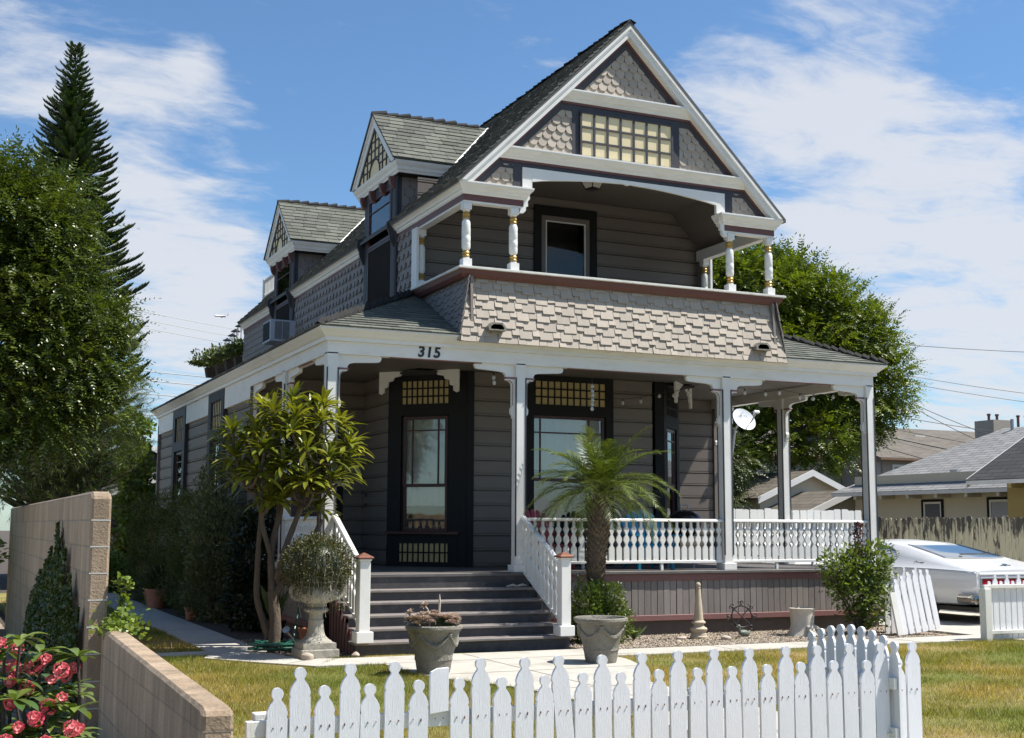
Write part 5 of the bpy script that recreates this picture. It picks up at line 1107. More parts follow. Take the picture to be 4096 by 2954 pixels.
m = MB(); m.lathe([(.0, .80), (.24, .84), (.30, .95), (.32, 1.08), (.27, 1.23), (.15, 1.33), (0, 1.36)], (0,0,0), 16); m.build('stem_mass', 'dark_leaf', tp, smooth=True)
for i in range(6): m = MB(); m.tube([(-.02, 0, 1.36), (-.06+rnd.uniform(-.02, .02), 0, 1.44), (-.07, .02, 1.50)], [.004, .003, .002], 5)
leaves('top_sprig', 'trailing_green', np.stack([nrg.normal(-.08, .02, 60), nrg.normal(0, .02, 60), nrg.uniform(1.36, 1.50, 60)], 1), rand_dir(60)+[0,0,.5], .02, .4, parent=tp)
# swag pots
def pot(loc, s, label, rz=0):
    t = thing('garden_pot', label, 'pot', loc, rz)
    m = MB(); H = .50*s; R0, R1 = .175*s, .295*s
    prof = [(0, 0), (R0*.98, 0), (R0, .01), (R0*1.05, H*.10), (R0*1.10, H*.22), (R0*1.13, H*.26), (R0*1.17, H*.28), (R0*1.15, H*.31), (R0*1.17, H*.38), (R0*1.19, H*.41), (R0*1.35, H*.60), (R0*1.47, H*.78), (R1*.93, H*.86), (R1*.98, H*.875), (R1*1.0, H*.905), (R1*1.045, H*.93), (R1*1.04, H*.975), (R1*.99, H), (R1*.93, H*.995), (R1*.88, H*.95), (R1*.80, H*.80), (0, H*.78)]
    n = 56; m.lathe(prof, (0,0,0), n)
    # modelled relief: pinched swags round the belly and a corded rim
    vs = []
    for (x, y, z) in m.v:
        r = math.hypot(x, y); a = math.atan2(y, x); h = z/H
        if r > R0*.9 and .3 < h < .86: r += .012*s*(abs(math.sin(a*2.5))**.5-.6)*math.exp(-((h-(.55+.14*abs(math.cos(a*2.5))))/.09)**2)+.006*s*math.sin(a*5)*math.sin(h*9)
        if h > .92 and r > R1*.97: r += .004*math.sin(a*28)
        vs.append((r*math.cos(a), r*math.sin(a), z))
    m.v = vs; m.build('pot_body', 'stone_pot', t, smooth=True)
    k = MB()
    for j in range(5):
        a0 = j*2*math.pi/5
        pts = []
        for i in range(13):
            tt = i/12; a = a0+tt*2*math.pi/5; h = .80-.22*math.sin(math.pi*tt); r = R0*1.19+(h-.41)*(R1*.93-R0*1.19)/.45+.006; pts.append((r*math.cos(a), r*math.sin(a), h*H))
        k.tube(pts, [.010*s+.012*s*math.sin(math.pi*i/12) for i in range(13)], 7)
        r = R0*1.50; k.lathe([(0, -.02), (.026, -.01), (.03, .01), (.018, .03), (0, .035)], (r*math.cos(a0), r*math.sin(a0), .80*H), 8)
    k.build('swag', 'stone_pot', t, smooth=True)
    m = MB(); m.lathe([(0, H*.86), (R1*.86, H*.85)], (0,0,0), 20); m.build('potting_soil', 'soil', t)
    return t, H, R1
pot((.11, -3.50, .008), 1.0, 'weathered grey swag pot planted with rosette succulents, left of the front walk')
pot((2.27, -3.24, .008), 1.02, 'empty weathered grey swag pot on the right side of the front walk', .5)
# succulents in the left pot
t = thing('potted_succulents', 'pinkish rosette succulents with a dry flower spike in the left swag pot', 'plant', (.11, -3.50, .008))
def rosette(c, r, n=26, up=(0,0,1), mat='succulent'):
    c = np.array(c, float); up = np.array(up, float); up /= np.linalg.norm(up); a1 = np.cross(up, [.3,.2,.9]); a1 /= np.linalg.norm(a1); a2 = np.cross(up, a1)
    P, D, S_ = [], [], []
    for k in range(n):
        a = k*2.399; f = k/n; el = R_(15+65*(1-f)); d = (a1*math.cos(a)+a2*math.sin(a))*math.cos(el)+up*math.sin(el); P.append(c+d*r*.08); D.append(d); S_.append(r*(.55+.55*f))
    return P, D, S_
P, D, S_ = [], [], []
for k in range(54):
    a = rnd.uniform(0, 6.28); r = .275*math.sqrt(rnd.random()); p, d, s_ = rosette((r*math.cos(a), r*math.sin(a), .50+rnd.uniform(0, .07)+.05*(1-r/.275)), rnd.uniform(.055, .085)); P += p; D += d; S_ += s_
for c in ((-.26, .02, .62), (-.20, -.04, .57), (-.12, -.05, .70), (-.28, 0, .55), (.25, -.05, .53)): p, d, s_ = rosette(c, .06, 30, (-.5, -.3, .6)); P += p; D += d; S_ += s_
leaves('rosettes', 'succulent', np.array(P), np.array(D), np.array(S_), .42, nrm=np.tile([0,0,1.], (len(P), 1)), parent=t)
m = MB(); m.tube([(.06, .02, .45), (.065, .02, .62), (.07, .02, .74), (.068, .02, .82)], [.013, .012, .014, .003], 7); m.tube([(-.05, 0, .46), (-.06, -.02, .60), (-.09, -.03, .67), (-.13, -.05, .70)], .008, 6); m.tube([(-.15, 0, .47), (-.20, -.02, .55), (-.25, -.02, .60)], .008, 6); m.build('flower_stalks', 'driftwood', t)
n = 60; leaves('spiky_leaves', 'aloe_leaf', np.stack([nrg.normal(.12, .04, n), nrg.normal(0, .05, n), np.full(n, .47)], 1), rand_dir(n)*[.5,.5,.2]+[0,0,.9], nrg.uniform(.08, .15, n), .16, parent=t)
m = MB(); m.tube([(2.2, -3.3, .43), (2.13, -3.33, .52), (2.08, -3.35, .56)], .003, 4); m.tube([(2.28, -3.2, .43), (2.33, -3.24, .50), (2.40, -3.26, .53)], .003, 4); tag(m.build('dry_twig', 'twig'), 'thin dry twigs sticking out of the empty swag pot', 'twig')
# obelisk, iron wheel, duck, stump, rocks
t = thing('garden_obelisk', 'cream stone obelisk with a ball finial in the pebble bed', 'obelisk', (5.02, -1.02, 0))
m = MB(); m.lathe([(.0, 0), (.125, 0), (.125, .04), (.11, .055), (.11, .075), (.095, .085), (.10, .10), (.118, .125), (.12, .145), (.11, .16), (.085, .17), (.07, .19), (.068, .21), (.095, .22), (.098, .235), (.085, .25), (.068, .26), (.062, .32), (.034, .68), (.030, .70), (.036, .705), (.036, .715), (.024, .72)], (0,0,0), 12); m.build('shaft', 'sandstone', t, smooth=True)
m = MB(); m.lathe([(.024, .72), (.034, .732), (.037, .75), (.030, .77), (.012, .785), (0, .787)], (0,0,0), 14); m.build('finial', 'sandstone', t, smooth=True)
t = thing('scrollwork_ornament', 'round black iron scrollwork trivet standing against the porch foundation', 'ornament', (6.02, -.62, .26), 0); t.rotation_euler = (R_(-12), 0, R_(-12))
m = MB(); m.tube([(.155*math.cos(a), 0, .155*math.sin(a)) for a in np.linspace(0, 2*math.pi, 33)], .010, 7); m.build('ring', 'black_iron', t)
m = MB()
for a in np.linspace(0, 2*math.pi, 9)[:-1]:
    c, s = math.cos(a), math.sin(a)
    if int(round(a/(math.pi/4))) % 2: m.tube([(0,0,0), (.155*c, 0, .155*s)], .008, 6)
    for sg in (-1, 1):
        pts = []
        for k in range(14):
            th = k*.42; r = .038*(1-k/20); ox = .205; px = ox-r*math.cos(th)+.0; pz = sg*(.042-r*math.sin(th)*1.0+ -.02); pts.append((px*c-pz*s, 0, px*s+pz*c))
        m.tube(pts, .0065, 5)
m.build('scrolls', 'black_iron', t)
t = thing('duck_figurine', 'small verdigris duck figurine in front of the iron scrollwork', 'figurine', (5.78, -.98, 0), R_(10))
m = MB()
def ell(mb, c, r, n=12, rot=0):
    pr = [(math.sin(math.pi*i/10), -math.cos(math.pi*i/10)) for i in range(11)]; o = len(mb.v); mb.lathe(pr, (0,0,0), n)
    for i in range(o, len(mb.v)):
        x, y, z = mb.v[i]; x, y, z = x*r[0], y*r[1], z*r[2]; x, z = x*math.cos(rot)-z*math.sin(rot), x*math.sin(rot)+z*math.cos(rot); mb.v[i] = (x+c[0], y+c[1], z+c[2])
ell(m, (.03, 0, .055), (.105, .055, .05), rot=-.12); ell(m, (-.055, 0, .11), (.02, .018, .05), rot=.25); ell(m, (-.072, 0, .158), (.030, .022, .024)); ell(m, (-.108, 0, .150), (.020, .010, .007)); ell(m, (.125, 0, .075), (.035, .02, .012), rot=.4)
o = m.build('body', 'aged_bronze' if 'aged_bronze' in M else 'flower_bronze', t, smooth=True); r = o.modifiers.new('remesh', 'REMESH'); r.mode = 'VOXEL'; r.voxel_size = .006; r.use_smooth_shade = True
t = thing('stump_planter', 'pale driftwood stump planter with gnarled roots in the bed', 'planter', (6.72, -1.12, 0)); t.scale = (1.15, 1.15, 1.15)
m = MB(); N_ = 26; 
prof = [(.20, 0), (.175, .06), (.15, .14), (.148, .26), (.152, .315), (.160, .325), (.162, .345), (.140, .350), (.128, .34), (.12, .31)]
m.lathe(prof, (0,0,0), N_)
m.v = [(x*(1+.10*math.sin(4*math.atan2(y, x)+z*9)*max(0, 1-z*3.2)+.03*math.sin(11*math.atan2(y, x)+z*14)), y*(1+.10*math.sin(4*math.atan2(y, x)+z*9)*max(0, 1-z*3.2)+.03*math.sin(11*math.atan2(y, x)+z*14)), z) for x, y, z in m.v]
m.build('stump', 'driftwood', t, smooth=True)
m = MB(); m.lathe([(0, .30), (.125, .305)], (0,0,0), 16); m.build('potting_soil', 'soil', t)
rt = MB()
for k in range(5):
    a = R_(-70+rnd.uniform(-50, 60)); p = [(.14*math.cos(a), .14*math.sin(a), .12), (.20*math.cos(a), .20*math.sin(a), .07+rnd.uniform(-.02, .03)), (.28*math.cos(a+.2), .26*math.sin(a+.2), .03), (.34*math.cos(a+.3), .30*math.sin(a+.3), -.01)]; rt.tube(p, [.03, .025, .018, .008], 7)
rt.build('roots', 'driftwood', t, smooth=True)
surf('field_stone', (0.42, 0.35, 0.28), 0.85, 0.2, 9, 0.4, 40)
def rock(x, y, r, label, sx=1.3, mat='field_stone'):
    bm = bmesh.new(); bmesh.ops.create_icosphere(bm, subdivisions=3, radius=1); rr = random.Random(int(x*1000))
    ph = [rr.uniform(0, 6) for _ in range(6)]
    for v in bm.verts: c = v.co; k = 1+.12*math.sin(3*c.x+ph[0])+.10*math.sin(4*c.y+ph[1])+.08*math.sin(5*c.z+ph[2]); v.co = Vector((c.x*k*r*sx, c.y*k*r, c.z*k*r*.62))
    me = bpy.data.meshes.new('rock'); bm.to_mesh(me); bm.free(); me.materials.append(M[mat]); me.polygons.foreach_set('use_smooth', [True]*len(me.polygons)); o = bpy.data.objects.new('rock', me); sc.collection.objects.link(o); o.location = (x, y, r*.35); tag(o, label, 'rock')
rock(4.72, -1.05, .055, 'reddish round rock just left of the obelisk'); rock(5.28, -1.32, .065, 'pale grey rock right of the obelisk'); rock(4.42, -1.45, .045, 'small tan rock in the pebbles before the obelisk', 1.1); rock(-.78, -1.72, .085, 'round speckled stone leaning on the urn plinth', 1.0); rock(-.16, -1.60, .06, 'brown stone beside the bottom step at the left', .8)
# agave sprout, aloe pot, terracotta pot, hose, watering wand
t = thing('agave_sprout', 'small green agave sprout in the pebble bed below the porch', 'plant', (4.10, -.80, 0)); n = 14; leaves('blades', 'aloe_leaf', np.zeros((n, 3)), np.stack([np.cos(np.arange(n)*2.4)*.8, np.sin(np.arange(n)*2.4)*.8, np.linspace(.7, 1.6, n)], 1), nrg.uniform(.18, .30, n), .14, parent=t, curl=.1)
def simple_pot(name, loc, r, h, mat, label, rim=True):
    t = thing(name, label, 'pot', loc); m = MB(); pr = [(0, 0), (r*.74, 0), (r*.95, h*.84)]+([(r*1.06, h*.85), (r*1.08, h)] if rim else [(r, h)])+[(r*.94, h), (r*.86, h*.86), (0, h*.84)]; m.lathe(pr, (0,0,0), 24); m.build('pot_body', mat, t, smooth=True); m = MB(); m.lathe([(0, h*.9), (r*.9, h*.9)], (0,0,0), 16); m.build('potting_soil', 'soil', t); return t
simple_pot('nursery_pot', (-.60, .55, 0), .14, .30, 'black_plastic', 'black plastic nursery pot holding an aloe beside the plumeria trunk')
simple_pot('terracotta_pot', (-.40, -.40, 0), .13, .26, 'terracotta', 'plain terracotta pot behind the pedestal urn')
t = thing('potted_aloe', 'tall spiky aloe growing in the black nursery pot', 'plant', (-.60, .55, .26)); n = 26; leaves('blades', 'aloe_leaf', np.zeros((n, 3)), np.stack([np.cos(np.arange(n)*2.4)*.45, np.sin(np.arange(n)*2.4)*.45, np.ones(n)], 1), nrg.uniform(.30, .60, n), .10, parent=t, curl=.06)
simple_pot('terracotta_pot', (-.92, 8.4, 0), .20, .36, 'terracotta', 'terracotta pot with a grassy plant beside the shaded side path'); t = thing('grassy_plant', 'dark grassy plant in the terracotta pot by the side path', 'plant', (-.92, 8.4, .32)); n = 160; leaves('blades', 'grey_leaf', np.stack([nrg.normal(0, .05, n), nrg.normal(0, .05, n), np.zeros(n)], 1), rand_dir(n)*.6+[0,0,1], nrg.uniform(.3, .6, n), .05, parent=t, curl=.3)
simple_pot('terracotta_pot', (-.85, 5.2, 0), .11, .20, 'terracotta', 'small terracotta pot half hidden at the foot of the tall shrub')
simple_pot('terracotta_pot', (-.86, 9.2, 0), .17, .26, 'terracotta', 'squat terracotta pot farthest along the side path')
hs = MB(); rr = random.Random(3)
pts = []
for k in range(150):
    a = k*.33; r = .17+.05*math.sin(k*.13)+.03*rr.random(); pts.append((-.86+1.7*r*math.cos(a)*.9, -.62+r*math.sin(a)*1.0, .02+.10*abs(math.sin(k*.021))*rr.uniform(.7, 1)+.012))
hs.tube(pts, .0115, 7); hs.tube([pts[-1], (-.6, -.45, .25), (-.52, -.30, .45), (-.50, -.28, .60)], .0115, 7); tag(hs.build('garden_hose', 'green_hose', smooth=True), 'dark green garden hose coiled on the ground beside the urn', 'hose')
t = thing('watering_wand', 'watering wand with round grey spray head lying over the hose', 'watering wand', (-.86, -1.0, .0)); m = MB(); m.tube([(.16, .0, .10), (.06, -.04, .22), (.0, -.06, .28)], [.008, .010, .014], 8); m.build('handle', 'driftwood', t); m = MB(); m.lathe([(.014, -.02), (.045, .01), (.048, .025), (.0, .03)], (0, -.065, .29), 16, (-.5, -.55, .6)); m.build('spray_head', 'grey_metal', t)
# white curled bark piece on the top stair
m = MB(); m.tube([(2.35, YF-.19, ZS[0]+.012), (2.45, YF-.185, ZS[0]+.03), (2.52, YF-.15, ZS[0]+.012), (2.6, YF-.17, ZS[0]+.03), (2.68, YF-.14, ZS[0]+.02)], [.008, .02, .014, .02, .006], 6); tag(m.build('driftwood_piece', 'driftwood', smooth=True), 'pale piece of driftwood lying on the top stair at the right', 'driftwood')

# ================================================================ ON THE PORCH
def adirondack(loc, rz, mat, label):
    t = thing('adirondack_chair', label, 'chair', loc, rz)
    # faces -Y: seat slats, fan back, arms, legs
    for s in (-1, 1):
        m = MB(); m.box(s*.27-.02, s*.27+.02, -.30, -.22, 0, .50); m.build('front_leg', mat, t); m = MB(); m.ext([(-.34, .30), (-.34, .36), (.45, .06), (.45, 0)], (s*.24-.012, 0, 0), (0,1,0), (0,0,1), (.024, 0, 0)); m.build('side_rail', mat, t)
        m = MB(); m.ext([(-.06, -.38), (.07, -.38), (.07, .20), (.0, .34), (-.05, .30)], (s*.30, 0, .50), (1,0,0), (0,1,0), (0,0,.022)); m.build('arm', mat, t)
    for k in range(5): m = MB(); y = -.34+k*.10; m.box(-.25, .25, y, y+.085, .345-.042*k, .365-.042*k); m.build('seat_slat', mat, t)
    for k in range(7):
        xa = (k-3)*.075; h = .74-.06*((k-3)/3)**2*2.2
        m = MB(); m.ext([(xa-.030, 0), (xa+.030, 0), (xa*1.28+.036, h-.03), (xa*1.28+.018, h), (xa*1.28-.018, h), (xa*1.28-.036, h-.03)], (0, .12, .20), (1,0,0), (0, .34, .94), (0, .018, -.006)); m.build('back_slat', mat, t)
    m = MB(); m.box(-.27, .27, .26, .29, .50, .56); m.build('back_brace', mat, t)
    return t
adirondack((3.62, .95, ZD), R_(12), 'red_plastic', 'red adirondack chair behind the porch rail near the steps')
adirondack((5.15, .55, ZD), R_(-8), 'blue_plastic', 'blue adirondack chair on the porch behind the palm')
t = thing('side_table', 'small white porch table between the two adirondack chairs', 'table', (4.25, .85, ZD)); m = MB(); m.box(-.2, .2, -.2, .2, .40, .42); m.build('table_top', 'white_paint', t)
for sx in (-1, 1):
    for sy in (-1, 1): m = MB(); m.box(sx*.16-.018, sx*.16+.018, sy*.16-.018, sy*.16+.018, 0, .40); m.build('leg', 'white_paint', t)
t = thing('kettle_grill', 'black kettle grill with domed lid behind the rail by the middle post', 'grill', (5.92, .75, ZD)); 
m = MB(); m.lathe([(.0, .46), (.12, .48), (.22, .56), (.27, .66), (.275, .70)], (0,0,0), 28); m.build('bowl', 'black_enamel', t, smooth=True)
m = MB(); m.lathe([(.282, .70), (.28, .725), (.25, .80), (.18, .862), (.09, .892), (0, .90)], (0,0,0), 28); lid = m.build('lid', 'black_enamel', t, smooth=True)
m = MB(); m.tube([(-.06, 0, .885), (-.07, 0, .96), (-.055, 0, .975), (.055, 0, .975), (.07, 0, .96), (.06, 0, .885)], .010, 6); m.build('lid_handle', 'grey_metal', lid)
for k in range(3): a = k*2.09+.5; m = MB(); m.tube([(.16*math.cos(a), .16*math.sin(a), .52), (.27*math.cos(a), .27*math.sin(a), .0)], .011, 6); m.build('leg', 'grey_metal', t)
t = thing('picture_frame', 'small white framed panel on the sunlit porch wall beside the grill', 'sign', (6.98+.28, 4.27, 1.62)); m = MB(); frame_rect(m, (Vector((0,0,0)), Vector((1,0,0)), Vector((0,-1,0))), 0, .30, 0, .34, .02, 0, .02); m.build('frame', 'white_paint', t); m = MB(); slab(m, (Vector((0,0,0)), Vector((1,0,0)), Vector((0,-1,0))), .02, .28, .02, .32, 0, .008); m.build('panel', 'siding', t)
# string lights
def string_lights(pts, label, step=.34, hang=0.0):
    t = thing('string_lights', label, 'string lights', pts[0]); P = [Vector(p)-Vector(pts[0]) for p in pts]; full = []
    for a, b in zip(P, P[1:]):
        for k in range(10): u = k/10; full.append(a.lerp(b, u)-Vector((0,0,.14*4*u*(1-u)*(b-a).length/2.4)))
    full.append(P[-1]); m = MB(); m.tube(full, .004, 5); m.build('cable', 'black_plastic', t)
    d = 0; nxt = .1
    for a, b in zip(full, full[1:]):
        d += (b-a).length
        if d > nxt: nxt += step; m = MB(); m.lathe([(.010, -.005), (.012, -.035)], b, 8); o = m.build('socket', 'black_plastic', t); m = MB(); m.lathe([(.010, -.036), (.026, -.06), (.027, -.08), (.016, -.098), (0, -.102)], b, 10); m.build('bulb', 'bulb_glass', o, smooth=True)
string_lights([(5.3, 1.9, 3.66), (5.75, 1.2, 3.72), (6.05, .2, 3.84), (7.3, .1, 3.74), (8.7, .2, 3.80)], 'string of clear bulbs looping under the right porch ceiling')
string_lights([(3.95, .12, 3.80), (3.96, .12, 3.55), (3.95, .12, 3.35)], 'short bunch of clear bulbs hanging right of the second porch post', .07)
string_lights([(2.35, .05, 3.82), (2.33, .05, 3.70), (2.35, .05, 3.62)], 'short bunch of clear bulbs hanging left of the second porch post', .07)
# air conditioner
t = thing('air_conditioner', 'grey window air conditioner jutting from the upper side wall', 'air conditioner', (1.2, 8.85, 5.27)); m = MB(); m.box(0, .56, 0, .62, 0, .45); cab = m.build('cabinet', 'ac_metal', t, bevel=.012)
m = MB()
for k in range(20): z = .05+k*.0185; m.box(.10, .245, -.004, .004, z, z+.009); m.box(.26, .40, -.004, .004, z, z+.009)
m.build('side_louvre', 'black_plastic', cab)
m = MB()
for k in range(26): y = .03+k*.022; m.box(-.004, .002, y, y+.008, .04, .41)
m.build('condenser_grille', 'black_iron', cab); m = MB(); m.box(.3, .56, .1, .5, -.12, -.002); m.build('bracket', 'ac_metal', t)
# satellite dish with its print
dn = Vector((.10, -.85, .42)).normalized()
t = thing('satellite_dish', 'white satellite dish on a bracket beyond the right side of the porch', 'satellite dish', (9.46, 4.25, 3.62))
m = MB(); m.lathe([(0, 0), (.12, .010), (.24, .040), (.33, .078), (.335, .072), (.24, .030), (.12, .0), (0, -.010)], (0,0,0), 32); ds = m.build('reflector', 'dish_paint', t, smooth=True); q = dn.to_track_quat('Z', 'Y'); ds.rotation_mode = 'QUATERNION'; ds.rotation_quaternion = q; ds.scale = (.82, .72, .82)
zt_ = .02
e = text_obj('DIRECTV', .085, (0, .13, .034), (0, 0, 0), 'dish_print', 'lettering', ds, ext=.001, space=1.05)
m = MB(); m.add([(-.05, .17, .055), (.04, .17, .055), (.06, .25, .075), (.0, .22, .065)], [(0,1,2,3)]); m.build('emblem', 'dish_print', ds)
m = MB(); m.tube([(-.02, -.28, .03), (.02, -.18, .26), (.05, -.06, .46)], .016, 8); m.build('feed_arm', 'grey_metal', ds)
m = MB(); m.lathe([(0, 0), (.035, .005), (.04, .05), (.025, .08), (0, .085)], (.05, -.04, .44), 12, (0, -.2, -1)); m.box(-.02, .13, -.06, .0, .43, .50); m.build('receiver', 'dish_paint', ds)
m = MB(); m.tube([(0, .05, 0), (-.02, .22, -.15), (-.08, .28, -.75), (-.2, .20, -.95)], .022, 8); m.build('mast', 'grey_metal', t)
# ================================================================ PLANTS NEAR THE HOUSE
def blob_leaves(n, c, r, surf_bias=.6, up=0.3, noise=.25, seed=0, flat=0.0):
    """points through an uneven ellipsoid with leaf directions pointing outwards"""
    g = np.random.default_rng(seed+5); d = unit(g.normal(0, 1, (n, 3))); rad = g.uniform(0, 1, n)**(1/(2+3*surf_bias))
    k = 1+noise*(np.sin(d[:, 0]*4+seed)*np.sin(d[:, 1]*5+seed*2)+.6*np.sin(d[:, 2]*7+seed*3+d[:, 0]*5))
    P = np.array(c)+d*(rad*k)[:, None]*np.array(r); D = d+g.normal(0, .6, (n, 3)); D[:, 2] += up
    return P, D
def limb_tree(mb, base, top, r0, r1, n=7, wob=.05, seed=1, nn=10):
    rr = random.Random(seed); b, t = Vector(base), Vector(top); pts = []
    for i in range(n+1): u = i/n; pts.append(b.lerp(t, u)+Vector((rr.uniform(-wob, wob), rr.uniform(-wob, wob), 0))*(1 if 0 < i < n else 0))
    mb.tube(pts, [r0+(r1-r0)*i/n for i in range(n+1)], nn); return pts
# --- plumeria by the left porch rail
pl = thing('plumeria_tree', 'multi-stemmed plumeria with long glossy leaves in front of the left porch rail', 'tree', (-.93, -.72, 0))
pl.scale = (.93, .93, .93)
rr = random.Random(21); wood = MB()
O = Vector((0, 0, -.05)); nodes_ = []
def stem(pts, r0, r1):
    n = len(pts)
    fine = []
    for i in range(n-1):
        for q in range(5): u = q/5; fine.append(Vector(pts[i]).lerp(Vector(pts[i+1]), u)+Vector((0, 0, 0)))
    fine.append(Vector(pts[-1])); sm = [fine[0]]+[(fine[i-1]+fine[i]*2+fine[i+1])/4 for i in range(1, len(fine)-1)]+[fine[-1]]
    rs = [r0+(r1-r0)*i/(len(sm)-1) for i in range(len(sm))]; wood.tube(sm, [r*(1+.05*math.sin(i*2.1)) for i, r in enumerate(rs)], 10)
    nodes_.extend([(p, r) for p, r in zip(sm, rs)][3:])
stem([(0, 0, -.05), (.02, 0, .40), (-.03, .02, .80)], .088, .070)
stem([(-.03, .02, .72), (.16, -.02, .98), (.42, .0, 1.28), (.62, .02, 1.75)], .060, .034)
stem([(-.03, .02, .72), (-.06, .05, 1.3), (.04, .02, 1.85), (.10, 0, 2.35)], .054, .030)
stem([(.02, .0, .95), (.10, -.12, 1.4), (.28, -.16, 1.9), (.42, -.15, 2.35)], .048, .028)
stem([(-.06, .05, .2), (-.22, .12, .7), (-.22, .1, 1.25), (-.20, .05, 1.85), (-.36, 0, 2.3)], .050, .024)
stem([(-.05, .05, 1.25), (-.22, -.05, 1.7), (-.20, -.1, 2.3)], .038, .026)
extra = []; cand = []
while len(cand) < 50:
    a, b, c = rr.uniform(-1, 1), rr.uniform(-1, 1), rr.uniform(-1, 1); q = a*a+b*b+c*c
    if q > 1 or q < .22 or c < -.85: continue
    p = Vector((.16+.86*a, -.08+.55*b, 2.55+.84*c))
    if all((p-o).length > .27 for o in cand): cand.append(p)
    elif rr.random() < .002: cand.append(p)
for p in sorted(cand, key=lambda p: (p-Vector((.2, 0, 2.2))).length):
    best = min(nodes_, key=lambda nr: (nr[0]-p).length+(.8 if nr[0].z > p.z-.12 else 0)); q, r = best; mid = q.lerp(p, .5)+Vector(((p.x-q.x)*.18, (p.y-q.y)*.18, -.05)); r2 = min(r*.8, .034)
    stem([q, mid, p], r2, .019); extra.append((p, ((p-mid).normalized()*.6+Vector((p.x*.25-.08, p.y*.3, .8))).normalized()))
wood.build('trunk', 'bark', pl, smooth=True)
P, D, S_, Nn = [], [], [], []
g = np.random.default_rng(4)
for q, d in extra:
    s = d.orthogonal().normalized(); b = d.cross(s); n = rr.randint(25, 33)
    for k in range(n):
        a = k*2.399+rr.uniform(-.2, .2); el = R_(8+62*(k/n)+rr.uniform(-8, 8)); dd = (s*math.cos(a)+b*math.sin(a))*math.cos(el)+d*math.sin(el)
        P.append(np.array(q)+np.array(d)*(.05*k/n)); D.append(np.array(dd)); S_.append(rr.uniform(.32, .47)*(1-.30*k/n)); Nn.append(np.array(d)*1.0+np.array([0,0,.4]))
P, D, S_, Nn = np.array(P), unit(np.array(D)), np.array(S_), np.array(Nn)
# long arching blades made of a chain of quads folded along the midrib
def arching(name, mat, P, D, S_, Nn, aspect, droop, parent, seg=6, fold=.25):
    n = len(P); side = unit(np.cross(D, Nn)); up = unit(np.cross(side, D)); prof = np.array([.10, .42, .80, 1.0, .92, .62, .0]) if seg == 6 else np.linspace(.3, 0, seg+1); V = []; cur = P.copy(); dirn = D.copy(); dr = droop*g.uniform(.5, 1.5, n)[:, None]
    for s in range(seg+1):
        w = (S_*aspect*.5*prof[s])[:, None]; V += [cur-side*w+up*w*fold, cur+up*0, cur+side*w+up*w*fold]; cur = cur+dirn*(S_[:, None]/seg); dirn = unit(dirn-np.array([0, 0, 1.])*dr/seg*1.6); up = unit(np.cross(side, dirn))
    V = np.stack(V, 1); k = 3*(seg+1); F = []
    for s in range(seg):
        a = 3*s; F += [(a, a+1, a+4, a+3), (a+1, a+2, a+5, a+4)]
    Fa = (np.arange(n)[:, None, None]*k+np.array(F)[None]).reshape(-1, 4); return fast_mesh(name, V.reshape(-1, 3), Fa, mat, parent, smooth=False)
arching('crown', 'plumeria_leaf', P, D, S_, Nn, .185, .62, pl)
# --- pygmy date palm
pm = thing('pygmy_palm', 'pygmy date palm with shaggy trunk in front of the porch rail', 'palm', (3.50, -.85, 0))
m = MB(); tp_ = [(0.02, 0, 0), (0.0, 0, .5), (-.02, 0, 1.0), (.02, 0, 1.5), (.06, 0, 1.98)]; m.tube(tp_, [.085, .095, .12, .145, .14], 14); tr = m.build('trunk', 'palm_boot', pm)
bt = MB(); rr = random.Random(9)
for k in range(620):
    z = .05+1.9*(k/620)+rr.uniform(-.02, .02); a = k*2.399; u = z/1.98*4; i = min(int(u), 3); f = u-i; cx_ = tp_[i][0]*(1-f)+tp_[i+1][0]*f; R0_ = np.interp(z, [0, .5, 1, 1.5, 2], [.085, .095, .12, .145, .14]); c, s = math.cos(a), math.sin(a); w = .020; h = .05
    o = Vector((cx_+R0_*c, R0_*s, z)); tz = Vector((-s, c, 0)); ou = Vector((c, s, 0)); bt.add([o-tz*w-Vector((0,0,h*.3)), o+tz*w-Vector((0,0,h*.3)), o+ou*.028+tz*w*.5+Vector((0,0,h*.6)), o+ou*.028-tz*w*.5+Vector((0,0,h*.6)), o+Vector((0,0,h*.5))-ou*.01], [(0,1,2,3), (3,2,4), (0,3,4), (1,4,2)])
bt.build('leaf_boots', 'palm_boot', tr)
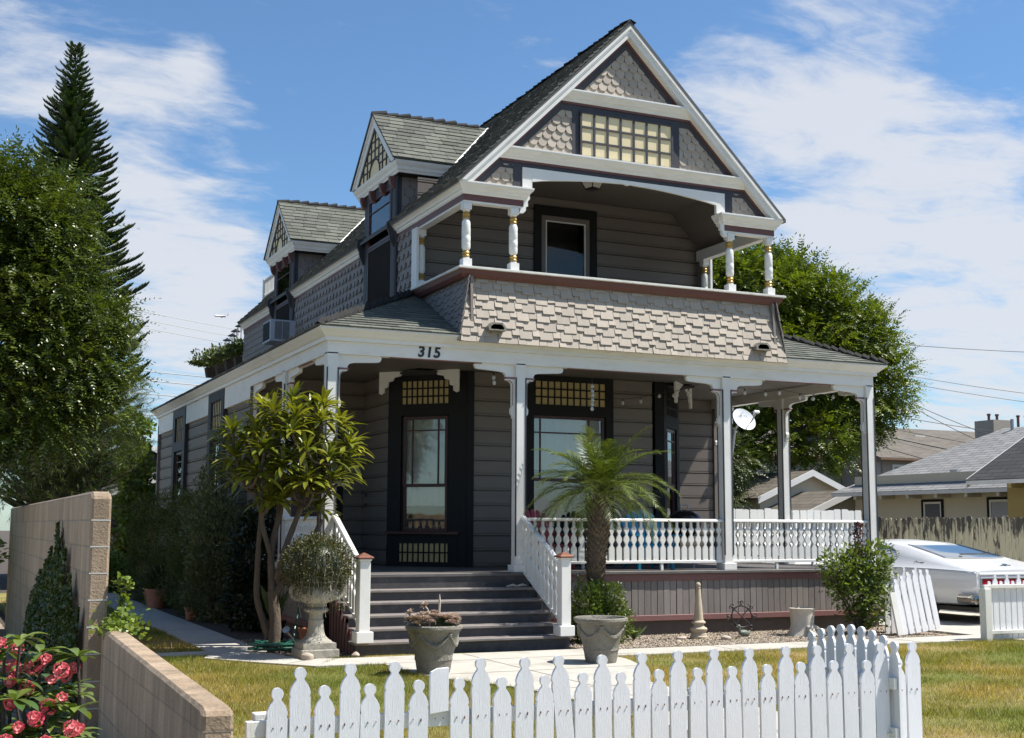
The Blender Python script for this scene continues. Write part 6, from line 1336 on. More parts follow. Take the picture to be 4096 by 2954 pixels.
def fronds(name, mat, origin, specs, parent, nl=38, ll=.27, wl=.0080):
    V, F = [], []; st = MB(); rr = random.Random(5)
    for (az, el, L_, droop) in specs:
        d = Vector((math.cos(az)*math.cos(el), math.sin(az)*math.cos(el), math.sin(el))); p = Vector(origin)+d*.05; n = nl; pts = [p.copy()]; ds = [d.copy()]
        for i in range(n): d = (d-Vector((0,0,1))*droop/n*(1+1.2*i/n)).normalized(); p = p+d*(L_/n); pts.append(p.copy()); ds.append(d.copy())
        st.tube(pts[::5]+[pts[-1]], [.010*(1-.85*i/len(pts[::5])) for i in range(len(pts[::5])+1)], 5)
        for i in range(5, n+1):
            t = i/n; d = ds[i]; side = d.cross(Vector((0,0,1))); side = side.normalized() if side.length > .05 else Vector((1,0,0)); up = side.cross(d).normalized(); l = ll*(math.sin(math.pi*min(1, .12+t*.86))**.7)*rr.uniform(.85, 1.12)
            for s in (-1, 1):
                ld = (side*s*(1.0-.35*t)+d*(.42+.7*t)+up*rr.uniform(.05, .42)).normalized(); a = pts[i]; wv = d*wl; q = a+ld*l*.55; e = a+ld*l+Vector((0,0,-l*rr.uniform(.12, .38))); b = len(V)
                V.extend([a-wv, a+wv, q+wv*.8-Vector((0,0,l*.04)), q-wv*.8-Vector((0,0,l*.04)), e, e+wv*.1]); F.extend([(b, b+1, b+2, b+3), (b+3, b+2, b+5, b+4)])
    fast_mesh(name, [tuple(v) for v in V], F, mat, parent); st.build('frond_stems', mat, parent)
sp = []; rr = random.Random(13)
for k in range(48):
    f = k/48; el = R_(76-74*f+rr.uniform(-8, 8)); sp.append((k*2.399+.3, el, rr.uniform(.92, 1.20)*(1.0 if f > .2 else .72), .55+.62*f))
fronds('crown', 'palm_leaf', (.06, 0, 2.02), sp, pm)
tuft = []
# --- generic shrub
def shrub(name, label, loc, blobs, mat, n, size, aspect=.5, parts=None, core=True, group=None, shape='leaf', cat='shrub', stems=4, surf_bias=.7, up=.3, seed=1, stem_mat='dark_bark', coremat='dark_leaf', nz=.18):
    t = thing(name, label, cat, loc, 0, group); Ps, Ds = [], []; tot = sum(b[3]*b[4]*b[5] for b in blobs)
    for i, (x, y, z, rx, ry, rz_) in enumerate(blobs):
        k = max(20, int(n*(rx*ry*rz_)/tot)); P, D = blob_leaves(k, (x, y, z), (rx, ry, rz_), surf_bias, up, nz, seed+i*7); Ps.append(P); Ds.append(D)
    P, D = np.concatenate(Ps), np.concatenate(Ds); P[:, 2] = np.maximum(P[:, 2], .02)
    leaves('foliage', mat, P, D, size*nrg.uniform(.6, 1.3, len(P)), aspect, parent=t, shape=shape)
    if stems:
        m = MB(); rr = random.Random(seed)
        for s in range(stems):
            b = blobs[rr.randrange(len(blobs))]; limb_tree(m, (rr.uniform(-.06, .06), rr.uniform(-.06, .06), -.03), (b[0]+rr.uniform(-.4, .4)*b[3], b[1]+rr.uniform(-.4, .4)*b[4], b[2]+b[5]*.5), .02, .006, 5, .04, rr.randrange(999), 6)
        m.build('stems', stem_mat, t)
    return t
shrub('round_shrub', 'rounded glossy green shrub at the foot of the palm beside the right newel post', (3.38, -1.05, 0), [(-.1, 0, .42, .30, .28, .40), (.18, .02, .50, .26, .26, .33), (.25, -.02, .25, .26, .24, .25), (-.2, 0, .25, .22, .22, .25)], 'shrub_leaf', 6500, .050, .5, seed=3)
rb = shrub('rose_bush', 'leafy rose bush with purple new shoots at the right corner of the porch', (7.65, -1.25, 0), [(-.2, 0, .95, .42, .32, .30), (.25, 0, 1.05, .40, .32, .32), (.0, 0, .62, .42, .32, .35), (.35, .1, .70, .30, .28, .30), (-.42, 0, .75, .22, .22, .22), (.1, 0, .30, .28, .25, .28)], 'rose_leaf', 5200, .062, .55, seed=8, surf_bias=.3, stems=10, nz=.3)
n = 420; z = nrg.uniform(1.10, 1.62, n); P = np.stack([nrg.normal(.02, .02+.07*(1.65-z), n), nrg.normal(0, .05, n), z], 1); leaves('new_shoots', 'purple_leaf', P, rand_dir(n)+[0,0,.5], .045, .5, parent=rb)
# shaded hedge along the left wall of the house
shrub('columnar_hedge', 'dark columnar hedge shrub farthest along the side path', (-.62, 11.2, 0), [(0, 0, .55, .55, .6, .65), (0, 0, 1.25, .52, .55, .75), (.0, .1, 1.8, .40, .45, .42)], 'hedge_leaf', 9000, .075, .2, group=None, seed=11)
shrub('columnar_hedge', 'middle fine-leaved columnar hedge shrub against the side wall', (-.60, 8.6, 0), [(0, 0, .50, .58, .6, .6), (0, 0, 1.2, .55, .6, .75), (.05, 0, 1.85, .45, .5, .42)], 'hedge_leaf', 11000, .075, .18, seed=14)
shrub('tall_shrub', 'tall grey-green shrub reaching the side windows beside the plumeria', (-.58, 4.6, 0), [(-.02, .1, .55, .52, .7, .6), (0, .1, 1.3, .48, .62, .8), (.02, .2, 2.1, .36, .45, .62), (.05, .1, 2.75, .20, .26, .42), (-.05, .8, 1.5, .4, .5, .6)], 'grey_leaf', 15000, .060, .45, seed=17, up=.9)
shrub('columnar_hedge', 'nearest fine-leaved hedge shrub just behind the tall grey-green shrub', (-.62, 6.4, 0), [(0, 0, .50, .52, .6, .6), (0, 0, 1.25, .50, .6, .75), (.0, 0, 1.8, .4, .5, .35)], 'hedge_leaf', 9000, .075, .18, seed=19)
shrub('broadleaf_shrub', 'dark broad-leaved shrub between the tall shrub and the porch rail', (-.45, 2.75, 0), [(0, 0, .45, .36, .5, .5), (.05, 0, 1.1, .36, .5, .6), (.12, -.1, 1.55, .28, .4, .35), (.0, -.5, .35, .3, .3, .25)], 'dark_leaf', 5200, .085, .5, seed=23)
shrub('low_shrub', 'sunlit low bush at the far end of the side path by the garage', (-1.35, 14.6, 0), [(0, 0, .45, .65, .5, .5), (.3, 0, .35, .5, .5, .4)], 'lit_leaf', 4200, .08, .55, seed=29)
shrub('climbing_bush', 'sunlit bush climbing behind the back corner of the house', (-.35, 16.2, 0), [(0, 0, 3.0, .45, .5, .7), (.1, 0, 2.0, .45, .5, .7), (-.05, 0, 3.9, .40, .4, .5), (0,0,1,.4,.4,.8)], 'lit_leaf', 5200, .13, .6, seed=31, nz=.35)
shrub('boundary_bush', 'green bush behind the tall block wall at the left edge', (-4.6, 4.2, 0), [(0, 0, 1.2, .75, .9, .7), (-.4, -.4, .8, .7, .8, .8)], 'lit_leaf', 6500, .075, .5, seed=37)
# ivy on the block wall
iv = thing('climbing_fig', 'cone of climbing fig clinging to the face of the tall block wall', 'vine', (-3.75, -3.6, 0)); n = 19000; 
y = nrg.uniform(-2.62, 2.6, n); yy_ = y+.60; top = np.maximum(.12, 1.50-np.where(yy_ < 0, -yy_*.30, yy_*.30)-.10+.13*np.sin(y*9)+.12*np.sin(y*23)*np.exp(-np.abs(yy_))); z = top*nrg.uniform(0, 1, n)**.8; dx = -.02-.30*np.clip(1-z/1.3, 0, 1)*np.exp(-(y/1.9)**2)*nrg.uniform(.5, 1, n)
leaves('foliage', 'vine_leaf', np.stack([dx, y, z], 1), np.stack([-np.ones(n)*.6, nrg.normal(0, .6, n), nrg.normal(-.3, .6, n)], 1), nrg.uniform(.030, .055, n), .75, nrm=np.stack([-np.ones(n), nrg.normal(0, .4, n), nrg.normal(.3, .4, n)], 1), parent=iv)
m = MB(); rr = random.Random(4)
for k in range(26):
    y0 = rr.uniform(-1.9, 1.4); z0 = max(.3, 1.45-abs(y0+.55)*.75); pts = [(-.008, y0, z0-.2)]
    for s in range(7): pts.append((-.008, pts[-1][1]+rr.uniform(-.05, .05), pts[-1][2]+rr.uniform(.02, .08)))
    m.tube(pts, .006, 4)
m.build('tendrils', 'dark_bark', iv)
iv2 = thing('climbing_fig', 'sunlit tuft of fig spilling over the top where the low wall meets the tall wall', 'vine', (-3.56, -6.45, .78)); n = 380; P = np.stack([nrg.normal(.03, .07, n), nrg.normal(-.03, .10, n), nrg.normal(.02, .05, n)], 1); P2 = np.stack([nrg.normal(.06, .03, 140), np.full(140, .07)+nrg.normal(0, .01, 140), nrg.uniform(0, .38, 140)], 1); P = np.concatenate([P, P2]); leaves('foliage', 'lit_leaf', P, rand_dir(len(P))+[.2, -.4, .2], nrg.uniform(.03, .055, len(P)), .8, parent=iv2)
# crown-of-thorns with red flower heads
ct = thing('crown_of_thorns', 'red-flowered crown of thorns bush at the lower left corner', 'shrub', (-4.42, -10.55, 0))
m = MB(); rr = random.Random(8); nodes = []
for k in range(24):
    a = rr.uniform(0, 6.28); r = rr.uniform(.05, .34); top = Vector((min(r*math.cos(a), .2), r*math.sin(a)*.9, rr.uniform(.60, 1.10))); pts = limb_tree(m, (rr.uniform(-.1, .1), rr.uniform(-.1, .1), 0), top, .012, .006, 6, .03, rr.randrange(99), 6); nodes += [(p, k) for p in pts[2:]]
m.build('stems', 'dark_bark', ct)
P, D, S_, Nn = [], [], [], []
for p, k in nodes:
    for q in range(13):
        a = rr.uniform(0, 6.28); d = Vector((math.cos(a), math.sin(a), rr.uniform(-.1, .7))); P.append(np.array(p)); D.append(np.array(d.normalized())); S_.append(rr.uniform(.07, .14)); Nn.append(np.array([0, 0, 1.]))
arching('foliage', 'crown_leaf', np.array(P), np.array(D), np.array(S_), np.array(Nn), .36, .5, ct)
def cam_pt(px, py, d): return None
heads = [(-4.50, -10.62, .90, .018), (-4.36, -10.58, .985, .018), (-4.33, -10.52, .89, .016), (-4.55, -10.42, .97, .022), (-4.47, -10.80, .74, .018), (-4.37, -10.86, .69, .016), (-4.30, -10.72, .84, .016), (-4.42, -10.90, .79, .02), (-4.52, -10.86, .70, .022), (-4.40, -10.52, .955, .042), (-4.53, -10.35, 1.03, .028), (-4.46, -10.36, 1.01, .024), (-4.49, -10.5, .94, .04), (-4.30, -10.62, .94, .032), (-4.23, -10.45, .93, .020), (-4.27, -10.48, .90, .024), (-4.43, -10.6, .87, .028), (-4.35, -10.7, .80, .032), (-4.40, -10.75, .76, .03), (-4.27, -10.85, .73, .032), (-4.24, -10.8, .72, .02), (-4.45, -10.95, .66, .032), (-4.33, -10.98, .65, .026), (-4.50, -10.7, .82, .02), (-4.56, -10.55, .86, .024)]
for (x, y, z, r) in heads:
    r *= .84
    hd = MB(); rr2 = random.Random(int(z*1000)); n = int(11*(r/.032)**1.5)+4
    for k in range(n):
        u = 1-2*(k+.5)/n; a = k*2.399; s = math.sqrt(1-u*u); d = Vector((s*math.cos(a), s*math.sin(a), u)); c = Vector((x+4.42, y+10.55, z))+d*r; t1 = d.orthogonal().normalized(); t2 = d.cross(t1); pr = .0092+.003*rr2.random()
        for sg in (-1, 1):
            o = c+t1*sg*pr*.75; ring = [o+(t1*math.cos(b*math.pi/4)+t2*math.sin(b*math.pi/4))*pr+d*.005 for b in range(8)]; hd.add([o-d*.002]+ring, [(0, 1+b, 1+(b+1) % 8) for b in range(8)])
    hd.build('flower_head', 'flower_red', ct)
# ================================================================ TREES FURTHER OFF
def hide_core(): pass
def norfolk():
    t = thing('norfolk_pine', 'tall norfolk pine with tiered upswept branches rising behind the left tree', 'tree', (-1.25, 25.2, 0)); H = 17.0
    m = MB(); m.tube([(0,0,0), (0,0,8), (-.1,0,13), (-.22, 0, H-.1)], [.28, .18, .09, .02], 10); m.build('trunk', 'dark_bark', t)
    V, F = [], []; rr = random.Random(6); z = H-.25; st = MB()
    def blade(a, d, l, w):
        s = d.cross(Vector((0,0,1))); s = s.normalized() if s.length > .01 else Vector((1,0,0)); b = len(V); V.extend([a-s*w, a+s*w, a+d*l*.6+s*w*.7, a+d*l*.6-s*w*.7, a+d*l]); F.extend([(b, b+1, b+2, b+3)]); F2.append((b+3, b+2, b+4))
    F2 = []
    tier = 0
    while z > 1.6:
        f = (H-z)/H; L_ = min(.16+4.6*f, 2.2)*rr.uniform(.85, 1.12); nb = 7 if f < .1 else 11; a0 = rr.uniform(0, 6.28); cxo = -.22*(z/H)
        for k in range(nb):
            a = a0+k*6.283/nb+rr.uniform(-.15, .15); Lk = L_*rr.uniform(.82, 1.12); p = Vector((cxo, 0, z)); d = Vector((math.cos(a), math.sin(a), .30)).normalized(); n = max(6, int(Lk/.06)); pts = [p.copy()]
            for i in range(n):
                u = i/n; d = (d+Vector((0,0,1))*(-.09 if u < .40 else .17)*(7.0/n)).normalized(); p = p+d*(Lk/n); pts.append(p.copy())
                sd_ = d.cross(Vector((0,0,1))).normalized(); 
                if u > .05:
                    l = (.13+.24*Lk*(1-u)**.7)*rr.uniform(.8, 1.2); l = min(l, .42)
                    for s in (-1, -.55, -.2, .2, .55, 1): blade(p, (d*.9+sd_*s*.75+Vector((0,0,.35+.35*rr.random()))).normalized(), l*rr.uniform(.8, 1.1), .018+.030*f)
            st.tube(pts[::3]+[pts[-1]], [.03*Lk/3+.006]*(len(pts[::3]))+[.004], 4)
        z -= (.18+.18*f)*rr.uniform(.8, 1.2); tier += 1
    b = np.array([(*f, f[3]) for f in []]) if False else None
    Fq = np.array(F); Ft = np.array([(a, b_, c, c) for a, b_, c in F2])
    me = bpy.data.meshes.new('foliage'); me.from_pydata([tuple(v) for v in V], [], [tuple(q) for q in F]+[tuple(q) for q in F2]); me.materials.append(M['pine_needle']); o = bpy.data.objects.new('foliage', me); sc.collection.objects.link(o); o.parent = t
    st.build('branches', 'dark_bark', t)
norfolk()
def frond_tree(name, label, loc, blobs, mat, n_fr, fr_len, n_leaf, lf, trunk, seed=1, cat='tree', droop=.5, up=.15, lw=.42, bark='dark_bark', core=None, shell=.55, limbs=10, out=.8):
    """crown of pinnate fronds spread over uneven clumps"""
    g = np.random.default_rng(seed); t = thing(name, label, cat, loc); w = np.array([b[3]*b[4]*b[5] for b in blobs])**.8; w /= w.sum(); idx = g.choice(len(blobs), n_fr, p=w); B = np.array(blobs)
    d = unit(g.normal(0, 1, (n_fr, 3))); rad = shell+(1-shell)*g.uniform(0, 1, n_fr); k = 1+.22*np.sin(d[:, 0]*5+idx)*np.sin(d[:, 1]*4+idx*2)+.14*np.sin(d[:, 2]*9+idx)
    C_ = B[idx, :3]+d*B[idx, 3:]*(rad*k)[:, None]; D = d*out+g.normal(0, .42, (n_fr, 3)); D[:, 2] += up; D = unit(D); L_ = fr_len*g.uniform(.6, 1.3, n_fr)
    Pn, Dn, Sn, Nm = [], [], [], []
    side = unit(np.cross(D, np.tile([0, 0, 1.], (n_fr, 1))+g.normal(0, .3, (n_fr, 3)))); cur = C_.copy(); dd = D.copy()
    for i in range(n_leaf):
        u = (i+1)/n_leaf; cur = cur+dd*(L_/n_leaf)[:, None]; dd = unit(dd-np.array([0,0,1.])*droop/n_leaf)
        for s in (-1, 1):
            Pn.append(cur.copy()); Dn.append(unit(side*s*(1.05-.3*u)+dd*.55+g.normal(0, .12, (n_fr, 3)))); Sn.append(lf*(math.sin(math.pi*min(1, .2+.75*u)))*g.uniform(.8, 1.2, n_fr)); Nm.append(np.cross(side, dd)*-1+g.normal(0, .25, (n_fr, 3)))
    Pn.append(cur); Dn.append(dd); Sn.append(np.full(n_fr, lf*.8)); Nm.append(np.cross(side, dd)*-1)
    leaves('crown', mat, np.concatenate(Pn), np.concatenate(Dn), np.concatenate(Sn), lw, nrm=np.concatenate(Nm), parent=t, shape='quad')
    m = MB(); rr = random.Random(seed); base, fork, r0 = trunk; m.tube([base, Vector(base).lerp(Vector(fork), .5)+Vector((r0*.5, 0, 0)), fork], [r0*1.2, r0, r0*.85], 12)
    for i in range(limbs):
        b = blobs[i % len(blobs)]; e = Vector((b[0]+rr.uniform(-.5, .5)*b[3], b[1]+rr.uniform(-.5, .5)*b[4], b[2]+rr.uniform(-.3, .6)*b[5])); mid = Vector(fork).lerp(e, .5)+Vector((0, 0, rr.uniform(-.1, .25)*b[5])); m.tube([fork, mid, e], [r0*.5, r0*.28, r0*.07], 7)
        for j in range(3): e2 = e+Vector((rr.uniform(-.7, .7)*b[3], rr.uniform(-.7, .7)*b[4], rr.uniform(-.3, .7)*b[5])); m.tube([mid, mid.lerp(e2, .5)+Vector((0,0,.1)), e2], [r0*.18, r0*.10, r0*.03], 5)
    m.build('trunk', bark, t, smooth=True)
    return t
# feathery tree over the left edge
frond_tree('pepper_tree', 'large feathery-leaved tree filling the left edge above the block wall', (-4.35, 1.2, 0),
 [(-.1, 0, 5.3, 1.0, .9, 1.0), (.15, 0, 5.65, .75, .8, .7), (.62, 0, 5.45, .72, .8, .80), (.65, 0, 4.6, .95, .9, .8), (1.0, 0, 3.8, .85, .9, .8), (-.2, 0, 4.1, 1.1, 1.0, 1.0), (-.75, 0, 5.4, .9, .8, .9), (.45, 0, 3.1, 1.0, .9, .7), (-.5, .2, 2.8, 1.1, .9, .8), (1.42, -.2, 4.25, .42, .5, .30), (1.3, -.1, 3.55, .42, .5, .30), (1.2, 0, 3.1, .5, .5, .4)],
 'feather_leaf', 11500, .36, 7, .066, ((-.5, .5, 0), (-.4, .3, 2.5), .13), seed=3, droop=.7, up=.0, lw=.42, shell=.45)
# dark conifer behind, right of it
def tuft_tree(name, label, loc, blobs, mat, n, size, seed, trunk):
    g = np.random.default_rng(seed); t = thing(name, label, 'tree', loc); B = np.array(blobs); w = (B[:, 3]*B[:, 4]*B[:, 5])**.8; w /= w.sum(); idx = g.choice(len(blobs), n, p=w); d = unit(g.normal(0, 1, (n, 3))); rad = .45+.6*g.uniform(0, 1, n)
    C_ = B[idx, :3]+d*B[idx, 3:]*rad[:, None]; ax = unit(d*np.array([1, 1, .3])+g.normal(0, .3, (n, 3))+np.array([0,0,.25])); k = 26; P = np.repeat(C_, k, 0)+np.repeat(ax, k, 0)*g.uniform(0, .28, (n*k, 1)); D = np.repeat(ax, k, 0)*.8+g.normal(0, .45, (n*k, 3)); leaves('crown', mat, P, D, size*g.uniform(.6, 1.2, n*k), .09, parent=t, shape='tri')
    m = MB(); base, top, r0 = trunk; m.tube([base, top], [r0, r0*.3], 10); rr = random.Random(seed)
    for i in range(0, n, max(1, n//60)): m.tube([Vector(base).lerp(Vector(top), rr.uniform(.3, .9)), tuple(C_[i])], [r0*.22, .01], 5)
    m.build('trunk', 'dark_bark', t); return t
tuft_tree('dark_conifer', 'dark needle-leaved conifer spreading behind the top of the block wall', (-2.75, 9.6, 0),
 [(0, 0, 3.0, 1.5, 1.0, .8), (.55, 0, 3.8, 1.1, .9, .8), (1.0, 0, 2.9, .75, .8, .5), (-.9, 0, 2.5, 1.2, .9, .6), (.7, 0, 4.9, .75, .7, .8), (.4, -.2, 2.1, 1.1, .6, .45), (-1.6, 0, 3.4, 1.0, .8, .9), (1.05, 0, 4.2, .55, .6, .3)], 'conifer_needle', 3400, .15, 5, ((0, 0, 0), (0, 0, 5), .16))
# jacaranda at the right
frond_tree('jacaranda_tree', 'broad jacaranda with bright feathery foliage behind the right side of the porch', (18.2, 16.6, 0),
 [(0, 0, 8.9, 1.9, 1.8, 1.5), (1.6, 0, 8.9, 1.5, 1.6, 1.3), (2.9, 0, 8.3, 1.7, 1.6, 1.4), (4.3, 0, 7.6, 1.5, 1.4, 1.3), (4.9, 0, 6.2, 1.4, 1.4, 1.3), (.8, -.2, 6.9, 2.2, 1.8, 1.6), (3.0, 0, 6.2, 2.0, 1.5, 1.5), (-1.5, 0, 7.5, 1.7, 1.6, 1.6), (-1.2, 0, 5.2, 1.6, 1.4, 1.3), (2.2, -.8, 4.4, 1.3, 1.1, .9), (-1.8, 0, 9.2, 1.2, 1.1, .9), (.2, -.3, 4.3, 1.3, 1.2, .9), (4.3, 0, 4.9, .9, .9, .7)],
 'jacaranda_leaf', 15000, .60, 7, .14, ((-.9, .5, 0), (-1.2, .3, 3.4), .34), seed=9, droop=.7, up=.15, lw=.42, shell=.42, limbs=14)
frond_tree('jacaranda_tree', 'lower shaded branches of a second jacaranda seen through the porch posts', (15.4, 14.8, 0),
 [(0, 0, 2.2, 1.0, .9, 1.0), (.6, 0, 3.4, 1.0, .9, .8), (-.8, 0, 3.0, 1.0, .9, 1.0), (.9, 0, 1.3, .8, .8, .8)], 'conifer_needle', 2600, .5, 7, .10, ((-.2, .2, 0), (.1, 0, 2.8), .30), seed=12, droop=.9, up=-.1, lw=.4)
# ================================================================ HOUSES AND SHEDS BEHIND
def roof_slab(mb, pts, t=.08):
    P = [Vector(p) for p in pts]; n = (P[1]-P[0]).cross(P[2]-P[0]).normalized(); n = n if n.z > 0 else -n; k = len(P); mb.add([p+n*t for p in P]+P, [tuple(range(k)), tuple(range(2*k-1, k-1, -1))]+[(i, k+i, k+(i+1) % k, (i+1) % k) for i in range(k)])
def set_uv(o):
    me = o.data; uv = me.uv_layers.new(name='UVMap')
    for p in me.polygons:
        n = p.normal; u = Vector((0,0,1)).cross(n); u = u.normalized() if u.length > .05 else Vector((1,0,0)); v = n.cross(u)
        for li in p.loop_indices: c = me.vertices[me.loops[li].vertex_index].co; uv.data[li].uv = (c.dot(u), c.dot(v))
def gable_house(name, label, loc, rz, W, Dp, H, rise, wallmat, roofmat, ov=.4, hip=0.0, openings=(), cat='house', rafters=0, fascia='white_paint', siding_p=0.0, ridge_shift=0.0):
    """ridge along local X; front is -Y; W along X, Dp along Y"""
    t = thing(name, label, cat, loc, rz); m = MB(); m.ext([(0, 0), (W, 0), (W, Dp), (0, Dp)], (0,0,0), (1,0,0), (0,1,0), (0,0,H))
    if not hip:
        for x in (0, W-.05): m.ext([(0, H), (Dp, H), (Dp/2, H+rise)], (x, 0, 0), (0,1,0), (0,0,1), (.05, 0, 0))
    if siding_p:
        z = siding_p
        while z < H: m.box(-.012, W+.012, -.012, 0, z, z+siding_p-.015); z += siding_p
    m.build('wall', wallmat, t)
    s = rise/(Dp/2); ze = H-ov*s; r = MB(); hx = hip*Dp/2
    roof_slab(r, [(-ov, -ov, ze), (W+ov, -ov, ze), (W+ov-hx-(ov if hip else 0), Dp/2, H+rise), (-ov+hx+(ov if hip else 0), Dp/2, H+rise)]); roof_slab(r, [(-ov, Dp+ov, ze), (-ov+hx+(ov if hip else 0), Dp/2, H+rise), (W+ov-hx-(ov if hip else 0), Dp/2, H+rise), (W+ov, Dp+ov, ze)])
    if hip: roof_slab(r, [(-ov, -ov, ze), (-ov+hx+ov, Dp/2, H+rise), (-ov, Dp+ov, ze)]); roof_slab(r, [(W+ov, -ov, ze), (W+ov, Dp+ov, ze), (W+ov-hx-ov, Dp/2, H+rise)])
    o = r.build('roof', roofmat, t); set_uv(o)
    f = MB(); f.box(-ov, W+ov, -ov-.03, -ov, ze-.03, ze+.06)
    if not hip:
        for x in (-ov-.03, W+ov):
            for sg in (0, 1): y0 = -ov if not sg else Dp+ov; f.ext([(y0, ze+.09), (y0, ze-.09), (Dp/2, H+rise-.09), (Dp/2, H+rise+.09)], (x, 0, 0), (0,1,0), (0,0,1), (.03, 0, 0))
    f.build('fascia', fascia, t)
    if rafters:
        for k in range(rafters): x = W*(k+.5)/rafters; q = MB(); q.box(x-.05, x+.05, -ov, 0, ze-.12, ze+.02); q.build('rafter_tail', wallmat, t)
    for (x0, x1, z0, z1, fm, gm, w) in openings:
        fr = MB(); P = (Vector((0,0,0)), Vector((1,0,0)), Vector((0,-1,0))); frame_rect(fr, P, x0, x1, z0, z1, w, 0, .05); o = fr.build('window', fm, t)
        q = MB(); frame_rect(q, P, x0+w, x1-w, z0+w, z1-w, .05, .0, .035); slab(q, P, x0+w, x1-w, (z0+z1)/2-.02, (z0+z1)/2+.02, .0, .034); q.build('sash', 'white_paint', o)
        q = MB(); slab(q, P, x0+w, x1-w, z0+w, z1-w, .013, .018); q.build('pane', gm, o)
    return t
surf('dim_pane', (0.10, 0.10, 0.11), 0.25, 0.3, 2.0, 0.0); surf('pale_pane', (0.34, 0.35, 0.37), 0.4, 0.1, 4.0, 0.0, stretch=(12, 1, .3)); surf('blue_pane', (0.16, 0.20, 0.27), 0.3, 0.15, 1.0, 0.0)
AX = -math.pi/2
# houses across the driveway face the camera side obliquely; their ridges run away from the street
t = gable_house('neighbour_house', 'cream sided house with a light grey roof behind the cream board fence', (17.9, 11.2, 0), R_(-90), 14, 7.0, 2.62, 1.55, 'cream_siding', 'grey_far_roof', ov=.45, hip=.55, rafters=14, siding_p=.42,
  openings=((2.55, 3.30, 1.15, 2.27, 'dark_trim', 'dim_pane', .06), (4.75, 5.6, 1.15, 2.29, 'dark_trim', 'pale_pane', .06)))
m = MB(); m.box(3.0, 3.25, .5, .8, 2.80, 3.02); m.build('roof_vent', 'grey_metal', t); m = MB(); m.tube([(2.4, 3.3, 3.4), (2.4, 3.3, 4.45)], .045, 8); m.build('vent_pipe', 'grey_metal', t)
t = gable_house('neighbour_house', 'ochre house with dark shingle roof at the right edge', (15.45, 3.45, 0), R_(-90), 12, 6.4, 2.80, 1.80, 'ochre_wall', 'black_far_roof', ov=.55, rafters=10, fascia='white_paint')
t = gable_house('apartment_building', 'two storey taupe stucco apartment block with brown roof and chimneys', (37.1, 32.5, 0), 0, 12.0, 12, 5.05, 1.9, 'stucco_taupe', 'brown_far_roof', ov=.6, hip=.0, fascia='brown_wood',
  openings=((.6, 2.1, 3.2, 4.65, 'white_paint', 'blue_pane', .07), (6.4, 7.9, 3.2, 4.65, 'white_paint', 'blue_pane', .07)))
for cx_ in (7.4, 9.4):
    m = MB(); m.box(cx_-.6, cx_+.6, -.5, .8, 4.0, 7.05-(cx_-7.4)*.25); o = m.build('chimney', 'stucco_taupe', t); m = MB()
    for dx in (-.3, .25): m.lathe([(.07, 6.4), (.07, 7.30), (.10, 7.32), (.10, 7.40), (0, 7.41)], (cx_+dx, .1, 0), 10)
    m.build('flue', 'maroon', o)
for x in (-.6, 1.2, 5.3): m = MB(); m.box(x+.6, x+1.3, 4.2, 4.6, 6.38, 6.52); m.build('skylight', 'white_paint', t)
m = MB(); m.box(-.7, -.25, -.18, .05, 4.0, 4.75); m.build('meter_box', 'stucco_taupe', t)
gable_house('apartment_building', 'taupe stucco apartment wing with gable end seen through the porch posts', (29.0, 35.5, 0), 0, 8.0, 12, 5.2, 1.9, 'stucco_taupe', 'brown_far_roof', ov=.5, fascia='brown_wood', openings=((4.3, 5.2, 2.6, 3.9, 'blue_pane', 'blue_pane', .05), (1.2, 2.0, 2.6, 3.9, 'blue_pane', 'blue_pane', .05)))
def shed(loc, rz, W, D_, H, rise, wm, rm, label, ov=.25): 
    """gable end faces -Y"""
    t = thing('garden_shed', label, 'shed', loc, rz); m = MB(); m.ext([(0, 0), (W, 0), (W, H), (W/2, H+rise), (0, H)], (0,0,0), (1,0,0), (0,0,1), (0, D_, 0)); m.build('wall', wm, t); s = rise/(W/2); r = MB()
    roof_slab(r, [(-ov, -ov, H-ov*s), (W/2, -ov, H+rise), (W/2, D_+ov, H+rise), (-ov, D_+ov, H-ov*s)], .06); roof_slab(r, [(W+ov, -ov, H-ov*s), (W+ov, D_+ov, H-ov*s), (W/2, D_+ov, H+rise), (W/2, -ov, H+rise)], .06); o = r.build('roof', rm, t); set_uv(o)
    f = MB()
    for sg in (-1, 1): f.ext([(W/2, H+rise-.11), (W/2, H+rise+.075), (W/2+sg*(W/2+ov), H-ov*s+.075), (W/2+sg*(W/2+ov), H-ov*s-.11)], (0, -ov-.04, 0), (1,0,0), (0,0,1), (0, .04, 0))
    f.build('fascia', 'white_paint', t); return t
shed((16.9, 14.2, 0), R_(0), 3.4, 4, 2.45, .72, 'cream_siding', 'brown_far_roof', 'cream garden shed with white gable fascia seen between the right porch posts')
shed((17.15, 12.2, 0), R_(0), 2.5, 2.5, 2.05, .50, 'cream_siding', 'brown_far_roof', 'smaller rust-stained shed in front of the cream garden shed')
tp = thing('shade_tarp', 'brown shade tarp sagging on a wooden post beside the sheds', 'tarp', (17.0, 11.4, 0)); V = []; n = 10
for i in range(n+1):
    for j in range(n+1):
        u, v = i/n, j/n; V.append((-.6+3.4*u, .9*v-1.1*u, 1.78+.52*u-.5*u*(1-u)*1.1+.10*v-.25*math.sin(math.pi*v)*.4))
fast_mesh('sheet', V, [(i*(n+1)+j, (i+1)*(n+1)+j, (i+1)*(n+1)+j+1, i*(n+1)+j+1) for i in range(n) for j in range(n)], 'tarp_brown', tp, smooth=True)
m = MB(); m.box(2.75, 2.88, -1.2, -1.07, 0, 2.42); m.build('post', 'brown_wood', tp)
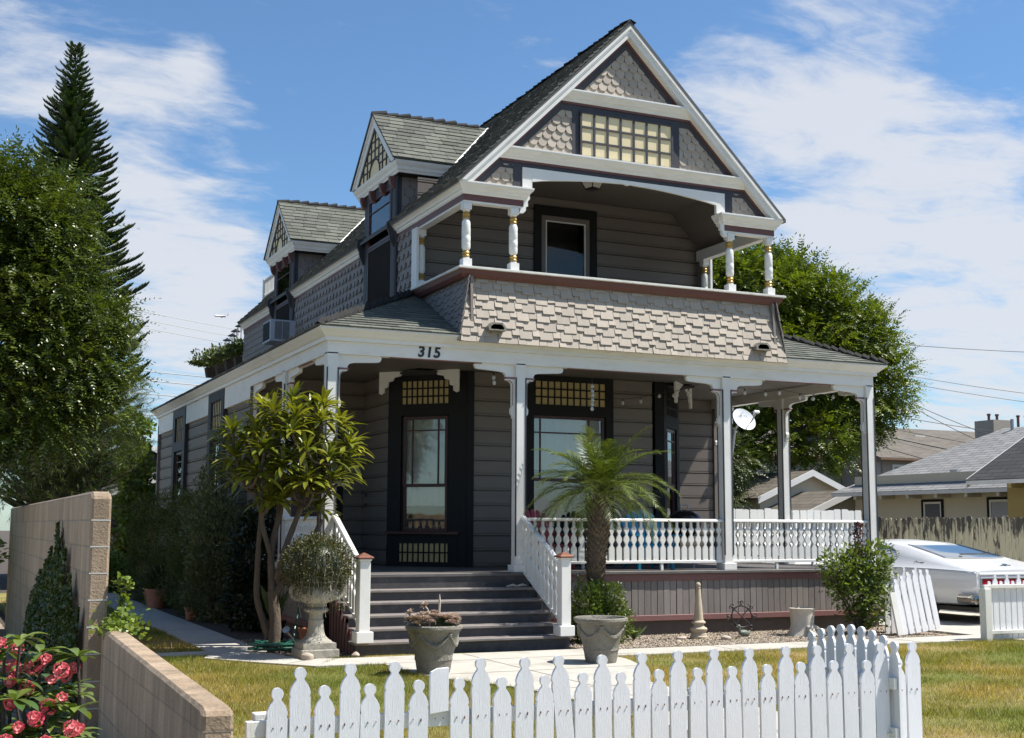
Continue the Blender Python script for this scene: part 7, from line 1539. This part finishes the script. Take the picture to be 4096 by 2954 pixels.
m = MB(); m.add([(2.8, -1.1, 2.4), (3.5, -.9, 2.25), (3.6, -.85, .9), (2.85, -1.0, 1.0)], [(0,1,2,3)]); m.build('side_flap', 'tarp_brown', tp)
# garage at the left
g_ = thing('garage', 'dark brown garage with white fascia behind the block wall at the left', 'garage', (1.0, 19.6, 0), 0)
m = MB(); m.ext([(-2.6, 0), (3.4, 0), (3.4, 3.5), (1.9, 3.45), (-2.6, 1.9)], (0,0,0), (1,0,0), (0,0,1), (0, 6, 0)); m.build('wall', 'garage_wall', g_)
m = MB(); z = .2
while z < 2.2: m.box(-2.5, 3.3, -.02, 0, z, z+.17); z += .19
m.build('siding_boards', 'garage_wall', g_)
m = MB(); m.ext([(-2.9, 1.85), (-2.9, 2.02), (1.9, 3.62), (3.6, 3.62), (3.6, 3.44), (1.9, 3.44)], (0, -.35, 0), (1,0,0), (0,0,1), (0, .06, 0)); m.build('fascia', 'white_paint', g_)
m = MB(); m.ext([(-2.9, 2.02), (1.9, 3.62), (1.9, 3.70), (-2.9, 2.10)], (0, -.35, 0), (1,0,0), (0,0,1), (0, 6.4, 0)); m.build('roof', 'dark_roof_shingle', g_)
m = MB(); m.box(-1.3, 1.0, -.04, -.021, .1, 1.9); m.build('garage_door', 'sash_maroon', g_); m = MB(); m.box(-1.8, 3.2, -.06, -.02, 2.03, 2.09); m.build('door_header', 'white_paint', g_)
shed((-1.1, 26.0, 0), R_(12), 5.2, 4, 3.1, 1.0, 'garage_wall', 'dark_roof_shingle', 'gabled outbuilding with white fascia behind the garage')
t = gable_house('neighbour_house', 'pale sided house corner glimpsed over the far end of the block wall', (-10.5, 13.0, 0), 0, 5.2, 6, 2.6, 1.2, 'stucco_taupe', 'dark_roof_shingle')
# rear deck plants and lanterns on the flat roof behind
for i, (y, x, s) in enumerate(((16.6, 1.55, 1.2), (15.8, 1.65, 1.0), (15.0, 1.72, .9), (14.2, 1.78, .9))):
    t = shrub('deck_plant', ['dark bushy plant hanging over the outer end of the rear deck rail', 'second bushy plant along the rear deck rail', 'third leafy plant along the rear deck rail', 'leafy plant on the rear deck rail nearest the upper wall'][i], (x, y, 5.70), [(0, 0, -.02, .42*s, .45*s, .36*s), (-.1, .1, -.3, .3*s, .3*s, .25*s)][:2 if i == 0 else 1], 'hedge_leaf' if i != 2 else 'grey_leaf', 1300, .09, .5, stems=0, seed=40+i)
    b = MB(); b.sqlathe([(.12, -.35), (.16, -.1)], (0, 0, 0)); b.build('planter_box', 'soil', t)
for i, (y, z) in enumerate(((15.94, 6.32), (15.35, 6.36), (14.97, 6.42), (14.5, 6.48), (14.05, 6.52))):
    t = thing('deck_lantern', ['wire lantern on the outermost pole of the rear deck', 'second wire lantern from the outer end of the rear deck', 'middle wire lantern over the rear deck plants', 'fourth wire lantern over the rear deck', 'wire lantern nearest the upper wall on the rear deck'][i], 'lantern', (1.8, y, z-.12)); m = MB(); m.lathe([(.0, .12), (.03, .10), (.12, .05), (.12, .04), (.03, .05)], (0,0,0), 10); m.build('shade', 'black_iron', t)
    m = MB()
    for k in range(6): a = k*1.047; m.tube([(.05*math.cos(a), .05*math.sin(a), .04), (.075*math.cos(a), .075*math.sin(a), -.03), (.04*math.cos(a), .04*math.sin(a), -.09)], .005, 4)
    m.build('cage', 'black_iron', t)
    if i != 1: m = MB(); m.tube([(0, .28, z*0+.05), (0, .30, -1.0)], .012, 6); m.tube([(0, .28, .10), (0, 0, .12)], .008, 5); m.build('pole', 'grey_metal', t)
# ================================================================ POLE AND WIRES
pole = thing('utility_pole', 'dark wooden utility pole behind the right corner post', 'utility pole', (28.4, 23.5, 0)); m = MB(); m.tube([(0,0,0), (0,0,8.2)], [.22, .16], 12); m.build('pole_shaft', 'brown_wood', pole); m = MB(); m.box(-1.1, 1.1, -.06, .06, 7.7, 7.85); m.build('crossarm', 'brown_wood', pole)
def wire(A, B, sag, r, label, group='overhead wires'):
    A, B = Vector(A), Vector(B); n = 24; pts = [A.lerp(B, i/n)-Vector((0,0,sag*4*(i/n)*(1-i/n))) for i in range(n+1)]; m = MB(); m.tube(pts, r, 5); o = m.build('overhead_wire', 'black_plastic'); return tag(o, label, 'wire', group)
WR = [((26, 23.5, 9.0), (46, 14, 8.6), .5), ((26, 23.5, 8.2), (48, 16, 6.4), .7), ((26, 23.5, 7.9), (47, 15, 5.6), .6), ((28.4, 23.5, 7.6), (44, 22, 3.2), 1.0), ((28.4, 23.5, 7.5), (46, 20, 3.9), 1.2), ((28.4, 23.5, 6.2), (50, 22, 5.1), .4), ((28.4, 23.5, 5.7), (50, 22, 4.1), .4), ((28.4, 23.5, 5.4), (42, 20, 3.6), .3), ((28.4, 23.5, 5.3), (40, 19, 3.9), .5), ((28.4, 23.5, 5.0), (43, 20, 3.3), .7)]
wl = ['highest thin wire crossing the sky at the right', 'second overhead wire from the top at the right', 'third overhead wire from the top at the right', 'steep wire falling from the jacaranda towards the chimneys', 'second steep wire falling beside the first', 'level wire passing just above the chimneys', 'level wire passing across the chimneys', 'thick bundled cable sagging low over the brown roof', 'thin cable lying just above the bundled cable', 'lowest cable crossing the brown apartment roof']
for (A, B, s), l in zip(WR, wl): wire(A, B, s, .013 if 'thick' not in l else .035, l, None)
for i, (zl, zr) in enumerate(((7.1, 6.75), (6.8, 6.45), (6.3, 6.05), (5.5, 5.45))):
    wire((-7.5, 24, zl), (7.5, 27.5, zr-.2), .25, .016, ['highest of the four wires between left tree and house eave', 'second of the four wires between left tree and house eave', 'third of the four wires between left tree and house eave', 'lowest of the four wires between left tree and house eave'][i], None)
for i, z in enumerate((10.6, 10.3, 10.0)): wire((-6, 30, z), (9, 33, z-1.7), .3, .010, ['top faint wire beside the rear dormer', 'middle faint wire beside the rear dormer', 'bottom faint wire beside the rear dormer'][i], None)
# distant airliner
ap = thing('airliner', 'tiny distant airliner low in the sky left of the house', 'airplane', (74.2, 380.0, 66.7), R_(5)); m = MB(); m.tube([(-2.2, 0, 0), (-1.8, 0, 0), (1.4, 0, .05), (2.2, 0, .2)], [.05, .30, .30, .05], 8); m.build('fuselage', 'white_paint', ap)
m = MB(); m.ext([(-.5, 0), (.5, 0), (1.1, 2.2), (.8, 2.2)], (0,0,-.1), (1,0,0), (0,1,0), (0,0,.06)); m.build('wing', 'grey_metal', ap); m = MB(); m.ext([(-.5, 0), (.5, 0), (1.1, -2.2), (.8, -2.2)], (0,0,-.1), (1,0,0), (0,1,0), (0,0,.06)); m.build('wing', 'grey_metal', ap); m = MB(); m.ext([(1.4, 0), (2.1, 0), (2.5, .8), (2.2, .8)], (0, -.03, .1), (1,0,0), (0,0,1), (0, .06, 0)); m.build('tail_fin', 'grey_metal', ap)
# across the street, behind the viewer: what the panes mirror
frond_tree('street_tree', 'leafy street tree across the road, mirrored in the porch windows', (1.5, -37, 0), [(0, 0, 5.5, 3, 3, 2.4), (2.5, 0, 4.5, 2.5, 2, 2), (-2.6, 0, 4.6, 2.4, 2, 1.8)], 'feather_leaf', 1500, 1.2, 6, .35, ((0,0,0), (0,0,3.2), .3), seed=77)
gable_house('house_opposite', 'low pale house across the street behind the viewer', (-14, -50, 0), 0, 26, 9, 3.2, 2.2, 'cream_siding', 'grey_far_roof', ov=.6)
# ================================================================ FASTBACK CAR
def build_car(loc):
    car = thing('parked_car', 'white vintage fastback car parked in the driveway, tail towards the street', 'car', loc)
    #  y     xb    z_bot x_belt z_belt  xr   zr    zc
    ST = [(.00, .80, .46, .925, .835, .86, .865, .885), (.10, .86, .34, .945, .85, .855, .885, .905), (.45, .88, .30, .955, .862, .825, .945, .965), (.9, .885, .29, .960, .872, .775, 1.025, 1.03),
          (1.4, .885, .28, .960, .875, .715, 1.135, 1.12), (1.9, .88, .27, .955, .872, .665, 1.235, 1.24), (2.3, .88, .26, .955, .870, .640, 1.290, 1.315), (2.8, .88, .25, .955, .868, .635, 1.315, 1.355), (3.2, .88, .25, .955, .868, .63, 1.295, 1.335),
          (3.55, .88, .25, .955, .866, .68, 1.12, 1.16), (3.9, .88, .25, .955, .864, .77, .93, .955), (4.4, .88, .26, .95, .85, .80, .90, .925), (4.95, .87, .28, .945, .83, .80, .875, .895), (5.15, .82, .38, .925, .80, .78, .84, .86)]
    def prof(s):
        y, xb, zb, xw, zw, xr, zr, zc = s; zl = zb+(zw-zb)*.45
        return [(0, zb), (xb*.9, zb), (xb, zb+.03), (xw*1.0, zl), (xw*1.005, zw-.03), (xw*.985, zw), (xw*.955, zw+.012), (xr+(xw-xr)*.5, zw+(zr-zw)*.52), (xr+.012, zr-.012), (xr*.95, zr+.010), (xr*.6, zr+(zc-zr)*.75), (0, zc)]
    m = MB(); rows = []
    for s in ST:
        p = prof(s); ring = [(x, s[0], z) for x, z in p]+[(-x, s[0], z) for x, z in reversed(p[1:-1])]; rows.append(ring)
    n = len(rows[0]); m.v = [q for r in rows for q in r]
    for i in range(len(rows)-1):
        for k in range(n): l = (k+1) % n; m.f.append((i*n+k, i*n+l, (i+1)*n+l, (i+1)*n+k))
    m.f.append(tuple(range(n))); m.f.append(tuple((len(rows)-1)*n+k for k in range(n-1, -1, -1)))
    body = m.build('body', 'car_paint', car, smooth=True)
    for s in (-1, 1):
        for (a, b) in ((1.35, 'r'), (4.35, 'f')): pass
    # surface sampling for the glass
    def at(y, k):
        for a, b in zip(ST, ST[1:]):
            if a[0] <= y <= b[0]: t = (y-a[0])/(b[0]-a[0]); pa, pb = prof(a), prof(b); return (pa[k][0]*(1-t)+pb[k][0]*t, pa[k][1]*(1-t)+pb[k][1]*t)
    # rear glass
    g = MB(); N_ = 14; V = []
    ys = np.linspace(.98, 1.98, N_)
    for y in ys:
        w = .90-.03*math.sin(1); xs = np.linspace(-1, 1, 11)
        x9, z9 = at(y, 9); xc_, zc_ = at(y, 11)
        for u in xs: x = u*(x9-.075); z = zc_+(z9-zc_)*abs(u)**1.8*.8+.008; V.append((x, y, z))
    g.add(V, [(i*11+j, i*11+j+1, (i+1)*11+j+1, (i+1)*11+j) for i in range(N_-1) for j in range(10)]); g.build('rear_window', 'dark_auto_glass', car, smooth=True)
    g = MB(); 
    x0, z0 = at(.98, 9); g.tube([(-(x0-.07), .97, z0+.012), (-(x0-.3), .965, at(.98, 11)[1]+.012), (0, .965, at(.98, 11)[1]+.014), ((x0-.3), .965, at(.98, 11)[1]+.012), ((x0-.07), .97, z0+.012)], .010, 6)
    for s in (-1, 1): g.tube([(s*(at(y, 9)[0]-.068), y, at(y, 9)[1]+.010) for y in np.linspace(.97, 1.99, 9)], .010, 6)
    g.build('window_trim', 'chrome', car)
    # windscreen
    g = MB(); V = []; 
    for y in np.linspace(3.22, 3.86, 6):
        x9, z9 = at(y, 9); xc_, zc_ = at(y, 11)
        for u in np.linspace(-1, 1, 9): V.append((u*(x9-.03), y, zc_+(z9-zc_)*abs(u)**1.8*.8+.008))
    g.add(V, [(i*9+j, i*9+j+1, (i+1)*9+j+1, (i+1)*9+j) for i in range(5) for j in range(8)]); g.build('windscreen', 'dark_auto_glass', car, smooth=True)
    for s in (-1, 1):
        # side glass follows the leaning upper body between belt and roof edge
        def side(y, f): x6, z6 = at(y, 6); x8, z8 = at(y, 8); return (s*(x6+(x8-x6)*f+.010), y, z6+(z8-z6)*f)
        g = MB(); top = [(1.98, .42), (2.10, .74), (2.25, .86), (2.6, .92), (3.0, .92), (3.25, .90)]; lo = [(1.98, .42), (2.05, .14), (2.2, .08), (2.6, .07), (3.0, .07), (3.72, .07)]
        V = [side(*q) for q in lo]+[side(*q) for q in top]; g.add(V, [(i, i+1, 7+i, 6+i) for i in range(5)]); g.build('side_window', 'dark_auto_glass', car)
        g = MB(); g.tube([side(*q) for q in top[::-1]+lo], .009, 6, cap=False); g.build('window_trim', 'black_plastic', car)
        # beltline crease, wheel arches, wheels
        g = MB(); g.tube([(s*(at(y, 5)[0]+.004), y, at(y, 5)[1]) for y in np.linspace(.05, 5.0, 24)], .007, 5); g.build('belt_moulding', 'ac_metal', car)
        g = MB(); g.tube([(s*(at(3.35, 4)[0]+.002), 3.35, z) for z in (.30, .5, .8)], .0035, 4); g.tube([(s*(at(2.1, 4)[0]+.002), 2.12, z) for z in (.30, .5, .8)], .0035, 4); g.build('door_gap', 'black_plastic', car)
        for y in (1.38, 4.28):
            w = MB(); w.lathe([(.26, -.10), (.325, -.09), (.335, -.04), (.335, .04), (.325, .09), (.26, .10), (.19, .09), (.19, -.09)], (s*.80, y, .335), 28, (1, 0, 0)); wo_ = w.build('wheel', 'car_tire', car, smooth=True)
            w = MB(); w.lathe([(0, .075), (.06, .085), (.07, .06), (.17, .05), (.185, .075), (.20, .078)], (s*.80, y, .335), 24, (s, 0, 0)); w.build('rim', 'chrome', wo_, smooth=True)
            a = MB(); a.tube([(s*.952, y+.40*math.cos(q), .335+.40*math.sin(q)) for q in np.linspace(-.15, math.pi+.15, 15)], .012, 6); a.build('wheel_arch_lip', 'car_paint', car)
            a = MB(); pts = [(y+.385*math.cos(q), .335+.385*math.sin(q)) for q in np.linspace(-.1, math.pi+.1, 16)]; a.ext(pts, (s*.956, 0, 0), (0,1,0), (0,0,1), (-s*.003, 0, 0)); a.build('wheel_well', 'black_plastic', car)
    # tail: recessed panel, full-width lamp, bumper, plate, boot emblem, side marker
    t = MB(); t.box(-.86, .86, -.012, .012, .50, .80); tp_ = t.build('tail_panel', 'ac_metal', car, bevel=.01)
    t = MB(); t.box(-.83, .83, -.024, -.012, .60, .735); t.build('tail_light', 'tail_red', car, bevel=.012)
    t = MB(); P_ = (Vector((0, 0, 0)), Vector((1,0,0)), Vector((0,-1,0))); frame_rect(t, P_, -.85, .85, .585, .75, .016, .013, .034); t.build('lamp_bezel', 'chrome', car)
    t = MB(); t.box(-.88, .88, -.02, .0, .80, .835); t.build('deck_lip', 'car_paint', car, bevel=.008)
    t = MB(); t.sweep([(0, .33), (.05, .335), (.085, .37), (.09, .43), (.07, .475), (.02, .49), (0, .48)], [(-.955, .34, 0), (-.93, .08, 0), (-.86, -.02, 0), (-.4, -.05, 0), (.4, -.05, 0), (.86, -.02, 0), (.93, .08, 0), (.955, .34, 0)]); t.build('rear_bumper', 'chrome', car, smooth=True)
    t = MB(); t.box(-.16, .16, -.155, -.145, .34, .47); t.build('licence_plate', 'white_paint', car)
    t = MB(); t.lathe([(0, 0), (.05, .004), (.055, .012), (.03, .02), (0, .022)], (0, .30, .945), 18, (0, -.25, 1)); t.box(-.11, .11, .285, .315, .940, .952); t.build('boot_emblem', 'chrome', car)
    for s in (-1,):
        t = MB(); P_ = (Vector((s*.953, 1.03, 0)), Vector((0, -1, 0)), Vector((-1, 0, 0))); frame_rect(t, P_, .0, .30, .64, .76, .004, .0, .005); t.build('fuel_flap', 'ac_metal', car)
        e = text_obj('Charger', .085, (s*(at(1.45, 7)[0]+.030), 1.40, at(1.45, 7)[1]-.05), (R_(90), 0, R_(-90)), 'black_plastic', 'lettering', car, ext=.002, shear=.35, space=.85); e.rotation_euler = (R_(62), 0, R_(-90))
    t = MB(); t.box(-.82, .82, .15, 5.0, .20, .27); t.build('underbody', 'black_plastic', car)
    t = MB(); t.box(-.55, .55, 2.5, 3.1, .6, 1.05); t.box(-.5, .5, 1.5, 1.9, .6, 1.0)
    return car
def auto_glass():
    m, nt, b = new_mat('dark_auto_glass'); b.inputs['Base Color'].default_value = (0.055, 0.075, 0.085, 1); b.inputs['Roughness'].default_value = 0.03; b.inputs['Specular IOR Level'].default_value = 1.0; b.inputs['Coat Weight'].default_value = 1.0; b.inputs['Coat Roughness'].default_value = 0.02
auto_glass()
build_car((11.55, -.55, 0))
# ---------------------------------------------------------------- repeats carry one group phrase
GROUPS = {'columnar_hedge': 'columnar hedge shrubs along the side path', 'garden_pot': 'swag pots flanking the front walk', 'terracotta_pot': 'terracotta pots around the shaded beds', 'rock': 'loose rocks in the planting beds',
          'overhead_wire': 'overhead wires', 'deck_lantern': 'wire lanterns over the rear deck', 'deck_plant': 'plants along the rear deck rail', 'adirondack_chair': 'adirondack chairs on the porch', 'garden_shed': 'small gabled sheds and outbuildings',
          'block_wall': 'tan block walls along the left boundary', 'string_lights': 'string lights on the porch', 'picket_fence': 'white picket fences', 'climbing_fig': 'climbing fig on the block wall'}
for o in sc.objects:
    if o.parent is None and o.get('label') and not o.get('kind'):
        g_n = GROUPS.get(o.name.split('.')[0])
        if g_n: o['group'] = g_n
